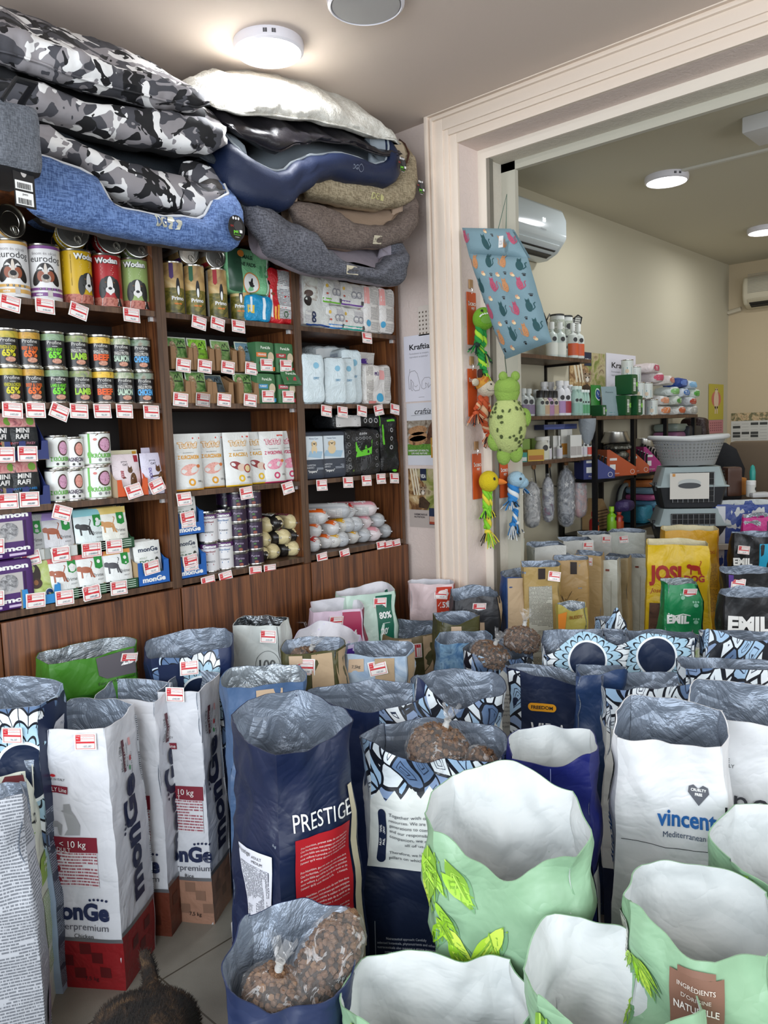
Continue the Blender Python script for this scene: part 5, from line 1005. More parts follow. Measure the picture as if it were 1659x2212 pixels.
# ---------------------------------------------------------------- open food sacks
FOIL = lambda: P('#8a94a2', .42, .4, kind='foil', bs=.5)
PAPERIN = lambda: P('#c6cac9', .6, kind='paper')
FOILW = lambda: P('#aab2b8', .35, .5, kind='foil')
class Sack:
    """A, B: pixels of the front face's top corners at height h; d depth; back: rise of the rim per station
    rim = heights offsets at [front-left, front-mid, front-right, side-right, back-right, back-mid, back-left, side-left]"""
    def __init__(s, A, B, h, d, label, base, lining, rim=(0,)*8, open_=.6, w=None, wt=1.0, dt=1.15, lean=0.0, leanf=0.0, amp=.008, seed=0, fold=.0, rise=None, yaw=None, group=None, fill=None, fillz=None, botk=.9, cat='sack', name='pet_food_sack', sides=None, ns=110, nz=38, rounded=.012, rk=.4):
        if B is None: a = b = onZ(*A, h); u = V((cos(radians(yaw)), sin(radians(yaw)), 0)); s.w = w
        else: a, b = onZ(*A, h), onZ(*B, h); u = (b-a); s.w = w or u.length
        mid = (a+b)/2; u.z = 0; u.normalize()
        n = V((-u.y, u.x, 0)); s.h, s.d, s.u, s.n = h, d, u, n
        c = mid+n*(d*dt*(open_*.5+.5*(1-open_))*1.0 if False else d/2); c.z = 0
        s.t = thing(name, label, cat, c, math.atan2(u.y, u.x), group); s.seed = seed; s.open = open_; s.wt, s.dt, s.amp, s.lean, s.leanf, s.fold, s.botk, s.rc = wt, dt, amp, lean, leanf, fold, botk, rounded
        s.L = 2*(s.w+d); w_ = s.w; rim = [r*rk if (i >= 3 and r > 0) else r for i, r in enumerate(rim)]
        st = [(-w_/2, 0), (0, 1), (w_/2, 2), (w_/2+d/2, 3), (w_/2+d, 4), (w_+d, 5), (w_+d+w_/2, 6), (w_+d+w_/2+d/2, 7)]
        s.rimpts = [(x, rim[i]) for x, i in st]; s.rimpts = [(p[0]-s.L, p[1]) for p in s.rimpts[-3:]]+s.rimpts+[(p[0]+s.L, p[1]) for p in s.rimpts[:3]]
        s.mats = {}; m = MB(); mt = P(base, .42, kind='paper') if isinstance(base, str) else base; s.ns, s.nz = ns, nz; s.m = m
        def grid(off, z0, mat, flip=False):
            vs = []; uv = []; fs = []
            for j in range(nz+1):
                for i in range(ns+1):
                    arc = -w_/2+s.L*i/ns; top = s.top(arc); z = z0+(top-z0)*j/nz; vs.append(s.P(arc, z, off)); uv.append((arc, z))
            for j in range(nz):
                for i in range(ns):
                    q = j*(ns+1)+i; f = (q, q+1, q+ns+2, q+ns+1); fs.append(f[::-1] if flip else f)
            m.add(vs, fs, mat, uv); return len(m.v)
        def grid2(mm, off, z0, mat):
            nonlocal m; old = m; m = mm; grid(off, z0, mat, True); m = old
        grid(0, 0.0, mt)
        m.add([s.P(-w_/2+s.L*i/ns, .0, 0) for i in range(ns)], [tuple(range(ns))[::-1]], mt)
        top0 = len(m.v)
        lm = lining() if callable(lining) else lining; s.lin = MB(); fz = fillz or h*.45
        mm = s.lin; grid2(mm, -.0025, fz-.01, lm)
        vs = []
        for i in range(ns+1):
            arc = -w_/2+s.L*i/ns; z = s.top(arc); vs += [s.P(arc, z, 0), s.P(arc, z, -.0025)]
        m.add(vs, [(2*i, 2*i+2, 2*i+3, 2*i+1) for i in range(ns)], mt)
        mm.add([s.P(-w_/2+s.L*i/ns, fz, -.003) for i in range(ns)]+[V((0, 0, fz+.01))], [(i, (i+1) % ns, ns) for i in range(ns)], fill or lm)
    def top(s, arc):
        while arc > s.L-s.w/2: arc -= s.L
        while arc < -s.w/2-s.d: arc += s.L
        base = lerp_pts(s.rimpts, arc)
        return s.h+base+.006*noise.noise(V((arc*16, s.seed*3.7, 1)))
    def P(s, arc, z, e=0, raw=False):
        w, d, L = s.w, s.d, s.L; a = (arc+w/2) % L
        if a < w: x, y, nx, ny = -w/2+a, -d/2, 0, -1
        elif a < w+d: x, y, nx, ny = w/2, -d/2+(a-w), 1, 0
        elif a < 2*w+d: x, y, nx, ny = w/2-(a-w-d), d/2, 0, 1
        else: x, y, nx, ny = -w/2, d/2-(a-2*w-d), -1, 0
        sx, sy = 2*x/w, 2*y/d; ex, ey = sx*math.sqrt(max(0, 1-sy*sy/2)), sy*math.sqrt(max(0, 1-sx*sx/2))
        q = z/s.h; k = s.open*smooth(.3, 1.0, q)+.06*smooth(0, .3, q)
        X = (sx*(1-k)+ex*1.12*k)*w/2*(1+(s.wt-1)*k); Y = (sy*(1-k)+ey*1.12*k)*d/2*(1+(s.dt-1)*k)
        if nx: f = (1-abs(sy))*s.fold*(1-.7*smooth(.75, 1.0, q)); X -= nx*f
        bul = 1+.05*sin(pi*min(1, q*1.3))*(1); X *= bul; Y *= bul*(s.botk+(1-s.botk)*smooth(0, .12, q))
        sd = s.seed*7.13; am = s.amp*(.4+smooth(.1, 1, q)*1.1)
        v = V((x*7, y*7+sd, z*6)); k1 = noise.noise(v); k2 = noise.noise(v*2.7+V((3, sd, 1)))
        k3 = abs(noise.noise(v*1.7+V((9, 2, sd))))
        o = am*(k1*1.6+k2*.6-k3*1.2)
        nn = V((nx*(1-k)+ex*k, ny*(1-k)+ey*k, 0)); nn = nn.normalized() if nn.length > .01 else V((nx, ny, 0))
        p = V((X, Y, z))+nn*(o+e)
        if sy > 0: p.y += s.lean*max(0, sy)*max(0, q-.6)**2*6
        if sy < 0: p.y -= s.leanf*max(0, -sy)*max(0, q-.6)**2*6
        return p
    def face(s, c, z=0):
        """decal mapping centred at arc c: (x, z)"""
        return lambda x, y, e=0: s.P(c+x, min(z+y, s.top(c+x)-.003), e*1.3+.0012)
    @property
    def front(s): return s.face(0)
    @property
    def right(s): return s.face(s.w/2+s.d/2)
    @property
    def left(s): return s.face(-s.w/2-s.d/2)
    def tag(s, x, z, tilt=0, sc=1, label=None, side=0, rx=0):
        c = {0: 0, 1: s.w/2+s.d/2, -1: -s.w/2-s.d/2}[side]; p = s.P(c+x, z, .004); q = s.P(c+x+.02, z, .004)-s.P(c+x-.02, z, .004); up = s.P(c+x, z+.02, .004)-s.P(c+x, z-.02, .004)
        r = math.atan2(q.y, q.x); nl = V((sin(r), -cos(r), 0)); ptag(s.t, p, r, -math.atan2(up.dot(nl), up.z)+rx, radians(tilt), sc, label)
    def done(s):
        s.m.build('sack_outer', s.t, smooth=50); s.lin.build('sack_lining', s.t, smooth=60); return s
def kbag(loc, r, L, yaw, tiltx, label, group='clear knotted bags of kibble', knot=True, col='#6b4c33', group_=None):
    """clear knotted bag of kibble: pieces inside a film"""
    t = thing('kibble_bag', label, 'bag of kibble', loc, yaw, group, rx=tiltx); rnd = random.Random(int(loc[0]*1000)); prof = [(.3, 0), (.75, .05), (1, .2), (1.02, .45), (.95, .7), (.7, .86), (.3, .96), (.1, 1.0)]
    R = lambda v: lerp_pts([(z, rr) for rr, z in prof], v)*r
    m = MB(); m.lathe([(max(.001, (rr*r)-.006), z*L) for rr, z in prof], P('#2f2015', .9), 20)
    cols = [P(c, .75) for c in ('#634630', '#523823', '#70533a', '#5b402a')]; N = int(min(520, 2*pi*r*L/(.00007)))
    for i in range(N):
        v = rnd.random(); a = rnd.random()*2*pi; rr = R(v)-.004; c = V((rr*cos(a), rr*sin(a), v*L)); M = Matrix.Rotation(rnd.random()*6, 3, V((rnd.random()-.5, rnd.random()-.5, rnd.random()-.5)).normalized()); q = rnd.uniform(.0048, .0065); n = 6
        m.add([c+M@V((q*cos(k*pi/3), q*sin(k*pi/3), zz)) for zz in (-.0028, .0028) for k in range(n)]+[c+M@V((0, 0, -.0042)), c+M@V((0, 0, .0042))], [(k, (k+1) % n, n+(k+1) % n, n+k) for k in range(n)]+[((k+1) % n, k, 12) for k in range(n)]+[(n+k, n+(k+1) % n, 13) for k in range(n)], cols[i % 4])
    m.build('kibble', t, smooth=0)
    m = MB(); n = 32; vs = []; fs = []; K = 26
    for j in range(K+1):
        v = j/K
        for i in range(n): a = 2*pi*i/n; rr = R(v)+.008+.0035*noise.noise(V((cos(a)*3, sin(a)*3, v*9)))+.004*abs(sin(a*7))*smooth(.72, .98, v); vs.append(V((rr*cos(a), rr*sin(a), v*L)))
    for j in range(K):
        for i in range(n): a, b = j*n+i, j*n+(i+1) % n; fs.append((a, b, b+n, a+n))
    m.add(vs, fs, clearfilm())
    if knot:
        m.lathe([(r*.12, L*.99), (.008, L+.008), (.006, L+.014), (.009, L+.02)], P('#c9c9c6', .3, kind='film', alpha=.7), 12)
        for q in range(6): a = q*1.05; m.tube([(0, 0, L+.018), (.008*cos(a), .008*sin(a), L+.03), (.022*cos(a), .022*sin(a), L+.045+.008*(q % 3))], [.004, .009, .008], clearfilm(), 6, flat=.25)
    m.build('clear_film', t, smooth=70); return t
PARA = ['Together with our pet companions, we share the', 'resources. We are the guardians of Nature in all her rich', 'generations to come. Our world is interconnected, our', 'and our responsibilities are shared. As a partner and', 'companion, we aspire to more natural and holistic', 'all of us, in harmony with Nature.', '', 'Therefore, we have created a multi-dimensional model of', 'pillars on which we build a path to harmonious living.']
def para(s, fn, x, y, w, lh, col='#3a3f4a', lines=PARA, k=3):
    for i, l in enumerate(lines):
        if l: s.m.text(fn, l, x, y-i*lh, lh*.8, col, k, w=w if len(l) > 36 else w*len(l)/48)
def pill(s, fn, x, y, w, h, txt=('NUTRITIONAL', 'PHILOSOPHY')):
    s.m.rect(fn, x-w/2, y-h/2, x+w/2, y+h/2, P('#16213e', .45), 2)
    for e in (-1, 1): s.m.disc(fn, x, y+e*h/2, w/2, w/2, P('#16213e', .45), 2)
    for i, t in enumerate(txt): s.m.text(fn, t, x-w*.2+i*w*.42, y, w*.36, WHITE, 4, rot=pi/2, bold=.03)
def leaf(m, fn, x, y, L, rot, c, k=3, wd=.3):
    pts = []; n = 7
    for i in range(n+1): t = i/n; pts.append((t*L, wd*L*sin(pi*t**.8)*.5))
    for i in range(n-1, 0, -1): t = i/n; pts.append((t*L, -wd*L*sin(pi*t**.8)*.5))
    c_, s_ = cos(rot), sin(rot); m.poly(fn, [(x+a*c_-b*s_, y+a*s_+b*c_) for a, b in pts], P(c, .45), k)
    d = '#7da83a' if c != '#7da83a' else '#a8cf55'
    m.line(fn, [(x, y), (x+L*.9*c_, y+L*.9*s_)], L*.03, P(d, .5), k+1)
    for t in (.25, .42, .6): 
        for q in (-1, 1): m.line(fn, [(x+t*L*c_, y+t*L*s_), (x+(t+.14)*L*c_-q*wd*L*.3*s_, y+(t+.14)*L*s_+q*wd*L*.3*c_)], L*.018, P(d, .5), k+1)
LG = ['#a8cf3a', '#8fc22e', '#b9d84a', '#7da83a', '#9acb3f', '#c4dc55']
def leaves(m, fn, x, z, n, sx, sz, seed, L=.07, shadow=True):
    r = random.Random(seed)
    for i in range(n):
        a, b, rot, l = x+r.uniform(-sx, sx), z+r.uniform(-sz, sz), r.uniform(-2.4, -.6), L*r.uniform(.7, 1.2)
        if shadow: leaf(m, fn, a+.008, b-.008, l, rot, '#6f9a70', 1)
        leaf(m, fn, a, b, l, rot, LG[r.randrange(6)], 3+i % 3)
def sign(m, fn, x, z, w, rot=0):
    f = sub(fn, x, z, rot, w/.1); m.rect(f, -.05, -.075, .052, .05, P('#7d5b4b', .5), 4, .012); m.rect(f, -.034, .05, .036, .063, P('#7d5b4b', .5), 4, .012)
    m.text(f, 'INGR\u00c9DIENTS', 0, .028, .0135, '#e2d8cc', 6, w=.07); m.text(f, "D'ORIGINE", 0, .006, .0135, '#e2d8cc', 6, w=.055); m.text(f, 'NATURELLE', 0, -.02, .024, '#ece4da', 6, w=.085, bold=.015)
VG = 'open white and navy sacks with mandala print'
# ---- front row: green sacks with white lining
GR = '#86a988'
# big green sack in the middle
s = Sack((1090, 1845), None, .68, .17, 'large pale green sack, wide open, with white lining and leaf print, front centre', GR, PAPERIN, rim=(.03, -.04, .0, .03, .06, .13, .10, .07), open_=.6, dt=1.1, lean=.03, amp=.012, seed=1, fillz=.3, rk=.5, w=.285, yaw=-60)
m, f = s.m, s.front
leaves(m, f, -.13, .63, 7, .035, .05, 3, .09); leaves(m, f, -.125, .50, 6, .03, .06, 5, .085); leaves(m, f, -.02, .54, 4, .04, .03, 9, .085)
sign(m, f, -.095, .385, .085, .12)
for (cx, r, c) in ((.03, .05, '#e3dcc0'), (.03, .04, '#6f9a5c')): m.disc(f, cx, .24, r, r*.8, P(c), 2 if r > .045 else 3)
s.done()
# lower centre green sack: only its opening shows
s = Sack((945, 2270), None, .48, .17, 'pale green sack with white lining at the bottom edge, leaf strip at its left corner', GR, PAPERIN, rim=(.04, -.03, .02, .05, .055, .05, .045, .04), open_=.5, dt=1.1, lean=.02, amp=.012, seed=2, fillz=.25, w=.29, yaw=-52)
leaves(s.m, s.front, -.14, .46, 6, .02, .05, 12, .07); s.done()
s = Sack((1330, 2235), None, .55, .15, 'green sack with tall white lining fold, bottom right of centre', GR, PAPERIN, rim=(.04, -.03, .05, .03, .03, .10, .12, .05), open_=.5, dt=1.1, lean=.02, amp=.012, seed=3, fillz=.25, w=.24, yaw=-66)
leaves(s.m, s.front, -.09, .50, 8, .04, .07, 14, .08); s.done()
s = Sack((1505, 2045), None, .62, .17, 'green sack with brown sign and broad white lining, right foreground', GR, PAPERIN, rim=(.04, -.01, .0, .04, .06, .12, .10, .06), open_=.55, dt=1.1, lean=.02, amp=.012, seed=4, rk=.15, fillz=.3, w=.24, yaw=-72)
m, f = s.m, s.front; leaves(m, f, -.115, .55, 7, .012, .05, 21, .055); sign(m, f, .0, .545, .085, 0)
m.rect(s.left, -.06, .48, .06, .6, micro('#cfd0c6', '#4a4a4a', .006, .4), 2); s.done()
s = Sack((1722, 1925), None, .62, .18, 'green sack with mirrored print showing through its white lining, right edge', GR, PAPERIN, rim=(.02, .0, .0, .03, .08, .12, .12, .08), open_=.6, dt=1.1, lean=.02, amp=.01, seed=5, fillz=.3, w=.26, yaw=-74)
m, f = s.m, s.front; leaves(m, f, -.08, .60, 7, .035, .035, 31, .065); sign(m, f, .0, .52, .08, 0); s.done()
# small navy sack with kibble bags, bottom centre
s = Sack((606, 2165), None, .50, .17, 'small open navy sack with silver lining holding knotted kibble bags, bottom centre', '#182648', FOIL, rim=(.015, -.01, .0, .03, .09, .12, .09, .04), open_=.5, dt=1.15, lean=.02, amp=.012, seed=6, fillz=.40, w=.215, yaw=-48)
s.tag(.045, .405, 2, 1.15); s.done(); sx = s.t
c = sx.location; u = s.u; n_ = s.n
kbag((c.x-u.x*.035-n_.x*.02, c.y-u.y*.035-n_.y*.02, .415), .052, .1, .4, .25, 'small knotted bag of fine kibble at the left in the small navy sack')
kbag((c.x-u.x*.075-n_.x*.04, c.y-u.y*.075-n_.y*.04, .415), .024, .05, .4, .9, 'tiny bag of kibble at the left rim of the small navy sack', knot=False)
tt = kbag((c.x+u.x*.01-n_.x*.01, c.y+u.y*.01-n_.y*.01, .41), .048, .2, 0, 0, 'long clear bag of brown kibble leaning in the small navy sack', knot=False)
tt.rotation_euler = (V((u.x*.6+n_.x*.3, u.y*.6+n_.y*.3, .9)).to_track_quat('Z', 'Y')).to_euler()
# tall navy Prestige sack
s = Sack((685, 1598), None, .79, .21, 'tall open navy sack with red text panel and silver lining, left of centre', '#131e3c', FOIL, rim=(-.01, -.01, .01, .05, .08, .10, .06, .03), open_=.65, dt=1.1, wt=1.0, amp=.010, seed=7, w=.22, fillz=.4, yaw=-8)
m = s.m; f = sub(s.front, 0, -.05)
m.rect(f, -.075, .36, .075, .645, P('#b3202a', .4), 2); m.text(f, 'PRESTIGE', .0, .675, .05, WHITE, 3, w=.155); lines = ['Pro-Nutrition, prenez soin de son bien-\u00eatre', 'Chez Pro-Nutrition, nous pensons que votre compagnon', 'de votre fid\u00e8le ami m\u00e9rite le meilleur au quotidien', 'nous veillons \u00e0 prendre soin de sa sant\u00e9 et de', "l'amour qu'il vous donne \u00e0 chaque instant."]
for b in range(5): para(s, f, .0, .625-b*.054, .125, .0085, '#ecdcd8', lines, 4)
m.rect(f, .082, .34, .1, .72, P('#cfc5a8', .5), 2); m.rect(f, -.1, .05, .13, .34, P('#cfc5a8', .5), 1)
l = sub(s.left, 0, -.05)
m.rect(l, -.03, .385, .08, .61, P('#d9dbe4', .45), 3); m.text(l, 'Prestige', -.005, .6, .014, INK, 5); m.text(l, 'ADULT', .035, .595, .009, INK, 5); m.text(l, 'MEDIUM', .035, .584, .009, INK, 5); m.rect(l, -.025, .4, .07, .575, micro('#d9dbe4', '#4a4c58', .0045, .42, vert=True), 4)
m.rect(l, -.035, .0, .09, .5, micro('#c9c3ae', '#55524a', .0055, .4), 1, .03)
g = s.face(-s.w-s.d)
m.poly(g, [(-.02, .02), (.11, .02), (.11, .33), (.04, .42), (-.02, .3)], photo(['#2a2422', '#d8d2cc', '#efeae6', '#4a3a34'], 8, 4), 2); m.disc(g, .03, .15, .06, .075, P('#d5dde6', .45), 3); m.ring(g, .03, .15, .055, .002, P('#3a6ab0'), 4); m.disc(g, .03, .145, .02, .03, P('#3a6ab0'), 4); m.text(g, 'FABRIQU\u00c9', .03, .195, .015, '#3a6ab0', 4); m.text(g, 'EN BRETAGNE', .03, .1, .011, '#3a6ab0', 4)
s.done()
# mandala sack with knotted kibble in front
VB = lambda zb, zn, seed=0, **k: vida('band', zb=zb, zn=zn, seed=seed, **k)
s = Sack((925, 1640), None, .69, .17, 'open mandala-print sack with big knotted bags of kibble on top, beside the red-panel sack', VB(.60, .42, 1), FOIL, rim=(.03, -.005, .0, .02, .05, .06, .04, .03), open_=.55, dt=1.1, amp=.009, seed=8, fillz=.61, w=.32, yaw=-58)
m = s.m; f = sub(s.front, 0, -.10)
pill(s, f, -.125, .60, .022, .11); para(s, f, .04, .655, .29, .0135, k=3); m.text(f, 'HARMONY', .12, .455, .022, WHITE, 3, bold=.02); m.text(f, 'OF HEALTH, LIFE AND NATURE', .14, .432, .016, WHITE, 3)
para(s, f, .07, .395, .11, .011, '#c9d0dc', ['Whole-body well-being:', 'microbiome through NUTRI', 'well-being through careful', 'a blend of fibre, prebiotics'], 3); para(s, f, -.06, .36, .13, .011, '#c9d0dc', ['Nutraceutical approach: Carefully', 'selected botanicals, phytonutrients and other', 'nutraceuticals also support a strong immune', 'system and harmony of body and mind.'], 3)
para(s, f, -.05, .2, .12, .012, '#c9d0dc', ['Nutrition & craftwork:', 'natural ingredients carefully', 'chosen, gently cooked and', 'to maximise quality and each'], 3)
for x, z in ((.03, .30), (.02, .23)): m.ring(f, x, z, .014, .003, P('#d8b8b8'), 3); m.disc(f, x, z, .006, .006, P('#c85a5a'), 3)
m.line(f, [(-.13, .4), (-.13, .30), (.01, .285)], .0012, P('#c9d0dc'), 3); m.line(f, [(.01, .43), (.01, .36), (.12, .35)], .0012, P('#c9d0dc'), 3)
s.done(); c = s.t.location; u, n_ = s.u, s.n
kbag((c.x+u.x*.0-n_.x*.0, c.y+u.y*.0-n_.y*.0, .635), .07, .1, .6, .3, 'big knotted clear bag of brown kibble heaped in the mandala sack')
kbag((c.x+u.x*.10-n_.x*.01, c.y+u.y*.10-n_.y*.01, .63), .035, .065, .2, .5, 'smaller clear bag of kibble at the right rim of the mandala sack', knot=False)
# dark blue sack, white side panel with +25 years
s = Sack((1190, 1645), None, .71, .15, 'royal blue open sack with white lining and a +25 years roundel on its side', '#161c5e', PAPERIN, rim=(.0, -.005, .02, .03, .06, .05, .03, .02), open_=.5, dt=1.1, amp=.009, seed=9, fillz=.4, w=.19, yaw=-62)
m, f, r = s.m, s.front, s.right
m.line(f, [(-.0, .8), (-.0, .05)], .0012, P('#8a90b8'), 2); m.rect(r, -.075, .1, .08, .46, P('#c9cacc', .5), 2); m.poly(r, [(-.075, .40), (.08, .46), (.08, .52), (-.075, .48)], P('#14184a'), 3); m.ring(r, .02, .30, .036, .002, P('#6aa0b0'), 4); m.text(r, '+25', .012, .31, .038, INK, 4, bold=.05); m.text(r, 'years', .02, .283, .018, '#3a3a44', 4); m.rect(r, -.0, .12, .08, .2, P('#161c4e'), 3)
m.rect(f, .02, .12, .09, .36, micro('#12164a', '#8a90b0', .006, .4), 2); m.ring(s.right, .0, .72, .018, .002, P('#aab0d0'), 4); s.done()
# white vincent sack
s = Sack((1449, 1604), None, .76, .17, 'open white sack with blue wordmark and grey heart, silver lining, right of centre', '#d5d6d8', FOIL, rim=(.0, .0, .0, .02, .06, .09, .10, .06), open_=.45, dt=1.2, amp=.007, seed=10, fillz=.4, w=.235, yaw=-70)
m = s.m; f, l = sub(s.front, 0, .0), sub(s.left, 0, -.02)
m.text(f, 'vincent', .035, .60, .052, '#1f5a9a', 3, bold=.025, w=.125); m.text(f, 'Mediterranean Mood', .05, .565, .018, '#3a4a66', 3, w=.13); m.rect(f, -.105, .535, .115, .5365, P('#3a3c40'), 2)
hx, hz = .06, .66; m.poly(f, [(hx, hz-.024), (hx+.022, hz+.002), (hx+.02, hz+.014), (hx+.01, hz+.018), (hx, hz+.01), (hx-.01, hz+.018), (hx-.02, hz+.014), (hx-.022, hz+.002)], P('#4a4c54'), 3); m.text(f, 'CRUELTY', hx, hz+.008, .0075, WHITE, 5, bold=.03); m.text(f, 'FREE', hx, hz-.001, .0075, WHITE, 5, bold=.03)
m.rect(f, .02, .42, .125, .5, P('#b07a3a', .5), 2); m.text(f, 'mo', .075, .45, .075, WHITE, 4, bold=.02); m.text(f, 'l', .115, .62, .05, INK, 3)
m.rect(l, -.08, .6, .02, .84, micro('#c6cacd', '#5a5e66', .005, .4), 2); m.text(l, 'vincent', .06, .55, .045, '#1f5a9a', 3, rot=-pi/2, bold=.025, w=.13); s.done()
# white uno sack at the right edge
s = Sack((1620, 1560), None, .76, .17, 'open white sack with dark italy map print and price tag, right edge', '#d2d3d5', FOIL, rim=(.0, .0, .0, .02, .05, .07, .09, .05), open_=.45, dt=1.2, amp=.007, seed=11, fillz=.4, w=.25, yaw=-72)
m = s.m; f = sub(s.front, 0, -.04)
m.text(f, 'uno', -.015, .62, .09, '#33353c', 3, w=.115); m.text(f, 'Mono', -.02, .58, .018, INK, 3); m.text(f, 'protein Dog Food', -.005, .565, .018, '#3a3c44', 3, w=.14); m.text(f, 'MADE', -.06, .71, .012, INK, 3); m.text(f, 'in ITALY', -.055, .698, .012, INK, 3); m.poly(f, [(-.08, .69), (-.072, .695), (-.066, .68), (-.055, .665), (-.05, .655), (-.06, .66), (-.072, .672), (-.078, .665), (-.085, .65), (-.088, .66)], P('#2a2c30'), 3)
m.rect(f, -.11, .54, .12, .5412, P('#3a3c40'), 2); s.tag(.085, .715, 0, 1.1); s.done()
# ---- Monge sacks on the left
def monge_art(s, red, word, sub_, tilt=0, dogs=True):
    m, f, r = s.m, s.front, s.right; w = s.w
    m.rect(f, -w/2, .0, w/2, .135, P(red, .4, kind='paper'), 1); m.rect(f, -w/2, .135, w/2, .145, P('#8a8c90', .3, .6), 2); m.rect(r, -s.d/2, .0, s.d*.46, .15, P(red, .4, kind='paper'), 1); m.rect(r, -s.d/2, .15, s.d*.46, .162, P('#8a8c90', .3, .6), 2)
    dk = P({'#8a1a1f': '#5a1418', '#6a3424': '#552a1e', '#a9806a': '#8a6a58'}[red], .4)
    for x, z in ((-.05, .08), (-.02, .045), (.03, .09), (.05, .05), (.0, .115)): m.rect(f, x-.015, z-.015, x+.015, z+.015, dk, 2)
    for x, z in ((-.03, .1), (.01, .065), (.035, .11)): m.rect(r, x-.015, z-.015, x+.015, z+.015, dk, 2)
    m.text(f, 'monGe', -.015, .215, .062, '#1f2a4c', 3, bold=.045, w=.17); m.text(f, 'Superpremium', -.01, .175, .026, '#5a5c66', 3, w=.155); m.text(f, sub_, .0, .15, .016, INK, 3)
    for q in range(5): m.disc(f, .022+q*.011, .252-.0006*(q-2)**2, .0035, .0035, P('#1f2a4c'), 3)
    m.rect(f, -.09, .38, .055, .42, P('#7d1f30', .45), 2); m.text(f, '< 10 kg', -.01, .402, .024, WHITE, 4); m.text(f, 'ADULT', -.04, .386, .016, WHITE, 4)
    m.rect(f, -.085, .285, .052, .38, micro('#dcdde0', '#a05a64', .0085, .42), 2)
    for z in (.365, .335, .305): m.disc(f, -.055, z, .009, .008, P('#8a2a34'), 4)
    if dogs: g = P('#9a9c9e', .5); m.poly(f, [(-.03, .425), (.01, .425), (.012, .45), (.002, .475), (-.008, .49), (-.012, .508), (-.03, .505), (-.03, .49), (-.038, .488), (-.03, .484), (-.024, .46), (-.02, .44)], g, 2); m.poly(f, [(-.09, .455), (-.05, .46), (-.035, .452), (-.038, .425), (-.044, .425), (-.05, .445), (-.09, .44)], g, 2)
    m.text(f, 'DAILY Line', -.06, .542, .018, '#7d1f30', 3); m.rect(f, -.09, .533, -.015, .552, P('#7d1f30'), 2); m.text(f, 'DAILY Line', -.055, .542, .016, WHITE, 4); m.disc(f, -.06, .578, .008, .004, P('#c0282f'), 2); m.text(f, 'MADE IN ITALY', -.055, .568, .009, INK, 2)
    m.text(f, '7,5 kg', .01, .03, .016, INK, 4)
    m.text(r, 'monGe', .0, .37, .095, '#1a2140', 3, rot=pi/2, bold=.045, w=.34)
    for q in range(5): m.disc(r, -.036, .40+q*.014, .0045, .0045, P('#1a2140'), 3)
    m.rect(r, -.022, .56, -.008, .645, P('#5a2430'), 2); m.text(r, 'DAILY Line', -.015, .6, .012, WHITE, 4, rot=pi/2); m.text(r, 'Mini < 10kg', -.032, .6, .014, INK, 2, rot=pi/2); m.text(r, 'Rich in Chicken', .002, .6, .01, INK, 2, rot=pi/2); m.disc(r, .018, .585, .004, .008, P('#c0282f'), 2); m.disc(r, .014, .56, .004, .007, P('#2f8a4a'), 2); m.text(r, 'MADE IN ITALY', .025, .57, .009, INK, 2, rot=pi/2); m.rect(r, .014, .62, .024, .64, P('#d8a0a0'), 2)
    bk = s.face(s.w+s.d); m.rect(bk, -s.w/2, .16, s.w/2, s.h*.97, micro('#b9bcc0', '#5a5c62', .006, .4), 1, .03); m.rect(bk, -s.w/2+.005, .09, -s.w/2+.035, .2, P('#cfd0cc'), 2)
    for q in range(6): m.rect(bk, -s.w/2+.01, .13+q*.008, -s.w/2+.03, .134+q*.008, INK, 3)
MG = 'white and blue dog food sacks with vertical wordmark'
s = Sack((150, 1577), None, .70, .18, 'white dog food sack with crimson base and 640 price tag, standing frontmost at left', '#d8dadf', FOIL, rim=(.0, .0, .0, .01, .03, .045, .04, .02), open_=.18, dt=1.0, amp=.006, seed=12, fillz=.4, botk=.97, w=.20, yaw=-56)
monge_art(s, '#8a1a1f', '', 'Chicken'); s.tag(.045, .672, 1, .95); s.done()
s = Sack((268, 1512), None, .70, .13, 'white dog food sack with brick brown base, middle of the three at left', '#d8dadf', FOIL, rim=(.0, .0, -.01, .01, .03, .04, .04, .02), open_=.18, dt=1.0, amp=.006, seed=13, fillz=.4, botk=.97, w=.19, yaw=-56)
monge_art(s, '#6a3424', '', 'Vegetables', dogs=False); s.tag(-.04, .672, 1, .95); s.done()
s = Sack((386, 1496), None, .70, .14, 'white dog food sack with pinkish copper base, touching the tall navy sack', '#d8dadf', FOIL, rim=(.0, .0, .0, .02, .035, .045, .04, .02), open_=.18, dt=1.0, amp=.006, seed=14, fillz=.4, botk=.97, w=.13, yaw=-58)
monge_art(s, '#a9806a', '', 'Rice', dogs=False); s.tag(-.01, .695, 1, .95); s.done()
# sacks cut by the left edge
s = Sack((-110, 1765), (2, 1745), .64, .14, 'grey-white sack back covered in small print, cut by the left edge', micro('#b4b7bd', '#6d7178', .0075, .4), FOIL, rim=(.0, .0, .02, -.04, .0, .0, .0, .0), open_=.2, dt=1.0, amp=.009, seed=15, fillz=.3, w=.2, botk=1.1)
s.m.rect(s.right, -.03, .08, .04, .16, micro('#a8a0b0', '#5a4a66', .005, .35), 3); s.done()
s = Sack((-98, 1690), (28, 1676), .63, .10, 'cream sack with green letters and maroon edge, second from the left edge', '#cfd2c2', FOIL, rim=(.0, .0, .0, -.06, -.0, .0, .0, .0), open_=.2, dt=1.0, amp=.008, seed=16, fillz=.3, w=.2)
m, f, r = s.m, s.front, s.right
m.poly(f, [(-.1, .64), (.1, .64), (.1, .6), (.02, .56), (-.1, .53)], P('#5e2226', .5), 2); m.text(f, 'Anima', .065, .52, .06, INK, 3, w=.1); m.text(f, 'ADULT', .065, .47, .025, '#6f9a3a', 3)
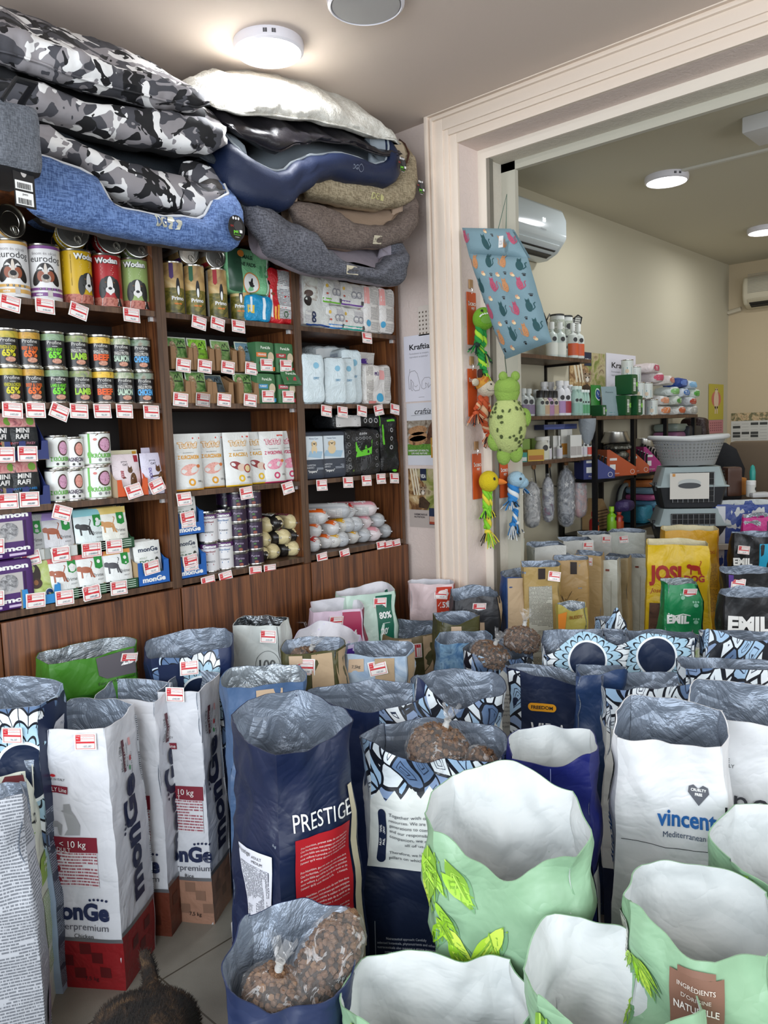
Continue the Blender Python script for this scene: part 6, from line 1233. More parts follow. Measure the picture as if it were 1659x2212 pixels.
for fc in (f, r): m.rect(fc, -.03, .33, .05, .4, P('#8fae4a', .5), 3); m.text(fc, 'super', .01, .38, .018, WHITE, 5); m.text(fc, 'fruit', .01, .36, .018, WHITE, 5); m.rect(fc, -.03, .1, .05, .3, micro('#cfd2c2', '#7a9a5a', .006, .4), 2)
s.done()
# mandala and navy sack at far left
s = Sack((-2, 1530), None, .77, .16, 'navy and mandala-print sack at the left edge with handwritten white sticker', vida('disc', cx=.05, cz=.60, R=.2, zb=.9, base='#9fb4cc', zn=.0), FOIL, rim=(.0, .0, .0, .01, .03, .08, .08, .03), open_=.25, dt=1.0, amp=.007, seed=17, fillz=.4, w=.2, yaw=-50)
m, r = s.m, s.right
m.rect(r, -.08, .5, .08, .765, P('#1a2644', .42), 1); m.rect(r, -.08, .02, .08, .5, micro('#3a4252', '#8a92a0', .006, .4), 1); r = s.face(s.w/2+s.d/2, -.03); m.poly(r, [(-.055, .73), (.045, .74), (.045, .65), (-.05, .645)], P('#d2d4dc', .5), 3); m.text(r, 'VIDA JAGNETINA', -.005, .72, .012, '#9a9fae', 5, shear=.3); m.text(r, 'ZA OGRANKE', -.01, .695, .014, '#9a9fae', 5, shear=.3); m.text(r, 'MALE PSE', -.005, .67, .014, '#9a9fae', 5, shear=.3)
s.tag(.03, .70, 2, .9); s.done()
# green Br sack
s = Sack((98, 1438), (306, 1396), .80, .13, 'bright green dog food sack against the bookcase doors with grey corner label', '#3f7d22', FOILW, rim=(.0, -.005, .0, .02, .02, .04, .02, .01), open_=.3, dt=1.0, amp=.007, seed=18, fillz=.35)
m = s.m; f = sub(s.front, 0, .18); w = s.w
m.poly(f, [(.0, .618), (w/2-.005, .618), (w/2-.005, .54), (.03, .545), (.005, .56)], P('#58545a', .5), 2); m.text(f, 'BREEDER', .1, .585, .035, WHITE, 4, bold=.04, w=.14); m.text(f, 'For professional use only', .1, .535, .014, '#1c3a10', 3, w=.2); m.text(f, '\u2248 18 kg', .13, .50, .032, WHITE, 3, bold=.03); m.text(f, 'champion', .05, .36, .1, '#cfe0c0', 3, shear=.3, w=.34); m.rect(f, -w/2, .2, w/2, .3, P('#5f9a2a', .5), 1)
for q in (-.09, -.05): m.disc(f, q, .50, .04, .012, P('#2c6a1c'), 2)
s.tag(.11, .765, 12, .9); s.done()
# navy mandala sack behind the Monge sacks
s = Sack((318, 1418), (506, 1398), .78, .15, 'navy sack with silver lining and mandala strip, in front of the bookcase door', vida('disc', cx=.02, cz=.64, R=.16, zb=.9, base='#1a2644', zn=.1, navyx=(.09, .3)), FOIL, rim=(-.01, -.01, .0, .06, .08, .09, .04, .02), open_=.4, dt=1.0, amp=.009, seed=19, fillz=.4)
m = s.m; f = sub(s.front, 0, .08); m.rect(f, -.14, .1, -.03, .67, P('#1a2644', .42), 1); s.tag(-.01, .735, 3, .95); m.disc(f, -.07, .60, .012, .015, P('#d8d8d8'), 3); s.done()
# white 100 sack
s = Sack((505, 1352), (598, 1354), .80, .12, 'off-white sack with a 100 percent badge and crumpled foil lining', '#c3c8c4', P('#8d9296', .22, .9, kind='foil'), rim=(.0, .0, .0, .01, .01, .02, .02, .01), open_=.3, dt=1.0, amp=.009, seed=20, fillz=.5, w=.18)
m = s.m; f = sub(s.front, -.025, .14); m.text(f, '100', .06, .53, .045, '#3c4040', 3, bold=.01); m.ring(f, .065, .53, .045, .0015, P('#5a5e5c'), 2); m.text(f, 'SATISFACTION', .065, .5, .012, '#4a4e4c', 3); m.text(f, 'GUARANTEED', .065, .488, .012, '#4a4e4c', 3); s.tag(.045, .765, 3, .95); s.done()
# purple, crimson, green, pink percentage sacks
def pct(s, col, texts, panel=(.02, .11), tagx=None, top=0):
    m, f = s.m, s.front; m.rect(f, panel[0], .05, panel[1], s.h-.01+top, P(col, .45), 2); m.rect(s.right, -s.d*.45, .03, s.d*.45, s.h-.005, P(col, .45), 2)
    for i, t in enumerate(texts): z = s.h-.09-i*.062; m.text(f, t, (panel[0]+panel[1])/2, z, .034, WHITE, 4, bold=.03); m.rect(f, panel[0]+.02, z-.03, panel[1]-.02, z-.0285, WHITE, 4)
    s.tag(tagx if tagx is not None else panel[0]+.02, s.h-.04, 4, .95)
WL = lambda: P('#cfcdd2', .6, kind='paper')
s = Sack((640, 1392), (730, 1404), .72, .12, 'small lavender sack with purple 60 percent panel and floppy white lining', '#c3b6d2', WL, rim=(.02, -.01, .0, .02, .04, .09, .12, .09), open_=.5, dt=1.3, lean=.02, amp=.012, seed=21, fillz=.3, w=.2); pct(s, '#42207c', ['60%', '40%', '0%'], (.0, .085)); s.done()
s = Sack((688, 1322), (772, 1316), .76, .11, 'pink sack with crimson 40 percent panel against the middle bookcase', '#d2bccb', WL, rim=(.0, .0, .0, .01, .03, .07, .05, .02), open_=.35, dt=1.2, amp=.009, seed=22, fillz=.3, w=.2); pct(s, '#9a1546', ['14', '60%', '40%', '0%'], (.02, .095), -.01); s.done()
s = Sack((752, 1290), (850, 1277), .79, .12, 'mint green sack with dark green 80 percent panel beside the bookcase corner', '#bfd6c8', WL, rim=(.0, .0, .0, .04, .06, .03, .01, .0), open_=.35, dt=1.1, amp=.008, seed=23, fillz=.3, w=.23); pct(s, '#12604a', ['80%', '20%', '0%'], (.02, .095)); s.done()
s = Sack((893, 1264), (968, 1262), .77, .10, 'pale pink sack with orange-red 45 percent panel under the posters', '#d9c2c2', WL, rim=(.01, .0, .0, .0, .01, .02, .02, .03), open_=.3, dt=1.1, amp=.008, seed=24, fillz=.3, w=.2); pct(s, '#c23a22', ['45%', '0%'], (.025, .095)); s.done()
# ---------------------------------------------------------------- middle of the floor
DN = '#1a2644'; OL = '#4c4a2a'; KR = '#b59c7c'
def kraft(s, side=True, fr=None, tagat=None, w1='7,5 kg'):
    m = s.m
    if fr: m.rect(s.front, fr[0], fr[2] if len(fr) > 2 else .1, fr[1], s.h-.004, P(KR, .7, kind='paper'), 2)
    if side: m.rect(s.right, -s.d*.46, .05, s.d*.3, s.h-.003, P(KR, .7, kind='paper'), 2)
    if tagat: s.tag(*tagat)
def box_label(s, x, z, w=.05, h=.05, t='7,5kg'): s.m.rect(s.front, x-w/2, z-h/2, x+w/2, z+h/2, P('#c2a88c', .6), 3); s.m.text(s.front, t, x, z-.003, .013, INK, 5)
def MS(mid, h, w, yaw, d, label, base, lining=FOIL, rim=(.0, .0, .0, .02, .05, .06, .05, .02), group=None, **k):
    k.setdefault('amp', .009); k.setdefault('open_', .45); k.setdefault('dt', 1.05); k.setdefault('fillz', h*.6)
    return Sack(mid, None, h, d, label, base, lining, rim=rim, w=w, yaw=yaw, group=group, **k)
KG = 'sacks with kraft paper strips'
s = MS((1030, 1292), .74, .20, -42, .13, 'black sack with kraft side strip and price tag, against the door casing', '#24252a', rim=(-.01, .0, .0, .02, .05, .07, .05, .0), seed=41, group=KG); kraft(s, tagat=(.01, .70, 2, .95)); s.m.rect(s.front, -.1, .0, .03, .64, P('#c2a88c', .6), 2); s.m.text(s.front, '-low  -hight', -.03, .61, .014, INK, 4); s.m.line(s.front, [(-.05, .6), (-.02, .59), (.02, .605)], .001, INK, 4); s.m.rect(s.right, -.05, .05, .05, .18, P('#8a9a2a'), 3); s.done()
s = MS((1128, 1246), .80, .15, -38, .11, 'navy sack with kraft strip leaning by the opening to the back room', '#26406e', rim=(.0, .0, .01, .01, .04, .04, .03, .01), seed=42, group=KG); kraft(s, side=False, fr=(-.07, .015)); s.tag(.045, .77, -8, .95); s.done()
s = MS((990, 1345), .68, .17, -40, .12, 'low olive sack with kraft strip and small weight label, behind the clear kibble bags', OL, rim=(.0, -.01, .02, .03, .04, .05, .04, .02), seed=43, group=KG); kraft(s); box_label(s, -.01, .64, .045, .05, '15kg'); s.done()
s = MS((870, 1372), .62, .29, -47, .14, 'wide open olive sack with silver lining, small weight label and upright price tag', '#6f6144', rim=(.02, -.01, .0, .03, .06, .08, .06, .03), seed=44, group=KG, open_=.5); kraft(s, fr=(.09, .14)); s.m.rect(s.front, -.145, .1, .145, .585, P(OL, .45, kind='paper'), 1); box_label(s, .01, .575, .055, .06); s.tag(.055, .56, 88, 1); s.done()
s = MS((1005, 1390), .66, .2, -47, .12, 'sack with blue water pattern on its edge, beside the wide olive sack', photo(['#1f3f66', '#4a7aa8', '#8ab0cc', '#27507c'], 14, 2), rim=(.0, .0, .0, .02, .03, .04, .03, .02), seed=45, group=KG); s.done()
s = MS((672, 1412), .77, .20, -44, .14, 'olive sack with tall kraft strip and price tag, holding a kibble bag, left of centre', OL, rim=(.0, .0, .0, .01, .03, .04, .03, .01), seed=46, group=KG, fillz=.69); kraft(s, fr=(-.0, .075)); s.m.rect(s.front, -.075, .705, -.03, .765, P('#c2a88c', .6), 3); s.tag(-.025, .73, 3, 1.1); s.m.rect(s.right, -.04, .1, .02, .58, P('#c2a88c', .6), 3); s.done(); c = s.t.location
kbag((c.x-.03, c.y+.02, .70), .05, .075, .3, .5, 'knotted kibble bag in the olive sack left of centre')
s = MS((815, 1420), .72, .21, -48, .13, 'pale blue clouded sack with kraft strip and weight label, silver lining', photo(['#7a94b4', '#a9bccf', '#c6d2de'], 12, 5), rim=(.01, .0, .0, .02, .03, .04, .03, .02), seed=47, group=KG); kraft(s, fr=(-.01, .06)); box_label(s, -.075, .695, .05, .04, '7,5kg'); s.tag(.0, .685, -12, 1); s.m.rect(s.front, .075, .3, .1, .6, P('#c2a88c'), 3); s.done()
s = MS((575, 1480), .74, .23, -40, .13, 'blue-grey sack with bright silver lining beside the tall navy sack', '#4a6488', FOILW, rim=(.0, -.0, .0, .02, .03, .045, .04, .02), seed=48, group=KG); s.m.rect(s.front, -.03, .5, .05, .73, P('#c2a88c', .6), 2); s.m.poly(s.front, [(.02, .6), (.045, .6), (.045, .65)], INK, 4); s.done()
# navy and mandala sacks around the middle
s = MS((800, 1530), .68, .34, -48, .16, 'wide low sack, navy left half and mandala right half, behind the tall navy sack', VB(.6, -.1, 3, navyx=(-.3, .03)), rim=(.02, -.01, .0, .0, .02, .03, .04, .03), seed=49, group=VG, w=.3) if False else MS((790, 1528), .70, .32, -48, .15, 'wide low sack, navy left half and mandala right half, behind the tall navy sack', VB(.61, -.1, 3, navyx=(-.3, .04)), rim=(.03, -.01, .0, .02, .03, .06, .03, .05), seed=49, group=VG)
s.done()
s = MS((985, 1515), .69, .26, -50, .17, 'sack with big shiny silver lining and mandala band, behind the sack of knotted kibble', VB(.58, .2, 4, navyx=(-.3, -.10)), rim=(.06, -.02, .01, .04, .07, .09, .07, .06), seed=50, group=VG, open_=.6); para(s, sub(s.front, .04, -.13), .05, .62, .2, .012); s.done()
s = MS((1085, 1425), .66, .22, -52, .15, 'sack holding two knotted kibble bags, text paragraph on its white front', VB(.60, .40, 5), rim=(.02, .0, .0, .03, .06, .07, .06, .04), seed=51, group=VG, fillz=.63); para(s, sub(s.front, 0, -.08), .0, .62, .2, .013); s.done(); c = s.t.location
kbag((c.x-.05, c.y+.02, .635), .065, .07, .3, .4, 'knotted kibble bag, left of the two on the silver-lined sack'); kbag((c.x+.06, c.y-.04, .66), .06, .085, 1.2, .2, 'knotted kibble bag, right and higher of the two on the silver-lined sack')
s = MS((1185, 1462), .69, .24, -66, .11, 'closed navy sack with small orange oval badge and white lettering', vida('band', zb=.9, zn=.8, base='#dfe2dd', seed=6), rim=(.02, .0, -.03, -.03, -.02, .0, .0, .01), seed=52, group=VG, open_=.12, amp=.006); m, f = s.m, s.front
m.rect(f, -.12, .05, -.085, .72, vida('band', zb=-.2, zn=-1, seed=9), 1); m.rect(f, -.05, .585, .01, .61, P('#e09a1e', .45), 3); 
for e in (-.05, .01): m.disc(f, e, .5975, .0125, .0125, P('#e09a1e', .45), 3)
m.text(f, 'FREEDOM', -.02, .597, .015, INK, 5, bold=.02); m.text(f, 'VIDA', .0, .505, .11, WHITE, 3, w=.11, bold=.015); m.text(f, 'NATIVA', .0, .37, .04, WHITE, 3); s.done()
s = MS((1262, 1385), .76, .26, -58, .13, 'mandala-print sack with navy disc, left of the pair of discs', vida('disc', cx=.01, cz=.70, R=.155, zb=.55, seed=2, zn=.3), rim=(-.05, .03, -.02, .0, .0, .01, .0, -.03), seed=53, group=VG, open_=.15); s.done()
s = MS((1292, 1458), .72, .13, -60, .10, 'small plain dark blue sack in front of the mandala disc sacks', '#22395f', rim=(-.01, .0, .02, .0, .0, .0, .0, .0), seed=54, group=VG, open_=.15); s.done()
s = MS((1405, 1385), .76, .27, -62, .13, 'mandala-print sack with navy disc, right of the pair of discs', vida('disc', cx=.02, cz=.71, R=.16, zb=.5, seed=4, zn=.3), rim=(-.02, .02, .01, .0, .0, .01, .0, .0), seed=55, group=VG, open_=.15); para(s, sub(s.front, -.05, -.1), -.02, .66, .2, .013); s.done()
s = MS((1335, 1345), .74, .09, -40, .10, 'narrow peaked sack corner with grey petal print between the disc sacks', vida('band', zb=.6, zn=.2, seed=12), rim=(.0, .05, -.03, .0, .0, .0, .0, .0), seed=56, group=VG, open_=.1); s.done()
s = MS((1418, 1485), .72, .27, -62, .13, 'mandala-print sack with long dark leaf, in front of the right disc sack', vida('band', zb=.60, zn=.2, seed=7), rim=(-.01, .0, .02, .0, .0, .01, .0, .0), seed=57, group=VG, open_=.15); para(s, sub(s.front, .05, -.12), .02, .62, .16, .013); s.done()
s = MS((1620, 1385), .78, .25, -62, .12, 'grey and pale blue petal-print sack at the right edge', vida('band', zb=.62, zn=.2, seed=15), rim=(.03, .0, .0, .0, .0, .0, .0, .0), seed=58, group=VG, open_=.15); s.done()
s = MS((1590, 1450), .76, .26, -62, .12, 'mandala-print sack with vertical navy caption strip, right side', vida('band', zb=.68, zn=.2, seed=17), rim=(.0, .0, .0, .0, .0, .0, .0, .0), seed=59, group=VG, open_=.15); pill(s, sub(s.front, 0, 0), -.08, .62, .022, .11); para(s, s.front, .04, .66, .2, .014); s.m.rect(s.left, -.05, .3, .05, .7, micro('#d5d6d2', INK, .005, .4), 2); s.done()
# ---------------------------------------------------------------- by the opening and in the back room
def emil(s, base2=None, z=.55, c=WHITE, txt='JOSERA'):
    pass
s = MS((1475, 1264), .78, .15, -52, .10, 'green cat food sack with paw prints and grey cat ears, black side', '#12804a', P('#9aa3a6', .4, .3, kind='foil'), rim=(.0, .0, .0, .01, .02, .03, .03, .02), seed=60, open_=.3); m, f = s.m, s.front
m.text(f, 'EMIL', -.02, .64, .045, WHITE, 3, bold=.05, w=.09); m.line(f, [(-.06, .665), (-.03, .655), (.0, .665), (.03, .658)], .004, WHITE, 3)
for x, z in ((.0, .73), (.05, .70), (.055, .63), (.06, .50), (.05, .43)):
    m.disc(f, x, z, .009, .008, P('#8ac0a4'), 2)
    for q in (-1, 0, 1): m.disc(f, x+q*.009, z+.013, .0035, .004, P('#8ac0a4'), 2)
m.poly(f, [(-.06, .56), (-.01, .52), (.03, .58), (.045, .6), (.04, .54), (.02, .47), (-.03, .44), (-.07, .46)], P('#7a7c80'), 3); m.rect(f, -.07, .05, .07, .42, photo(['#6b6d70', '#8f9296', '#5a5c60'], 16, 2), 2); m.rect(s.right, -.05, .03, .05, .775, P('#101114', .4), 2); m.text(s.right, 'CAT', .0, .6, .04, '#3a3c40', 3, rot=pi/2); s.tag(.03, .745, 2, .95); s.done()
s = MS((1630, 1292), .78, .22, -60, .13, 'black sack with large white capitals at the right edge', '#15161a', rim=(.0, .0, .0, .0, .03, .05, .03, .01), seed=61); s.m.text(s.front, 'EMIL', -.02, .68, .075, WHITE, 3, bold=.05, w=.16); s.m.text(s.front, 'PREMIUM QUALITY', .0, .60, .018, '#9a9a9c', 3); s.done()
s = MS((1625, 1240), .78, .22, -60, .12, 'black sack with purple corner, behind the one with white capitals', '#17181c', rim=(.0, .0, .0, .01, .03, .05, .03, .01), seed=62); s.m.rect(s.front, -.1, .7, -.08, .78, P('#5a3a8a'), 2); s.tag(-.06, .74, 8, .95); s.m.text(s.front, 'EMIL', .03, .64, .06, WHITE, 3, bold=.05); s.done()
s = MS((1640, 1160), .83, .26, -60, .13, 'black and turquoise sack at the right edge, furthest back', '#16171b', rim=(.02, .0, .0, .0, .03, .04, .03, .02), seed=63); s.m.rect(s.front, .0, .05, .13, .796, P('#1a9ac0', .4), 2); s.m.text(s.front, 'EMIL', -.085, .70, .05, WHITE, 4, bold=.05, w=.1); s.m.text(s.front, 'QUALITY', -.075, .655, .022, '#a9a9ab', 4); s.tag(-.08, .765, 6, .95); s.done()
for mid, yw, lb, sd, g in (((1495, 1146), -58, 'rear yellow dog food sack with dark small print', 64, 1), ((1465, 1178), -64, 'front yellow dog food sack with red lettering and dog silhouette', 65, 0)):
    s = MS(mid, .84, .29, yw, .13, lb, '#d9b414' if not g else '#cf9a14', P('#d5cba8', .6, kind='paper'), rim=(.0, .0, .0, .0, .02, .04, .03, .01), seed=sd, open_=.2, group='yellow dog food sacks', amp=.007); m, f = s.m, s.front
    if not g:
        m.text(f, 'JOSI', -.055, .70, .1, '#a82a22', 3, bold=.05, w=.15); m.text(f, 'DOG', .075, .68, .042, '#a82a22', 3, bold=.04); m.text(f, 'Josera', -.09, .62, .03, '#a82a22', 3, shear=.3); dogpic(m, f, .075, .735, .055, '#a82a22', 3); m.rect(f, -.13, .1, .0, .56, photo(['#2a1f1c', '#6a4a3a', '#15110f'], 10, 3), 2)
    else: m.text(f, 'JOSIDOG', .08, .72, .022, '#a82a22', 3); m.rect(f, .02, .4, .13, .66, micro('#cf9a14', '#7a5a10', .007, .45), 2)
    s.done()
BG = 'row of kraft, beige and grey sacks just inside the back room'
ROW = [((1105, 1165), .88, .14, -30, '#b3b9aa', 'pale grey-green sack, first in the row beside the door frame', 'g'), ((1190, 1180), .84, .17, -40, '#c9cac6', 'white sack with wavy silver opening, second in the row', 'w'), ((1250, 1168), .81, .17, -45, '#c4c5c0', 'white sack with price tag, third in the row', 'wt'), ((1290, 1155), .79, .18, -45, '#c9cac6', 'white sack, rearmost of the white ones in the row', 'wt'),
       ((1172, 1225), .84, .16, -50, '#a58a52', 'kraft sack with grey info panel and price tag', 'kp'), ((1232, 1212), .81, .16, -62, '#ab8a56', 'kraft sack with dark grass print', 'kg'), ((1268, 1200), .775, .14, -70, '#b89a6a', 'tan kraft sack with price tag behind the grass print one', 'k'), ((1308, 1210), .745, .12, -74, '#c3c4b8', 'narrow grey-white sack with twig print', 'n'), ((1330, 1205), .715, .13, -76, '#b5a27c', 'beige sack beside the narrow grey-white one', 'n'),
       ((1355, 1150), .80, .2, -66, '#b9bcb4', 'tall grey sack with orange squares and dark band', 'o'), ((1372, 1205), .69, .12, -78, '#c0c1b6', 'grey-white sack, last of the row toward the yellow sacks', 'n')]
for i, (mid, h, w, yw, c, lb, k) in enumerate(ROW):
    s = MS(mid, h, w, yw, .12 if k != 'n' else .1, lb, c, rim=(.0, .0, .0, .0, .01, .02, .02, .0), seed=70+i, group=BG, open_=.15, amp=.006, ns=48, nz=16); m, f = s.m, s.front
    if k == 'kp': m.rect(f, -.06, .1, .04, h-.08, micro('#b7b5a8', '#77756a', .006, .4), 2); m.rect(f, -.02, h-.05, .01, h-.004, P('#2a1f1a'), 3); s.tag(.05, h-.04, 10, .9)
    if k == 'kg':
        m.rect(f, .0, h-.06, .03, h-.004, P('#2a1f1a'), 3); rnd = random.Random(3)
        for q in range(40): a = rnd.uniform(.4, 2.7); l = rnd.uniform(.03, .09); m.line(f, [(-.03, h-.42+q*.006), (-.03+l*cos(a), h-.42+q*.006+l*sin(a))], .002, '#3a2c1c', 3)
    if k == 'k': s.tag(.0, h-.03, 2, .9)
    if k == 'wt': s.tag(.05, h-.03, 4, .9)
    if k == 'n': m.line(f, [(.02, .1), (.03, h-.1)], .002, '#8a8a78', 2); m.line(f, [(.0, h-.05), (.02, h-.05)], .01, '#7a3a2a', 2)
    if k == 'o': m.rect(f, .02, h-.2, .06, h-.15, P('#c98a4a'), 2); m.rect(f, -.04, h-.5, .1, h-.4, P('#26344a'), 2); m.text(f, 'RETRO', .03, h-.45, .03, '#c9c9c0', 3); m.rect(f, .0, .2, .04, .25, P('#c98a4a'), 2); s.tag(-.02, h-.04, -8, .9)
    s.done()
s = MS((1240, 1315), .70, .13, -52, .10, 'small yellow-olive sack with orange flap and arched lettering', '#a89a4a', FOILW, rim=(.02, -.01, .0, .0, .02, .03, .02, .01), seed=88, open_=.3); s.m.text(s.front, 'BUDDY', .01, .665, .018, '#8a5a1a', 3, bold=.03); s.m.poly(s.front, [(-.065, .68), (-.03, .69), (-.04, .6), (-.065, .6)], P('#d9822a'), 3); s.done()
s = MS((1520, 1400), .66, .10, -60, .09, 'small white sack with lime splashes behind the mandala sacks', '#dfe2d8', FOILW, seed=89, open_=.2); s.m.rect(s.front, -.05, .4, .05, .655, photo(['#b8d84a', '#e6eadc', '#9ac83a'], 20, 2), 2); s.done()
# ---------------------------------------------------------------- air conditioners
def ac(p, w, h, d, rz, label, body, grille=False, txt=None, led=None):
    """wall unit, back at y=0 of its own frame, front toward -y, p = bottom centre at the wall"""
    t = thing('air_conditioner', label, 'air conditioner', p, rz); m = MB(); prof = [(0, 0), (-.07, 0), (-.14, .03), (-d, .1), (-d*1.0, h*.75), (-d*.86, h), (0, h)]; n = len(prof)
    for x0, x1 in ((-w/2, w/2),):
        vs = [V((x0, y, z)) for y, z in prof]+[V((x1, y, z)) for y, z in prof]
        m.add(vs, [(i, (i+1) % n, n+(i+1) % n, n+i) for i in range(n)]+[tuple(range(n))[::-1], tuple(range(n, 2*n))], body)
    o = m.build('ac_body', t, smooth=40); bv = o.modifiers.new('b', 'BEVEL'); bv.width = .02; bv.segments = 3; bv.limit_method = 'ANGLE'
    L = MB(); L.box((.0, -.12, .028), (w*.86, .07, .012), P('#15171a', .5), M=Matrix.Rotation(radians(-28), 3, 'X')).box((0, -.10, .018), (w*.86, .05, .012), P('#15171a', .5), M=Matrix.Rotation(radians(-18), 3, 'X')); L.build('air_outlet', t)
    MB().box((0, -.155, .05), (w*.88, .05, .008), body, M=Matrix.Rotation(radians(-40), 3, 'X'), bev=.002).build('louvre', t)
    fp = plane((0, -d-.0016, 0), (1, 0, 0), (0, 0, 1))
    if grille:
        g = MB()
        for i in range(14): g.b2(-w*.44, w*.44, -d-.004, -d, .12+i*.0115, .124+i*.0115, P('#8f8a7c', .6))
        g.build('grille', t)
    if led: MB().text(fp, led, w*.18, h*.62, .03, P('#ffffff', .4, emit=4.0), 2).build('temperature_display', t)
    if txt: MB().text(fp, txt, w*.17, h*.44, .018, '#6a6c70', 2).build('lettering', t)
    return t
x1 = onY(1197, 520, YL2-.1).x
ac((x1-.42, YL2, EYE+.955), .80, .27, .2, 0, 'white glossy air conditioner high on the back room side wall, 24 on its display', P('#bfc7c8', .15), txt='Hisense', led='24')
ac((XF, onX(1608, 640, XF-.1).y-.40, EYE+.95), .80, .26, .17, -pi/2, 'older cream air conditioner with fine grille on the far wall', P('#c2b9a2', .4), grille=True)
a = onX(1608, 676, XF); MB_ = MB().tube([(XF-.02, a.y+.02, EYE+.965), (XF-.02, a.y+.13, EYE+.945), (XF-.02, YL2-.0, EYE+.94)], .02, P('#b8ae98', .6), 8); tag(MB_.build('pipe_sleeve'), 'cream pipe sleeve running from the far air conditioner to the corner', 'pipe')
# ---------------------------------------------------------------- wall shelves in the back room
SH = [EYE+.385, EYE+.058, EYE-.185]
for i, z in enumerate(SH):
    t = thing('wall_shelf', 'dark wood wall shelf in the back room, %s of the three' % ('top', 'middle', 'lowest')[i], 'shelf', (2.96, YL2-.25, z-.02)); MB().b2(0, 1.31, 0, .25, 0, .02, wood(1)).build('board', t)
    for bx in (.55, 1.2): MB().b2(bx-.008, bx+.008, .02, .25, -.012, 0, P('#1d1d1f', .4, .6)).b2(bx-.008, bx+.008, .238, .25, -.12, 0, P('#1d1d1f', .4, .6)).build('bracket', t)
    if i == 2:
        ptag(t, (.14, -.004, -.012), 0, 0, 0)
BT = {}
def bottle(kind, r, h, body, cap, lab, neck=.35, caph=.12, shape='round'):
    t = thing('bottle', 'bottle', 'bottle'); hb = h*(1-caph)
    if shape == 'box': MB().b2(-r, r, -r*.8, r*.8, 0, h, P(body, .5)).rect(plane((0, -r*.8, 0), (1, 0, 0), (0, 0, 1)), -r*.9, h*.1, r*.9, h*.5, lab).build('carton', t)
    else:
        if shape == 'jar': pr = [(r*.9, 0), (r, .004), (r, hb*.97), (r*.96, hb)]; cr = r*1.02
        elif shape == 'drop': pr = [(r*.9, 0), (r, .004), (r, hb*.62), (r*.35, hb*.74), (r*.3, hb)]; cr = r*.4
        else: pr = [(r*.9, 0), (r, .004), (r, hb*.72), (r*.85, hb*.84), (r*neck, hb*.93), (r*neck, hb)]; cr = r*neck*1.35
        MB().lathe(pr, P(body, .3), 20).build('bottle_body', t)
        MB().lathe([(cr, hb), (cr, h-.003), (cr*.9, h)], P(cap, .4), 16).build('cap', t)
        fn = lambda x, y, e=0: V(((r+.0006+e)*cos(-pi/2+x/r), (r+.0006+e)*sin(-pi/2+x/r), y))
        m = MB(); m.surf(fn, -r*1.5, r*1.5, 14, h*.08, h*.42 if shape != 'jar' else h*.75, 2, lab if not isinstance(lab, str) else P(lab, .45)); m.disc(fn, 0, h*.52 if shape != 'jar' else h*.5, r*.4, r*.4, '#2a2a2c', 2); m.build('bottle_label', t)
    t.name = {'box': 'carton', 'jar': 'jar'}.get(shape, 'bottle'); t['category'] = {'box': 'box', 'jar': 'jar'}.get(shape, 'bottle'); return Kind(t)
BT['milk'] = bottle('milk', .042, .13, '#c9ccc8', '#1d1d1f', MW('#d5d6d0', '#7a8a6a'), shape='jar', caph=.08); BT['pump'] = bottle('p', .033, .2, '#c4cfc8', '#dfe2de', '#d9dcd2', .35, .2)
BT['spray'] = bottle('s', .032, .2, '#cdd2cc', '#e1e4e0', '#c9562a', .3, .22); BT['curl'] = bottle('c', .034, .2, '#dcdde0', '#e6e6e6', '#a884b4', .5, .14); BT['curlr'] = bottle('c', .034, .2, '#dcdde0', '#e6e6e6', '#9a2032', .5, .14); BT['curlb'] = bottle('c', .028, .18, '#dcdde0', '#e6e6e6', '#2f7ab8', .4, .2)
BT['blk'] = bottle('b', .026, .14, '#c9bfae', '#141416', '#b89a7a', .6, .28); BT['blkp'] = bottle('b', .026, .14, '#b59ab8', '#141416', '#a87aa0', .6, .28); BT['blkg'] = bottle('b', .026, .14, '#b9c2b8', '#141416', '#aab8ac', .6, .28); BT['white'] = bottle('w', .033, .15, '#b9c0bd', '#c9cecb', '#7a6a84', .4, .18); BT['mint'] = bottle('m', .024, .17, '#a3c2b6', '#c9dad2', '#8ab3a6', .6, .12)
BT['clear'] = bottle('q', .014, .15, '#9fc2b4', '#d9e2de', '#4f9a6a', .7, .1); BT['pill'] = bottle('pl', .04, .13, '#d2d2c8', '#dcdcd6', '#c9cbbc', .75, .16); BT['drop'] = bottle('d', .018, .13, '#dadbd6', '#e2e2e0', '#c9c4cc', shape='drop', caph=.2); BT['dropr'] = bottle('d', .019, .13, '#dadbd6', '#e2e2e0', '#c0443a', shape='drop', caph=.2)
BT['cart'] = bottle('x', .022, .13, '#d5d5d0', '#fff', '#a9a4a0', shape='box', caph=0); BT['carto'] = bottle('x', .022, .165, '#dcdad2', '#fff', '#c98a3a', shape='box', caph=0); BT['navyb'] = bottle('x', .07, .03, '#26346a', '#fff', '#3a4a8a', shape='box', caph=0); BT['ybox'] = bottle('x', .05, .062, '#c9a63a', '#fff', '#b06a2a', shape='box', caph=0); BT['teal'] = bottle('x', .03, .05, '#2f8f80', '#fff', '#cfd8d2', shape='box', caph=0); BT['gbox'] = bottle('x', .03, .12, '#7a9a3a', '#fff', '#c9cfa8', shape='box', caph=0)
ONE = ['first', 'second', 'third', 'fourth', 'fifth', 'sixth', 'seventh', 'eighth']
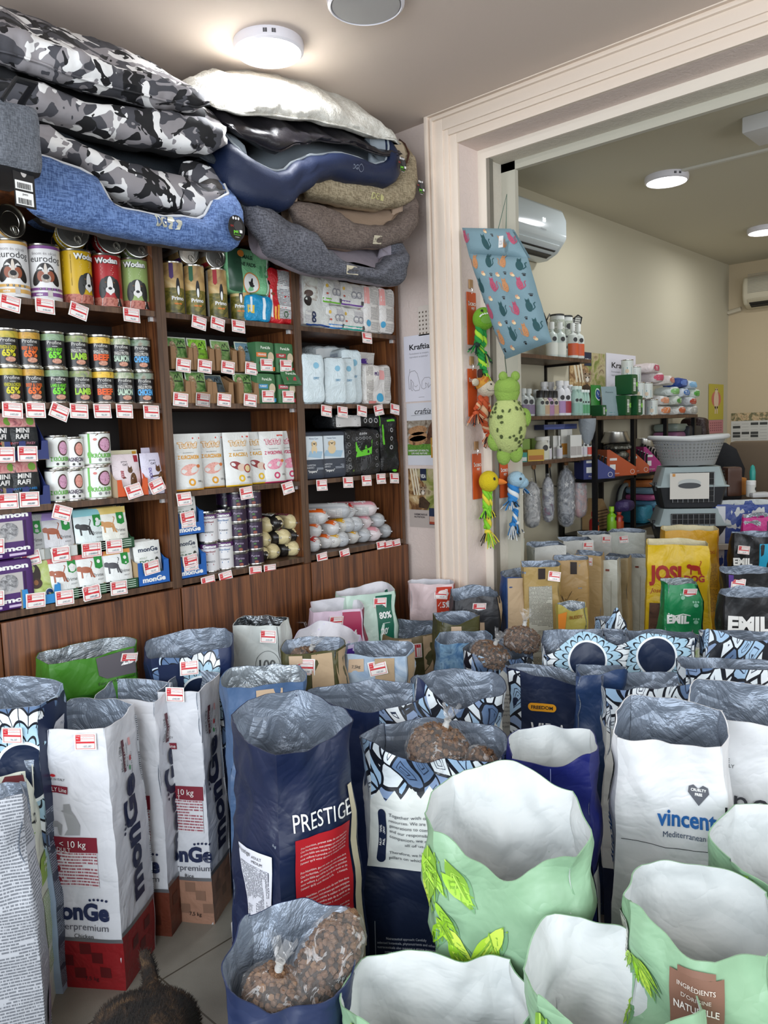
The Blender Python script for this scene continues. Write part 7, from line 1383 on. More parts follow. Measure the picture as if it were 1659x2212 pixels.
def row(shelf, z, y, items, desc, group):
    c = {}
    for px, k, *r in items: c[k] = c.get(k, 0)+1
    d = {}
    for px, k, *r in items:
        dz = r[0] if r else 0; dy = r[1] if len(r) > 1 else 0; d[k] = d.get(k, 0)+1; yy = y+dy; yy = min(yy, YL2-.228) if px > 1232 else yy; x = xat(px, yy, z+.06)
        lb = desc[k]+' on the '+shelf+((', %s from left' % ONE[d[k]-1]) if c[k] > 1 else ''); BT[k].put((x, yy, z+dz), toward(x, yy)*.5, lb, group)
row('top wall shelf', SH[0], YL2-.18, [(1192, 'pump'), (1204, 'milk', 0, .05), (1204, 'milk', .131, .05), (1222, 'milk', 0), (1222, 'milk', .131, .05), (1237, 'spray'), (1250, 'spray', 0, .06), (1210, 'pump', 0, -.02)], {'pump': 'pale bottle with white pump', 'milk': 'white pet milk jar with black rim', 'spray': 'white trigger bottle with orange base label'}, 'bottles and jars on the top wall shelf')
row('middle wall shelf', SH[1], YL2-.19, [(1130, 'white'), (1142, 'white', 0, .01), (1157, 'white', 0, .05), (1167, 'blkg', 0, -.02), (1177, 'blk', 0, -.02), (1187, 'blkp', 0, -.02), (1197, 'blk', 0, -.02), (1176, 'curl', 0, .09), (1190, 'curl', 0, .09), (1209, 'curl'), (1221, 'curlr'), (1232, 'curlb'), (1242, 'mint'), (1250, 'mint', 0, .03), (1257, 'clear'), (1263, 'clear'), (1269, 'clear')],
    {'white': 'grey-white shampoo bottle', 'blkg': 'black-capped bottle with grey-green label', 'blk': 'black-capped bottle with tan label', 'blkp': 'black-capped bottle with mauve label', 'curl': 'white bottle with lilac label', 'curlr': 'white bottle with dark red label', 'curlb': 'white bottle with blue label', 'mint': 'mint green bottle', 'clear': 'slim pale green spray tube'}, 'bottles on the middle wall shelf')
row('lowest wall shelf', SH[2], YL2-.19, [(1123, 'teal'), (1130, 'gbox', 0, .08), (1150, 'ybox', 0, -.01), (1171, 'pill'), (1155, 'gbox', 0, .1), (1185, 'drop'), (1192, 'cart', 0, .06), (1199, 'cart', 0, .02), (1208, 'drop', 0, -.01), (1216, 'carto', 0, .04), (1226, 'carto', 0, .04), (1236, 'cart'), (1246, 'cart', 0, .03), (1253, 'drop'), (1262, 'drop', 0, .02), (1271, 'dropr'), (1188, 'navyb', .166, .1), (1214, 'navyb', .166, .1)],
    {'teal': 'small teal box', 'gbox': 'olive green carton', 'ybox': 'flat yellow box with a hedgehog picture', 'pill': 'wide cream pill bottle', 'drop': 'white dropper bottle', 'cart': 'slim white carton', 'carto': 'white carton with orange panel', 'dropr': 'white dropper bottle with red label', 'navyb': 'navy flat box lying on the cartons'}, 'small medicines on the lowest wall shelf')
# clear recovery collars standing behind the jars
for px, w_, lb in ((1180, .1, 'clear folded recovery collar behind the jars, left one'), (1192, .12, 'clear folded recovery collar behind the jars, right one')):
    t = thing('recovery_collar', lb, 'collar', (xat(px, YL2-.1, SH[0]+.1), YL2-.08, SH[0])); m = MB(); f = plane((0, 0, 0), (1, 0, 0), (0, 0, 1)); m.poly(f, [(-w_/2, 0), (w_/2, 0), (w_*.45, .22), (w_*.1, .27), (-w_*.4, .2)], clearfilm(), 0); m.build('clear_sheet', t); MB().tube([(-w_*.4, 0, .2), (w_*.1, 0, .27), (w_*.45, 0, .22), (w_/2, 0, 0)], .004, '#1d1d1f', 6).build('black_edge', t)
t = thing('mesh_collar', 'black dotted mesh collar in clear wrapping leaning on the top wall shelf', 'collar', (xat(1240, YL2-.08, SH[0]+.15), YL2-.05, SH[0])); m = MB(); f = plane((0, 0, 0), (1, 0, 0), (0, 0, 1)); mm = MT('dotted_mesh'); x, y = mm.uv(); vv = mm.vor(mm.vec(x, y), 75, rnd=0); dm = mm.set(mm.mix(vv.lt(.42), '#1a1a1c', '#c4c6bf'), .5)
m.poly(f, [(-.14, .0), (.02, .0), (.15, .29), (.1, .3), (-.12, .2)], dm, 0); m.build('mesh_sheet', t); MB().tube([(-.12, -.003, .2), (.1, -.003, .3), (.15, -.003, .29), (.02, -.003, 0)], .004, '#111113', 6).tube([(.06, -.003, .28), (.0, -.003, .06)], .003, '#111113', 6).build('black_edge', t)
# hooks with bagged plush blankets under the lowest shelf
for i, (px, py0, py1, hw, cols, lb) in enumerate(((1148, 1040, 1140, .055, ['#3a3b40', '#8f9296', '#c9cacb', '#4a4b50'], 'grey star-print pet blanket in clear bag, leftmost on the hooks'), (1183, 1030, 1128, .04, ['#5a5f6c', '#c9cbd0', '#7a7f8c', '#8a4a6a'], 'small star-print blanket roll in clear bag, second on the hooks'), (1222, 1012, 1138, .06, ['#5d626c', '#a9adb4', '#4a4f5a', '#c9cbce'], 'largest grey star-print blanket in clear bag, third on the hooks'), (1252, 1018, 1118, .05, ['#c99aa0', '#d8b9b8', '#b5adb4', '#9aa0ac'], 'pink and grey blanket in clear bag, rightmost on the hooks'))):
    y = YL2-.12+.02*(i % 2); a = onY(px, py0, y); b_ = onY(px, py1, y); L = a.z-b_.z; t = thing('bagged_blanket', lb, 'blanket', (a.x, y, b_.z)); m = MB(); r = hw; st = photo(cols, 13, i)
    prof = [(.3, 0), (.8, .06), (1, .2), (1.02, .5), (.95, .8), (.6, .95), (.15, 1.0)]
    def bf(x, yy, e=0, r=r, L=L, prof=prof): rr = r*lerp_pts([(z, q) for q, z in prof], yy/L)*(1+.05*noise.noise(V((x*60, yy*30, i))))+e; a_ = x/r; return V((rr*cos(a_), rr*sin(a_)*.8, yy))
    m.surf(bf, -pi*r, pi*r, 28, 0, L, 20, st)
    rnd = random.Random(i)
    for q in range(9):
        cx, cz, s_ = rnd.uniform(-2.6, -.5)*r, rnd.uniform(.15, .85)*L, rnd.uniform(.012, .022); m.poly(bf, [(cx+s_*(1 if k % 2 == 0 else .45)*cos(pi/2+k*pi/5), cz+s_*(1 if k % 2 == 0 else .45)*sin(pi/2+k*pi/5)) for k in range(10)], P('#d2d3d4', .7), 3)
    m.build('blanket_roll', t, smooth=70)
    m = MB(); m.surf(lambda x, yy, e=0: bf(x, min(yy, L), .008+.003*noise.noise(V((x*90, yy*60, 3)))) + V((0, 0, max(0, yy-L))), -pi*r, pi*r, 28, 0, L+.02, 20, clearfilm()); m.build('clear_film', t, smooth=70)
    tt = thing('coat_hook', 'wooden-backed black wire hook under the lowest shelf, %s from left' % ONE[i], 'hook', (a.x, YL2, SH[2]-.05), group='hooks under the lowest wall shelf'); MB().lathe([(.001, 0), (.018, .002), (.02, .01), (.014, .014)], P('#a5744a', .5), 14, M=Matrix.Rotation(radians(90), 3, 'X')).build('wooden_knob', tt); MB().tube([(0, -.01, -.01), (0, -.02, -.1), (0, -.03, -.13), (0, -.07, -.13), (0, -.1, -.09)], .004, '#151517', 6).build('wire', tt)
# bunched clear bag at the shelf end
t = thing('clear_bag', 'grey translucent bag bunched at the end of the middle wall shelf', 'bag', (xat(1262, YL2-.25, SH[1]-.1), YL2-.27, SH[1]-.17)); m = MB(); m.lathe([(.01, 0), (.03, .03), (.045, .08), (.05, .12), (.05, .15)], P('#9aa3ac', .3, kind='film', alpha=.75), 18, cap=False); m.build('film', t, smooth=70)
# ---------------------------------------------------------------- posters and calendars in the back room
poster('photo_poster', 'green photo poster of a kitten on the back room wall behind the bottles', (1228, 757), (1306, 905), ('y', YL2), art_vida)
poster('paper_poster', 'white lettered poster on the back room wall above the green boxes', (1308, 762), (1372, 905), ('y', YL2), art_kraftia)
def art_dogcal(m, fn, w, h):
    m.rect(fn, -w/2, h*.28, w/2, h, P('#b5a83a', .6), 0, .1); m.rect(fn, -w/2, 0, w/2, h*.27, P('#b97a7c', .6), 0, .1); m.disc(fn, 0, h*.7, w*.32, h*.16, P('#c06a5a'), 1); m.disc(fn, 0, h*.68, w*.16, h*.2, P('#d8c0a4'), 2); m.disc(fn, 0, h*.86, w*.1, h*.05, P('#dcc8ac'), 3)
    for q in (-1, 1): m.poly(fn, [(q*w*.02, h*.88), (q*w*.1, h*.88), (q*w*.07, h*.95)], P('#c9a888'), 3); m.rect(fn, min(q*w*.03, q*w*.1), h*.4, max(q*w*.03, q*w*.1), h*.55, P('#d8c0a4'), 2)
    for r in range(4):
        for c in range(6): m.rect(fn, w*(-.4+c*.14), h*(.05+r*.05), w*(-.33+c*.14), h*(.075+r*.05), '#8a4a50', 1)
t = poster('wall_calendar', 'small yellow dog calendar with pink page in the corner of the back room', (1530, 829), (1561, 935), ('y', YL2), art_dogcal); t['category'] = 'calendar'
def art_cal(m, fn, w, h):
    m.rect(fn, -w/2, 0, w/2, h, P('#c4c3bc', .6), 0, .1); m.rect(fn, -w/2, h*.9, w/2, h, photo(['#8a6a4a', '#c9b08a', '#5a5a3a', '#a8a08a'], 14, 3), 1, .05)
    rnd = random.Random(4)
    for c in range(5):
        for r in range(22):
            x = w*(-.46+c*.19); z = h*(.86-r*.038); m.rect(fn, x, z, x+w*.15, z+.002, '#7a7a78', 1)
            if rnd.random() < .22: m.rect(fn, x, z-.01, x+w*.16, z+.012, '#3a3c3a', 2)
t = poster('wall_calendar', 'large white planner calendar with dog photo strip on the far wall', (1580, 893), (1680, 1065), ('x', XF), art_cal); t['category'] = 'calendar'
# ---------------------------------------------------------------- black steel rack and its goods
RX0, RX1, RY0, RY1 = 4.30, 5.83, 2.243, 2.50; BK = P('#141416', .4, .4)
t = thing('steel_rack', 'black steel rack with wooden top against the back room wall', 'rack', (RX0, RY0, 0)); zt = EYE+.052
MB().b2(-.02, RX1-RX0+.02, -.01, RY1-RY0, zt-.022, zt, wood(1)).build('rack_top', t)
for x in (0, .52, 1.03, RX1-RX0):
    for y in (0, RY1-RY0-.03): MB().b2(x-.013, x+.013, y, y+.026, 0, zt-.0225, BK).build('post', t)
for z in (EYE-.33, EYE-.68, .12): MB().b2(.013, RX1-RX0-.013, .0, RY1-RY0, z-.02, z, BK).build('rack_shelf', t)
def at(px, py, y): return onY(px, py, y)
def pk(px, z, w, d, h, c, lb, dy=.1, name='pack', cat='pack', rz=0, amp=.01, p=6, art=None, seed=0, group=None, kind='film', y=None):
    d = min(d, .22); y = (y if y is not None else RY0+min(dy, .24-d/2)); return make_pack(w, d, h, c, art, lb, cat, name, (xat(px, y, z+h/2), y, z), rz, p, amp, seed or px, group, kind, .4, g=.02)
GBX = A(('front', 'r', -.3, .15, .1, .8, MW('#cfd4cc', '#6a7a6a', .006)), ('front', 'd', .3, .5, .12, '#7ac04a'))
for px, dz, dy, w_, lb in ((1287, 0, .05, .06, 'dark green box at the left end of the rack top'), (1339, 0, .0, .075, 'dark green box on the rack top, bottom row left'), (1364, 0, .0, .085, 'dark green box on the rack top, bottom row right'), (1353, .135, .0, .09, 'dark green box stacked on top of the two others')):
    pk(px, zt+dz, w_, .12, .13 if px != 1287 else .07, '#17502a', lb, .06+dy, 'carton', 'box', 0, .0008, 18, GBX, kind=None, group='dark green boxes on the rack')
t = make_pouch(.13, .2, .05, '#2f7a32', lambda m, fn, w, h: (m.disc(fn, .01, h*.7, w*.3, h*.2, P('#d5dcd8'), 1, .5), m.disc(fn, .01, h*.7, w*.25, h*.15, P('#2a4a8a'), 2, .5), m.text(fn, 'RIO', .01, h*.7, h*.12, WHITE, 3, rot=-.7), m.rect(fn, -w*.2, h*.05, w*.05, h*.35, P('#cfd8c9'), 1)), seed=2).put((xat(1293, RY0+.14, zt+.1), RY0+.16, zt+.0), 0, 'bright green pouch with oval blue emblem on the rack top')
for i, px in enumerate((1313, 1320, 1327)): make_pouch(.11, .19, .03, '#7f9296', lambda m, fn, w, h: (m.rect(fn, -w*.5, 0, w*.5, h*.12, P('#2f7a7c'), 1), m.text(fn, 'Moments', 0, h*.8, h*.08, '#3a4a50', 1)), seed=i).put((xat(px, RY0+.1, zt+.1), RY0+.08+.02*i, zt), -.5, 'slate grey pouch leaning on the green boxes, %s of three' % ('left', 'middle', 'right')[i], 'slate grey pouches', rx=radians(-8))
jar = make_can(.04, .11, '#c9cfca', lambda m, fn, r, h: (m.rect(fn, -.03, h*.1, .03, h*.55, P('#2a7a8a'), 1), m.rect(fn, -.03, h*.6, .03, h*.85, MW(), 1), m.disc(fn, 0, h*.3, .012, .014, P('#c9b8a0'), 2)))
jc = 0
for px, dz in ((1379, 0), (1398, 0), (1408, 0), (1379, .112), (1397, .112), (1372, .224), (1355, .27)):
    y = RY0+.08+(.07 if px in (1398, 1372, 1355) else 0); x = xat(px, y, zt+.05+dz); jc += 1
    jar.put((x, y, zt+min(dz, .266)), toward(x, y), 'white supplement tub with teal picture label on the rack, %s' % ('bottom row left', 'bottom row middle', 'bottom row right', 'second row left', 'second row right', 'third row', 'topmost, above the stacked green box')[jc-1], 'white tubs on the rack')
WP = [(1421, 0, '#d5cfc9', '#c97a4a', .14, 'orange-striped'), (1452, 0, '#cfcfca', '#b0522f', .16, 'rust-printed'), (1480, 0, '#c9c9c4', '#9a9a94', .16, 'plain silver'), (1418, .07, '#d6d4d0', '#c98a6a', .12, 'peach-printed'), (1446, .07, '#cfd6cc', '#5a9a4a', .15, 'green-printed'), (1478, .065, '#c9cdd0', '#b04a3a', .15, 'red-edged'), (1440, .135, '#cdd6d2', '#7ab06a', .14, 'pale green'), (1462, .13, '#c9d2dc', '#2f6ab0', .16, 'blue and white'), (1486, .125, '#cdd8cc', '#4a9a3a', .14, 'leaf green'),
      (1404, .225, '#d9cfcf', '#c0506a', .16, 'pink-lettered lower'), (1430, .215, '#d9d2cc', '#c07a6a', .12, 'salmon'), (1458, .20, '#23408a', '#5a7ac0', .17, 'deep blue'), (1479, .19, '#bfcdd8', '#7aa8c9', .13, 'sky blue'), (1396, .29, '#dccfcf', '#c04a6a', .2, 'pink-lettered upper')]
for i, (px, dz, c, c2, w_, nm) in enumerate(WP):
    pk(px, zt+dz, w_, .16, .068, c, '%s soft pack of wet wipes in the pile on the rack top' % nm, .12, 'wipes_pack', 'pack', radians(-12+(i*17) % 25), .01, 4, A(('front', 'r', -.3, .2, .25, .8, c2), ('front', 'r', .3, .1, .36, .9, '#d9d9d4'), ('front', 'd', -.38, .5, .2, c2)), group='wipes packs heaped on the rack top')
z1 = EYE-.33
bowlm = P((.62, .62, .6), .18, 1)
def bowl(loc, r, h, lb, film=False, band=None):
    t = thing('pet_bowl', lb, 'bowl', loc, group='steel bowls stacked on the rack'); m = MB(); m.lathe([(r*1.25, 0), (r*1.28, .006), (r*.98, h*.85), (r, h), (r*.94, h), (r*.9, h*.5), (r*.6, h*.25), (.002, h*.24)], P('#b8b6b0', .3, .9) if not band else P(band, .4), 28); m.build('bowl_shell', t); return t
for i in range(4): bowl((xat(1392, RY0+.13, z1+.1), RY0+.13, z1+i*.055), .095-.012*i, .06, 'steel pet bowl, %s of the stack between the rack posts' % ('lowest', 'second', 'third', 'topmost')[i], band=('#c9bfba' if i == 2 else None))
for i in range(4): pk(1322+(i*9) % 14, z1+i*.05, .26, .2, .055, P('#6a685e', .25, .5, kind='foil'), 'plastic-wrapped dark bowl set, %s of the heap on the rack' % ('lowest', 'second', 'third', 'topmost')[i], .2, 'wrapped_bowls', 'bowl', .2*i, .012, 3, group='plastic-wrapped bowls on the rack')
bowl((xat(1330, RY0+.14, z1+.25), RY0+.14, z1+.21), .075, .07, 'tall steel bowl on top of the plastic-wrapped ones')
# display boxes of leads on the second shelf
def disp(px, c, lb, w=.21):
    x = xat(px, RY0, z1-.0); t = thing('display_box', lb, 'display box', (x, RY0+.02, z1), radians(-35)); fs = plane((-w/2, 0, 0), (1, 0, 0), (0, 0, 1)); m = MB()
    prism(m, fs, [(0, 0), (w, 0), (w, .05), (.02, .17), (0, .17)], .003, P(c, .5)); prism(m, plane((-w/2, .12, 0), (1, 0, 0), (0, 0, 1)), [(0, 0), (w, 0), (w, .05), (.02, .17), (0, .17)], .003, P(c, .5)); m.b2(-w/2, w/2, 0, .12, 0, .003, P(c, .5)); m.b2(-w/2, -w/2+.003, 0, .12, 0, .17, P(c, .5)); m.b2(w/2-.003, w/2, 0, .12, 0, .05, P(c, .5))
    m.rect(fs, .02, .1, .07, .115, WHITE, 1); m.rect(fs, .02, .04, .06, .075, WHITE, 1); m.text(fs, 'Premium', .06, .018, .014, WHITE, 2); m.ring(fs, w*.85, .025, .014, .002, WHITE, 1); m.build('carton', t)
    for i in range(8): MB().tube([(-w/2+.02+i*.022, .06, .01), (-w/2+.022+i*.022, .06, .17-.008*i), (-w/2+.024+i*.022, .05, .19-.009*i)], .007, P('#1b1c20', .4), 6).build('clipper_handle', t)
disp(1301, '#2b3574', 'dark blue sloping display box of nail clippers on the rack'); disp(1350, '#b8542a', 'orange sloping display box of nail clippers on the rack')
disp(1385, '#c0582c', 'second orange display box behind the rack post', .16); disp(1416, '#b02a7a', 'magenta display box of clippers at the rack middle', .14)
# lower shelves: boxes, folded cloths, bottles
z2 = EYE-.68
for i, (px, dz, w_, h_, c, lb) in enumerate(((1395, .30, .3, .08, '#8a6a4a', 'flat brown cardboard box on the lower rack shelf'), (1395, .24, .3, .05, '#c0703a', 'orange folded bag under the brown box'), (1398, .19, .28, .045, '#7a97a8', 'blue-grey folded harness pack'), (1398, .145, .28, .04, '#b85a8a', 'pink folded harness pack'), (1400, .09, .26, .05, '#5a8fae', 'light blue folded pack'), (1405, .04, .2, .05, '#a84a7a', 'magenta and teal folded pack'), (1370, 0, .16, .12, '#2a7f98', 'teal plastic-wrapped pack low on the rack'), (1395, 0, .14, .04, '#c9c9c4', 'clear wrapped pack at the bottom of the pile'))):
    pk(px, z2+dz, w_, .22, h_, c, lb, .14, 'folded_pack' if i else 'carton', 'pack' if i else 'box', 0, .004 if i else .001, 8 if i else 18, group='folded packs on the rack' if i else None, kind='film' if i else None)
t = thing('oval_tunnel', 'dark oval pet tunnel with pale rim behind the rack post', 'pet tunnel', (xat(1352, RY0+.2, z2+.3), RY0+.2, z2+.0)); m = MB(); m.tube([(.1*cos(a), 0, .12+.14*sin(a)) for a in [2*pi*i/24 for i in range(24)]], .014, P('#7f8784', .5), 8, closed=True); m.disc(plane((0, .03, .12), (1, 0, 0), (0, 0, 1)), 0, 0, .1, .14, P('#26292a', .6), 0); m.build('tunnel_ring', t)
for px, c, c2, h_, lb in ((1283, '#a8201c', '#c82a22', .15, 'red squeeze bottle beside the wooden rack on the low shelf'), (1321, '#7ab81c', '#9ad02a', .16, 'lime green water bottle on the low shelf'), (1337, '#b83a2c', '#c84a3a', .13, 'small red bottle beside the lime one')):
    BT['t'] = bottle('t', .03, h_, c, c2, '#c9562a' if c != '#7ab81c' else '#8ac02a', .4, .2); y = RY0+.05; x = xat(px, y, z2+.1); BT['t'].put((x, y, z2), 0, lb, 'bright bottles low on the rack')
t = thing('wooden_house_box', 'small wooden slatted box shaped like a house behind the red bottle', 'box', (xat(1302, RY0+.15, z2+.1), RY0+.15, z2+.0)); m = MB(); fp = plane((0, 0, 0), (1, 0, 0), (0, 0, 1)); prism(m, fp, [(-.09, .0), (.09, .0), (.09, .1), (0, .2), (-.09, .1)], .1, P('#a98a60', .6))
for i in range(6): m.rect(fp, -.07, .02+i*.02, .07, .026+i*.02, '#4a3420', 1)
m.build('wood_panels', t)
pk(1350, z2+.12, .2, .1, .07, '#3a2a5a', 'purple toy pack lying on the lower rack shelf', .02, 'toy_pack', 'pack', .2, .008, 4)
for i, (px, dz, c, lb) in enumerate(((1450, .0, '#7a97b4', 'blue plastic tray stack on the rack right of the posts'), (1448, .07, '#c98a9a', 'pink plastic tray on the blue ones'), (1450, .14, '#7a8fb4', 'lavender plastic tray above the pink one'), (1448, .2, '#8a5a7a', 'mauve bowl resting on the plastic trays'), (1449, .26, '#7f8a80', 'grey-green bowl topmost on the trays'))): pk(px, z1+dz-.06*0, .22, .2, .06, c, lb, .16, 'plastic_tray', 'tray', 0, .002, 6, group='plastic trays on the rack', kind=None)
pk(1478, z1+.1, .25, .18, .2, '#1d1f26', 'dark box under the rack top near its right end', .1, 'carton', 'box', 0, .001, 18, kind=None)
pk(1500, zt-.2, .1, .2, .18, '#2a1512', 'dark brown bag hanging at the right end of the rack', .1, 'hanging_bag', 'bag', 0, .01, 5)
# ---------------------------------------------------------------- laundry basket on two pet carriers, on a low table
CX, CY = 4.75, 1.87; c0 = V((CX, CY, 0)); RZ = radians(-58)
def zpx(py, px=1505): a = ray(px, py); k = CX/a.x; return EYE+a.z*k
zA, zB_, zC, zD = zpx(1168), zpx(1092), zpx(1004), zpx(945)
t = thing('low_table', 'low pale table under the two pet carriers, mostly hidden by sacks', 'table', (CX, CY, 0), RZ); MB().b2(-.3, .3, -.2, .25, zA-.03, zA, P('#b9b4a6', .6)).build('tabletop', t)
for sx_ in (-.27, .27):
    for sy_ in (-.17, .22): MB().b2(sx_-.02, sx_+.02, sy_-.02, sy_+.02, 0, zA-.03, P('#b9b4a6', .6)).build('leg', t)
def carrier(z, h, w, d, lb, card=False):
    t = thing('pet_carrier', lb, 'pet carrier', (CX, CY, z), RZ, 'stacked plastic pet carriers'); g, b_ = P('#97a5a6', .45), P('#23262a', .5); m = MB()
    def shell(z0, z1, k0, k1, mat, nm):
        m = MB(); n = 40; vs = []; fs = []; R = 8
        for j in range(R+1):
            v = j/R; kk = k0+(k1-k0)*v; zz_ = z0+(z1-z0)*v
            for i in range(n):
                a = 2*pi*i/n; ca, sa = cos(a), sin(a); q = (abs(ca)**7+abs(sa)**7)**(1/7); vs.append(V((ca/q*w/2*kk, sa/q*d/2*kk, zz_)))
        for j in range(R):
            for i in range(n): fs.append((j*n+i, j*n+(i+1) % n, (j+1)*n+(i+1) % n, (j+1)*n+i))
        fs += [tuple(range(n))[::-1], tuple(R*n+i for i in range(n))]; m.add(vs, fs, mat); return m
    shell(0, h*.5, .86, 1.0, b_, '').build('lower_shell', t); u = shell(h*.5, h*.97, 1.0, .84, g, ''); u.b2(-w*.51, w*.51, -d*.51, d*.51, h*.49, h*.53, g, bev=.006); u.b2(-.06, .06, -.02, .02, h*.96, h*1.0, g, bev=.004); u.build('upper_shell', t)
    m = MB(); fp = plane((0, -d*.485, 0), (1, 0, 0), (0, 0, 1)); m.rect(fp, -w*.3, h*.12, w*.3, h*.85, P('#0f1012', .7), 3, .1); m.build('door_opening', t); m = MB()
    for i in range(9): x = -w*.29+i*w*.58/8; m.tube([(x, -d*.51, h*.13), (x, -d*.51, h*.84)], .0022, P('#7a7c7e', .35, .8), 5)
    for i in range(6): zz_ = h*.14+i*h*.69/5; m.tube([(-w*.29, -d*.51, zz_), (w*.29, -d*.51, zz_)], .0022, P('#7a7c7e', .35, .8), 5)
    m.build('wire_door', t)
    for sx_ in (-.49, .49): MB().box((sx_*w, -d*.2, h*.5), (.02, .035, .05), b_).build('latch', t)
    m = MB(); fr = plane((w*.485, 0, 0), (0, 1, 0), (0, 0, 1))
    for i in range(7):
        for j in range(4): m.rect(lambda x, y, e=0: fr(x, y, e)-V((.04*(y/h-.6), 0, 0)), -d*.3+i*d*.09, h*(.6+j*.075), -d*.3+i*d*.09+d*.05, h*(.64+j*.075), P('#5a6668', .6), 4)
    m.build('vent_slots', t)
    if card: m = MB(); fc = plane((-w*.06, -d*.56, 0), (1, 0, 0), (0, 0, 1)); m.box((-w*.06, -d*.56+.002, h*.53), (w*.55, .003, h*.62), P('#cfcbc2', .5)); m.disc(fc, 0, h*.6, w*.16, h*.1, P('#b4b8b6'), 2); m.disc(fc, 0, h*.54, w*.16, h*.07, P('#33363a'), 3); m.rect(fc, -w*.24, h*.76, -w*.2, h*.83, '#c98a3a', 2); m.build('product_card', t)
    return t
carrier(zA+.001, zB_-zA-.002, .42, .34, 'lower grey and black plastic pet carrier with wire door'); carrier(zB_, zC-zB_, .40, .32, 'upper grey and black plastic pet carrier with a picture card on its door', True)
hB = zD-zC; t = thing('laundry_basket', 'grey perforated oval basket with white rim on top of the pet carriers', 'basket', (CX, CY, zC+.001), RZ); m = MT('perforated_plastic'); x, y = m.uv(); g_ = MT
fx, fy = (x*52).fr()-.5, (y*52).fr()-.5; hole = (fx*fx+fy*fy).lt(.085)*y.gt(.03)*y.lt(hB*.86); al = hole*-1+1; m.set('#8d8f8f', .5); m.t.links.new(al.k, m.b.inputs['Alpha']); pm = m.m
def bk(x, yy, e=0): a = x/.17; k = .72+.28*(yy/hB); return V(((.215*k+e)*cos(a), (.15*k+e)*sin(a), yy))
mm = MB(); mm.surf(bk, -pi*.17, pi*.17, 48, 0, hB*.93, 4, pm); mm.add([bk(-pi*.17+2*pi*.17*i/32, .002) for i in range(32)], [tuple(range(32))], P('#8d8f8f', .5)); mm.build('basket_wall', t)
mm = MB(); mm.tube([V((.225*cos(a), .16*sin(a), hB*.95+.012*abs(cos(a)))) for a in [2*pi*i/40 for i in range(40)]], .014, P('#c2c4c4', .4), 10, closed=True, flat=1.0); mm.build('rim', t)
# ---------------------------------------------------------------- counter at the right edge
a = onZ(1600, 1072, EYE-.47); KX, KY = 5.4, 1.5; kz = EYE+ray(1600, 1075).z*(5.4/ray(1600, 1075).x)
t = thing('counter', 'dark wood counter at the right edge of the back room', 'counter', (KX, .4, 0)); MB().b2(0, .5, 0, 1.22, kz-.03, kz, wood(1)).build('countertop', t); MB().b2(.02, .48, .02, 1.20, 0, kz-.0305, P('#b9ac92', .7)).build('counter_body', t)
def onk(px, X=5.55): d = ray(px, 1070); return d.y*(X/d.x)
for px, X, w_, d_, h_, c, lb, nm, ct in ((1580, 5.5, .1, .1, .2, '#4a2a1a', 'brown pack with ornate print standing on the counter', 'treat_pack', 'pack'), (1592, 5.6, .1, .08, .12, '#b8742a', 'orange box on the counter', 'carton', 'box'), (1575, 5.5, .12, .1, .05, '#22252c', 'black flat box on the counter', 'carton', 'box'), (1640, 5.5, .14, .1, .03, '#c9c9c9', 'white card reader at the counter edge', 'card_reader', 'card reader')):
    make_pack(w_, d_, h_, c, None, lb, ct, nm, (X, onk(px, X), kz), -.8, 14, .001, px, None, None, .4)
k_ = bottle('g', .03, .11, '#cfcfc9', '#e2e2e0', '#c9c9c4', .5, .25, 'jar'); k_.put((5.48, onk(1622, 5.48), kz), 0, 'white jar with clear lid on the counter')
t = thing('hand_mirror', 'teal handled brush standing upright behind the counter jar', 'brush', (5.58, onk(1625, 5.58), kz)); MB().lathe([(.012, 0), (.012, .08), (.018, .1), (.02, .16), (.012, .2), (.002, .21)], P('#2f9a90', .4), 14).build('handle', t); t.name = 'hair_brush'
t = thing('office_chair', 'high-backed brown office chair behind the counter with black jacket', 'chair', (6.25, onk(1650, 6.25), 0)); MB().box((0, 0, .95), (.1, .5, .62), P('#6a5a48', .8), bev=.04).build('backrest', t); MB().box((-.25, 0, .5), (.5, .5, .09), P('#6a5a48', .8), bev=.03).build('seat', t); MB().lathe([(.03, 0.08), (.03, .46)], BK, 12, o=(-.25, 0, 0)).build('column', t)
for i in range(5): a = 2*pi*i/5; MB().tube([(-.25, 0, .09), (-.25+.28*cos(a), .28*sin(a), .04)], .02, BK, 8).build('leg', t)
MB().lathe([(.01, 0), (.17, .02), (.2, .25), (.12, .4), (.02, .45)], P('#15161a', .9, kind='fabric'), 20, o=(-.06, .28, .8), sc=(.5, .8)).build('jacket', t)
# bags hanging in front of the counter
s = MS((1620, 1090), EYE+ray(1600, 1085).z*(4.9/ray(1600, 1085).x), .4, -62, .08, 'blue and white carrier bag at the right edge below the counter', '#24408a', PAPERIN, seed=91, open_=.2, ns=40, nz=12, fillz=.4); s.m.rect(s.front, -.2, .3, -.14, s.h-.01, P('#c9ccd0'), 2); s.done()
for px, w_, lb in ((1608, .12, 'magenta pet food bag with dark side, left of the pair'), (1645, .2, 'large bright magenta bag at the right edge')):
    s = MS((px, 1118), .88 if w_ > .15 else .84, w_, -60, .09, lb, '#c0147c', FOILW, seed=int(px), open_=.3, ns=48, nz=14, rim=(.0, .0, .02, .0, .02, .05, .03, .0)); s.m.rect(s.front, .03, .05, w_/2, s.h-.02, P('#1b1430'), 2); s.done()
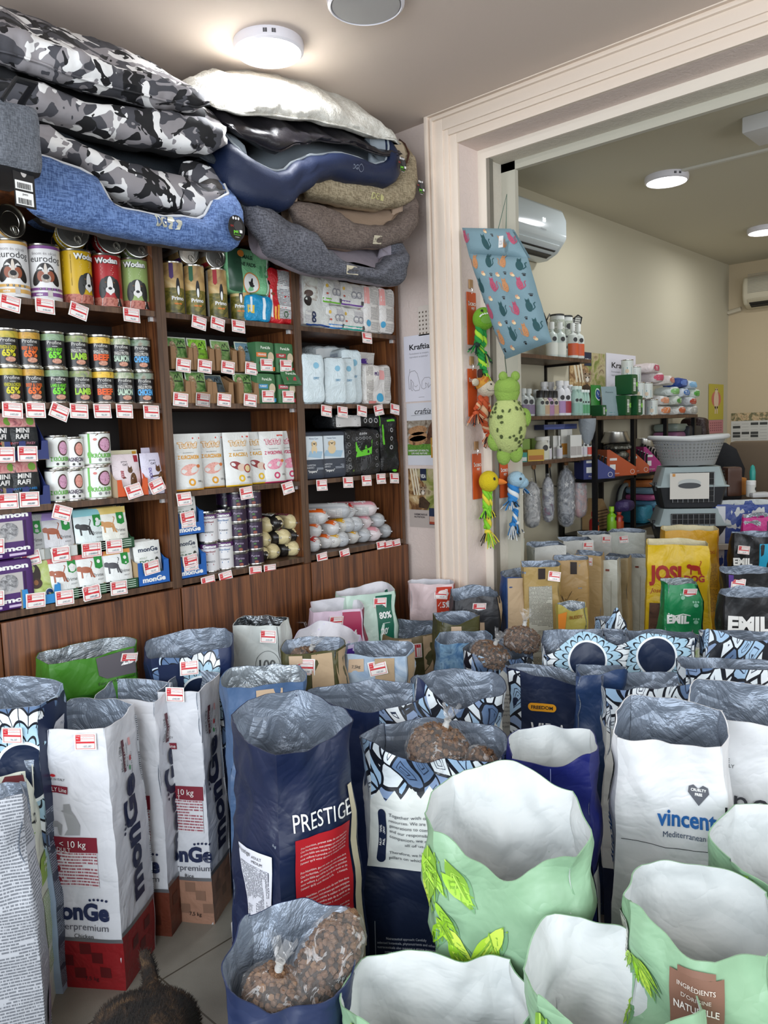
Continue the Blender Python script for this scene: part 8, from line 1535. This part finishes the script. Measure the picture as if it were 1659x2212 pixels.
# ---------------------------------------------------------------- toys hanging in the doorway
def rope(m, pts, r, c1, c2, n=10):
    pts = [V(p) for p in pts]; out = []
    K = 12*(len(pts)-1)
    for st in range(3):
        P_ = []
        for i in range(K+1):
            q = i/K*(len(pts)-1); j = min(int(q), len(pts)-2); p = pts[j].lerp(pts[j+1], q-j); a = st*2*pi/3+i*.55; P_.append(p+V((cos(a)*r*.62, sin(a)*r*.62, 0)))
        m.tube(P_, r*.62, P(c1 if st else c2, .85), 7)
def tassel(m, p, r, L, cols, seed=0, dirv=(0, 0, -1)):
    rnd = random.Random(seed); p = V(p); d = V(dirv)
    m.lathe([(r*.2, 0), (r*.9, r*.4), (r*.9, r), (r*.3, r*1.4)], P(cols[0], .85), 10, o=p-V((0, 0, r*.7)))
    for i in range(26): e = V((rnd.uniform(-1, 1), rnd.uniform(-1, 1), rnd.uniform(-.4, .4)))*r*1.2; q = p+e*.4; m.tube([q, q+d*L*.5+e*.8, q+d*L*rnd.uniform(.8, 1.1)+e*1.4], .0022, P(cols[i % len(cols)], .9), 4)
def tas(t, *a): m = MB(); tassel(m, *a); m.build('tassel', t, smooth=60)
def ell(m, c, r, mat, n=24, rings=14, M=None):
    pr = [(max(.001, sin(pi*i/rings)), -cos(pi*i/rings)) for i in range(rings+1)]; vs = []; fs = []; M = M or Matrix.Identity(3)
    for a, b in pr:
        for i in range(n): vs.append(V(c)+M@V((a*cos(2*pi*i/n)*r[0], a*sin(2*pi*i/n)*r[1], b*r[2])))
    for j in range(rings):
        for i in range(n): fs.append((j*n+i, j*n+(i+1) % n, (j+1)*n+(i+1) % n, (j+1)*n+i))
    return m.add(vs, fs, mat)
def efn(c, r, yaw=-pi/2):
    """decals on an ellipsoid: x, y in metres from the point facing yaw"""
    return lambda x, y, e=0: V(c)+V(((r[0]+e)*cos(y/r[2])*cos(yaw+x/r[0]), (r[1]+e)*cos(y/r[2])*sin(yaw+x/r[0]), (r[2]+e)*sin(y/r[2])))
def toy(px0, py0, py1, Y, label, build, card=True, x=None):
    a = onY(px0, py0, Y); b_ = onY(px0, py1, Y); L = a.z-b_.z; t = thing('rope_toy', label, 'dog toy', (a.x, Y-.006, b_.z), 0, 'plush rope toys hanging in the doorway')
    if card:
        m = MB(); f = plane((0, 0, 0), (1, 0, 0), (0, 0, 1)); m.box((0, .002, L*.5), (.062, .003, L), P('#c4501c', .5)); m.text(f, 'DOBO', .0, L-.05, .018, '#e6ded6', 3, bold=.03); m.text(f, 'PET', .006, L-.068, .014, '#e6ded6', 3, bold=.03); m.rect(f, -.028, L-.045, -.02, L-.038, '#c9c4c0', 3); m.build('cardboard_header', t)
        m = MB(); m.tube([(0, -.002, L-.006), (0, -.006, L+.012), (0, 0, L+.016)], .0014, CHROME, 5); m.build('ring', t)
    build(t, L); h = thing('wooden_hook', 'small wooden adhesive hook holding the '+label.split(' with ')[0].split(' hanging')[0], 'hook', (a.x, Y, a.z+.014), group='wooden hooks in the doorway'); MB().box((0, -.003, .02), (.026, .006, .038), P('#a98258', .5), bev=.002).build('wood_block', h); MB().tube([(0, -.006, .006), (0, -.012, 0), (0, -.01, -.008)], .002, CHROME, 5).build('wire', h)
G1, G2, G3 = '#1f8a3a', '#a8d83a', '#17302a'; Yj = YO-.002
xm = 0
def dino(t, L):
    m = MB(); H_ = (.012, -.05, L-.115); ell(m, H_, (.046, .046, .048), P('#77b02a', .9, kind='plush')); ell(m, (H_[0]+.012, H_[1]-.018, H_[2]+.002), (.04, .038, .03), P('#9acb4a', .9, kind='plush')); f = efn(H_, (.048, .048, .05), -2.2)
    for q in range(9): a = -1.2+q*.3; m.poly(f, [(.03*sin(a)-.004, -.004+.016*cos(a)), (.03*sin(a)+.004, -.004+.016*cos(a)), (.03*sin(a), .004+.016*cos(a))], WHITE, 6)
    m.disc(f, 0, -.01, .026, .016, P('#6a9a34'), 3)
    for q in (-.022, .022): m.disc(f, q, .028, .006, .006, INK, 6)
    m.build('plush_head', t, smooth=60); m = MB(); b = L-.165
    rope(m, [(.0, -.04, b+.02), (-.012, -.04, b-.05)], .017, G1, G2); rope(m, [(.012, -.04, b+.02), (.018, -.04, b-.06)], .017, G1, G2); rope(m, [(.0, -.04, b-.03), (.004, -.04, b-.1), (.02, -.04, b-.16)], .014, G1, G2); m.build('rope_body', t, smooth=60)
    tas(t, (-.025, -.04, b-.06), .016, .035, (G3, G1), 1); tas(t, (.028, -.04, b-.09), .014, .05, (G1, G2, G3), 2); tas(t, (.026, -.04, b-.17), .017, .06, (G1, G2, G3), 3)
def giraffe(t, L):
    m = MB(); H_ = (.03, -.05, L-.085); ell(m, H_, (.04, .04, .038), P('#d8cbb4', .9, kind='plush')); ell(m, (H_[0]-.01, H_[1]+.01, H_[2]+.02), (.035, .034, .035), P('#d99a3a', .9, kind='plush')); ell(m, (-.035, -.04, L-.06), (.022, .01, .016), P('#d8cbb4', .9, kind='plush'))
    f = efn(H_, (.041, .041, .039), -2.0); m.line(f, [(-.02, -.004), (-.01, -.012), (.02, -.012), (.03, -.004)], .0016, INK, 3); m.disc(f, .0, .015, .004, .004, INK, 3)
    g_ = efn((H_[0]-.01, H_[1]+.01, H_[2]+.02), (.036, .035, .036), -2.2)
    for q in range(7): m.disc(g_, -.03+q*.01, .01+.008*(q % 3), .005, .006, P('#b8641c'), 3)
    for q in (-.012, .022): m.lathe([(.009, 0), (.012, .012), (.011, .03), (.004, .036)], P('#3a1c16', .9), 10, o=(q+.01, -.04, L-.04))
    m.build('plush_head', t, smooth=60); m = MB(); b = L-.12; c1, c2 = '#c0522a', '#d9b08a'; rope(m, [(.02, -.04, b), (.012, -.04, b-.09)], .02, c1, c2); rope(m, [(.012, -.04, b-.06), (.02, -.04, b-.11), (.045, -.04, b-.15)], .014, c1, c2); rope(m, [(.0, -.04, b-.02), (-.03, -.04, b-.05)], .012, c1, c2); rope(m, [(.03, -.04, b-.02), (.055, -.04, b-.045)], .012, c1, c2); m.build('rope_body', t, smooth=60)
    tas(t, (-.035, -.04, b-.07), .016, .04, (c1, '#3a2420', c2), 5); tas(t, (.058, -.04, b-.06), .014, .035, (c1, '#3a2420', c2), 6); tas(t, (.052, -.04, b-.165), .016, .045, (c1, '#3a2420', c2), 7)
def duck(t, L):
    m = MB(); H_ = (.012, -.05, L-.12); ell(m, H_, (.044, .042, .046), P('#dcc21a', .95, kind='plush')); m.lathe([(.016, 0), (.014, .02), (.004, .042)], P('#dc7a2a', .8), 14, o=(H_[0]+.025, H_[1]-.03, H_[2]-.002), M=Matrix.Rotation(radians(100), 3, V((.5, .8, 0))), sc=(1, .6)); f = efn(H_, (.045, .043, .047), -1.9); m.disc(f, .0, .012, .006, .007, INK, 3); m.build('plush_head', t, smooth=60)
    m = MB(); b = L-.165; c1, c2 = '#7fc42a', '#dcc83a'; rope(m, [(.004, -.04, b+.01), (.004, -.04, b-.07)], .014, c1, c2); rope(m, [(.024, -.04, b+.01), (.024, -.04, b-.07)], .014, c1, c2); rope(m, [(.014, -.04, b-.06), (.012, -.04, b-.16)], .015, c1, c2); m.build('rope_body', t, smooth=60)
    tas(t, (-.002, -.04, b-.08), .012, .03, (c1, G3), 8); tas(t, (.034, -.04, b-.08), .01, .03, (c2, G3), 9); tas(t, (.012, -.04, b-.175), .017, .06, (c2, c1, '#2a2a20'), 10)
def hippo(t, L):
    m = MB(); H_ = (.02, -.05, L-.09); ell(m, H_, (.04, .04, .036), P('#a3c4d6', .95, kind='plush')); ell(m, (H_[0]+.022, H_[1]-.015, H_[2]-.016), (.03, .03, .026), P('#9abcd0', .95, kind='plush')); f = efn(H_, (.041, .041, .037), -1.9); m.disc(f, -.008, .004, .006, .006, INK, 3); m.disc(f, .006, .026, .004, .004, '#4a6a7a', 3); m.build('plush_head', t, smooth=60)
    m = MB(); b = L-.12; c1, c2 = '#2a78b8', '#d2d6d8'; rope(m, [(.01, -.04, b+.01), (.01, -.04, b-.06)], .022, c1, c2); rope(m, [(.02, -.04, b-.07), (.028, -.04, b-.11), (.015, -.04, b-.16)], .011, c1, c2); m.build('rope_body', t, smooth=60)
    tas(t, (-.005, -.04, b-.06), .018, .035, (c1, c2, '#23303a'), 11); tas(t, (.07, -.045, b-.01), .016, .035, (c2, '#23303a', c1), 12, (.5, 0, -.8)); tas(t, (.0, -.04, b-.17), .017, .05, (c1, c2, '#23303a'), 13); tas(t, (.03, -.04, b-.165), .015, .05, (c2, '#23303a', c1), 14)
toy(1016, 632, 745, Yj, 'green plush dinosaur rope toy with open toothy mouth', dino); toy(1018, 797, 900, Yj, 'giraffe plush rope toy with orange rope', giraffe)
toy(1028, 980, 1078, Yj, 'yellow plush duck rope toy with green rope', duck); toy(1086, 992, 1075, YI-.004, 'pale blue plush hippo rope toy with blue rope', hippo)
# frog plush
p = onX(1098, 1000, 2.66); t = thing('plush_frog', 'spotted lime green plush frog toy hanging in the opening', 'plush toy', p, radians(-43)); sc_ = (onX(1098, 806, 2.66).z-p.z); m = MB(); lime = P('#8aab4a', .9, kind='plush'); pale = P('#b6c27a', .85, kind='plush')
K_ = sc_/.4; Hc = (.0, -.0, .335*K_); ell(m, Hc, (.058*K_, .05, .05*K_), lime); m.lathe([(.045*K_, 0), (.058*K_, .03), (.05*K_, .06*K_)], lime, 24, o=(0, 0, .28*K_), sc=(1, .85))
for q in (-.02, .03): ell(m, (q, -.02, .385*K_), (.018, .016, .02), lime)
m.build('plush_head', t, smooth=60); m = MB(); Bc, Br = (.0, .0, .17*K_), (.085*K_, .06, .13*K_); ell(m, Bc, Br, pale); f = efn(Bc, (Br[0]+.002, Br[1]+.002, Br[2]+.002)); rnd = random.Random(5)
for i in range(60): m.disc(f, rnd.uniform(-.13, .13), rnd.uniform(-.14, .15)*K_, rnd.uniform(.004, .0085), rnd.uniform(.005, .011), P('#3f4a22', .9), 3, rnd.uniform(-.6, .6), 10)
m.build('spotted_body', t, smooth=60)
for sx_, sz_ in ((.075, .2), (-.06, .1), (.035, .045), (-.02, .035)): m = MB(); ell(m, (sx_*K_, 0, sz_*K_), (.03, .02, .045*K_), lime, 16, 10); m.build('limb', t, smooth=60)
MB().tube([(0, 0, .4*K_), (.0, .03, .48*K_)], .0016, '#2a3a2a', 5).build('loop', t)
# hanging cat-print cushion bag
TL, TR, BL, BR = onX(1012, 548, 2.62), onX(1140, 556, 2.62), onX(1092, 776, 2.62), onX(1192, 738, 2.62)
o = (TL+TR+BL+BR)/4; t = thing('cat_print_cushion', 'hanging blue cushion bed printed with teal, pink and orange cats and mice', 'cushion', o); nrm = (TR-TL).cross(TL-BL).normalized(); nrm = nrm if nrm.dot(EY-o) > 0 else -nrm
def cf(x, y, e=0):
    u, v = x/.26+.5, y/.36+.5; p = TL.lerp(TR, u)*v+BL.lerp(BR, u)*(1-v); b_ = (max(0, 1-(2*u-1)**4)*max(0, 1-(2*v-1)**4))**.5; return p-o+nrm*(.045*b_+e+.004*noise.noise(V((x*18, y*18, 2))))
def cb(x, y, e=0): q = cf(-x, y); u, v = -x/.26+.5, y/.36+.5; b_ = (max(0, 1-(2*u-1)**4)*max(0, 1-(2*v-1)**4))**.5; return q-nrm*.09*b_
base = P('#6c8790', .75, kind='fabric', bs=.2); m = MB(); m.surf(cf, -.13, .13, 24, -.18, .18, 30, base); m.surf(cb, -.13, .13, 16, -.18, .18, 20, base)
def pcat(fn, x, y, s, c, fl=1):
    c = P(c, .8); m.disc(fn, x, y, s*.32, s*.5, c, 2); m.disc(fn, x, y+s*.5, s*.2, s*.18, c, 2)
    for q in (-1, 1): m.poly(fn, [(x+q*s*.05, y+s*.62), (x+q*s*.2, y+s*.55), (x+q*s*.17, y+s*.82)], c, 2); m.disc(fn, x+q*s*.08, y+s*.52, s*.025, s*.025, INK, 4)
    m.line(fn, [(x+fl*s*.25, y-s*.35), (x+fl*s*.5, y-s*.1), (x+fl*s*.45, y+s*.25), (x+fl*s*.6, y+s*.4)], s*.08, c, 2)
    for k in range(5): m.disc(fn, x+s*.12*cos(k*2.1), y-s*.1+s*.25*sin(k*1.7), s*.025, s*.025, '#3a3a34', 4)
def pmouse(fn, x, y, s): c = P('#d6bc94', .8); m.disc(fn, x, y, s*.5, s*.32, c, 2, -.4); m.disc(fn, x-s*.2, y+s*.3, s*.2, s*.2, P('#b8866a'), 3); m.disc(fn, x+s*.1, y+s*.35, s*.18, s*.2, P('#b8866a'), 3); m.disc(fn, x-s*.25, y, s*.05, s*.05, INK, 4)
def paw(fn, x, y, s):
    m.disc(fn, x, y, s*.45, s*.35, INK, 2)
    for k in (-.5, -.17, .17, .5): m.disc(fn, x+k*s, y+s*(.65-.5*k*k), s*.14, s*.2, INK, 2)
T_, M_, O_ = '#1c464a', '#a34860', '#b07a50'
for i, (x, y, c) in enumerate([(-.095, .145, O_), (-.03, .15, T_), (.035, .15, O_), (.1, .14, T_), (-.1, .06, T_), (-.035, .06, M_), (.02, .055, O_), (.085, .06, M_), (-.1, -.03, M_), (-.03, -.03, T_), (.035, -.035, M_), (.095, -.03, T_), (-.09, -.12, O_), (-.025, -.12, T_), (.045, -.12, O_), (.1, -.11, T_)]): pcat(cf, x, y, .042, c, 1 if i % 2 else -1)
for x, y in ((-.065, .105), (.0, .1), (.065, .1), (-.07, .015), (.06, .01), (-.065, -.075), (.005, -.08), (-.055, -.16), (.075, -.155)): pmouse(cf, x, y, .02)
for x, y in ((-.03, .1), (.035, .105), (.11, .1), (-.12, .01), (-.005, .012), (.115, .015), (-.12, -.08), (-.03, -.075), (.07, -.075), (.02, -.16), (-.1, -.16)): paw(cf, x, y, .011)
m.build('cushion_cover', t, smooth=70)
TL2, TR2 = onX(998, 492, 2.64), onX(1104, 494, 2.64)
def ff(x, y, e=0): u, v = x/.26+.5, y/.1; p = (TL2.lerp(TR2, u))*v+TL.lerp(TR, u)*(1-v); b_ = (max(0, 1-(2*u-1)**4)*max(0, 1-(2*v-1)**4))**.5; return p-o+nrm*(.02*b_+e)
m = MB(); m.surf(ff, -.13, .13, 16, 0, .1, 8, base); m.surf(lambda x, y, e=0: ff(-x, y, 0)-nrm*.02, -.13, .13, 10, 0, .1, 4, base); pcat(ff, -.02, .04, .045, T_); pcat(ff, -.115, .06, .04, M_); pcat(ff, .06, .045, .035, O_); pcat(ff, .11, .06, .035, M_); pmouse(ff, .0, .085, .018); paw(ff, .03, .07, .01); m.build('folded_flap', t, smooth=70)
MB().tube([(TL2+(TR2-TL2)*.75)-o, V((2.66, TR2.y+.03, TR2.z+.14))-o, (TL2+(TR2-TL2)*.9)-o], .0015, '#2f5a4a', 5).build('cord', t)
m = MB(); q = onX(1082, 522, 2.585); f = plane(q-o, (.3, -1, 0), (0.1, 0, 1)); m.rect(f, -.009, -.022, .009, .022, '#c9c6c2', 0, .1); m.rect(f, -.006, -.012, .006, .005, micro('#c9c6c2', '#8a8a8a', .004), 1); m.build('price_label', t)
# ---------------------------------------------------------------- the cat on the floor
cp = onZ(318, 2172, .2); F_ = V((-.62, -.78, 0)).normalized(); S_ = V((-F_.y, F_.x, 0))
def ct(a, b_, z): return V((0, 0, z))+F_*a+S_*b_
t = thing('cat', 'dark tortoiseshell cat seen from behind on the tiles, tail stub raised', 'cat', (cp.x, cp.y, 0))
J = [(ct(.0, 0, .155), .125, None), (ct(.12, 0, .185), .10, 0), (ct(.25, 0, .19), .075, 1), (ct(.33, 0, .215), .05, 2), (ct(.41, 0, .25), .05, 3), (ct(.47, 0, .235), .03, 4),
     (ct(.03, .06, .13), .055, 0), (ct(.07, .07, .07), .03, 6), (ct(.0, .07, .04), .018, 7), (ct(.05, .07, .014), .018, 8), (ct(.03, -.06, .13), .055, 0), (ct(.07, -.07, .07), .03, 10), (ct(.0, -.07, .04), .018, 11), (ct(.05, -.07, .014), .018, 12),
     (ct(.28, .05, .12), .035, 2), (ct(.27, .05, .06), .02, 14), (ct(.30, .05, .014), .018, 15), (ct(.28, -.05, .12), .035, 2), (ct(.27, -.05, .06), .02, 17), (ct(.30, -.05, .014), .018, 18),
     (ct(-.062, 0, .185), .02, 25), (ct(-.108, -.012, .222), .017, 20), (ct(-.122, -.025, .248), .011, 21), (ct(.42, .028, .305), .008, 4), (ct(.42, -.028, .305), .008, 4), (ct(-.05, 0, .165), .105, 0)]
me = bpy.data.meshes.new('cat_body'); me.from_pydata([j[0] for j in J], [(i, j[2]) for i, j in enumerate(J) if j[2] is not None], []); o = bpy.data.objects.new('cat_body', me); S.collection.objects.link(o); o.parent = t
mo = o.modifiers.new('s', 'SKIN'); mo.use_smooth_shade = True
for i, j in enumerate(J): me.skin_vertices[0].data[i].radius = (j[1], j[1])
me.skin_vertices[0].data[0].use_root = True
o.modifiers.new('d', 'SUBSURF').levels = 2; o.modifiers[-1].render_levels = 2
fm = MT('tortoiseshell_fur'); c = fm.obj(); a = fm.noise(fm.mapv(c, (1, 1, 1)), 16, 5, .7, 1.0); b_ = fm.noise(c, 220, 3, .7)
fm.set(fm.ramp(a*.8+b_*.2, [(.36, '#0f0c0a'), (.48, '#1c1611'), (.56, '#3a2a1c'), (.64, '#6a5236')], False), .8, bump=b_, bs=1, bd=.006)
dg = bpy.context.evaluated_depsgraph_get(); em = bpy.data.meshes.new_from_object(o.evaluated_get(dg)); o.modifiers.clear(); o.data = em; em.materials.clear(); em.materials.append(fm.m)
fur = MB(); rnd = random.Random(9); em.calc_loop_triangles(); tris = em.loop_triangles; ar = [q.area for q in tris]; pick = rnd.choices(range(len(tris)), ar, k=15000)
vs = []; fs = []
for k in pick:
    q = tris[k]; A_, B_, C_ = [em.vertices[i].co for i in q.vertices]; u_, v_ = rnd.random(), rnd.random()
    if u_+v_ > 1: u_, v_ = 1-u_, 1-v_
    p = A_+(B_-A_)*u_+(C_-A_)*v_; n_ = q.normal; dr = (n_*.55-F_*.8+V((rnd.uniform(-.3, .3), rnd.uniform(-.3, .3), rnd.uniform(-.3, .2)))).normalized(); sd = dr.cross(n_).normalized()*.0009; L = rnd.uniform(.008, .014)
    i0 = len(vs); vs += [p-sd, p+sd, p+dr*L]; fs.append((i0, i0+1, i0+2))
fur.add(vs, fs, fm.m); fo = fur.build('fur', t, smooth=0); fo['kind'] = 'stuff'
for q in (-1, 1): m = MB(); ell(m, ct(.455, .022*q, .262), (.006, .006, .006), P('#b59a2a', .2)); m.build('eye', t)
m = MB(); ell(m, ct(.498, 0, .238), (.006, .006, .005), P('#2a1816', .5)); m.build('nose', t)
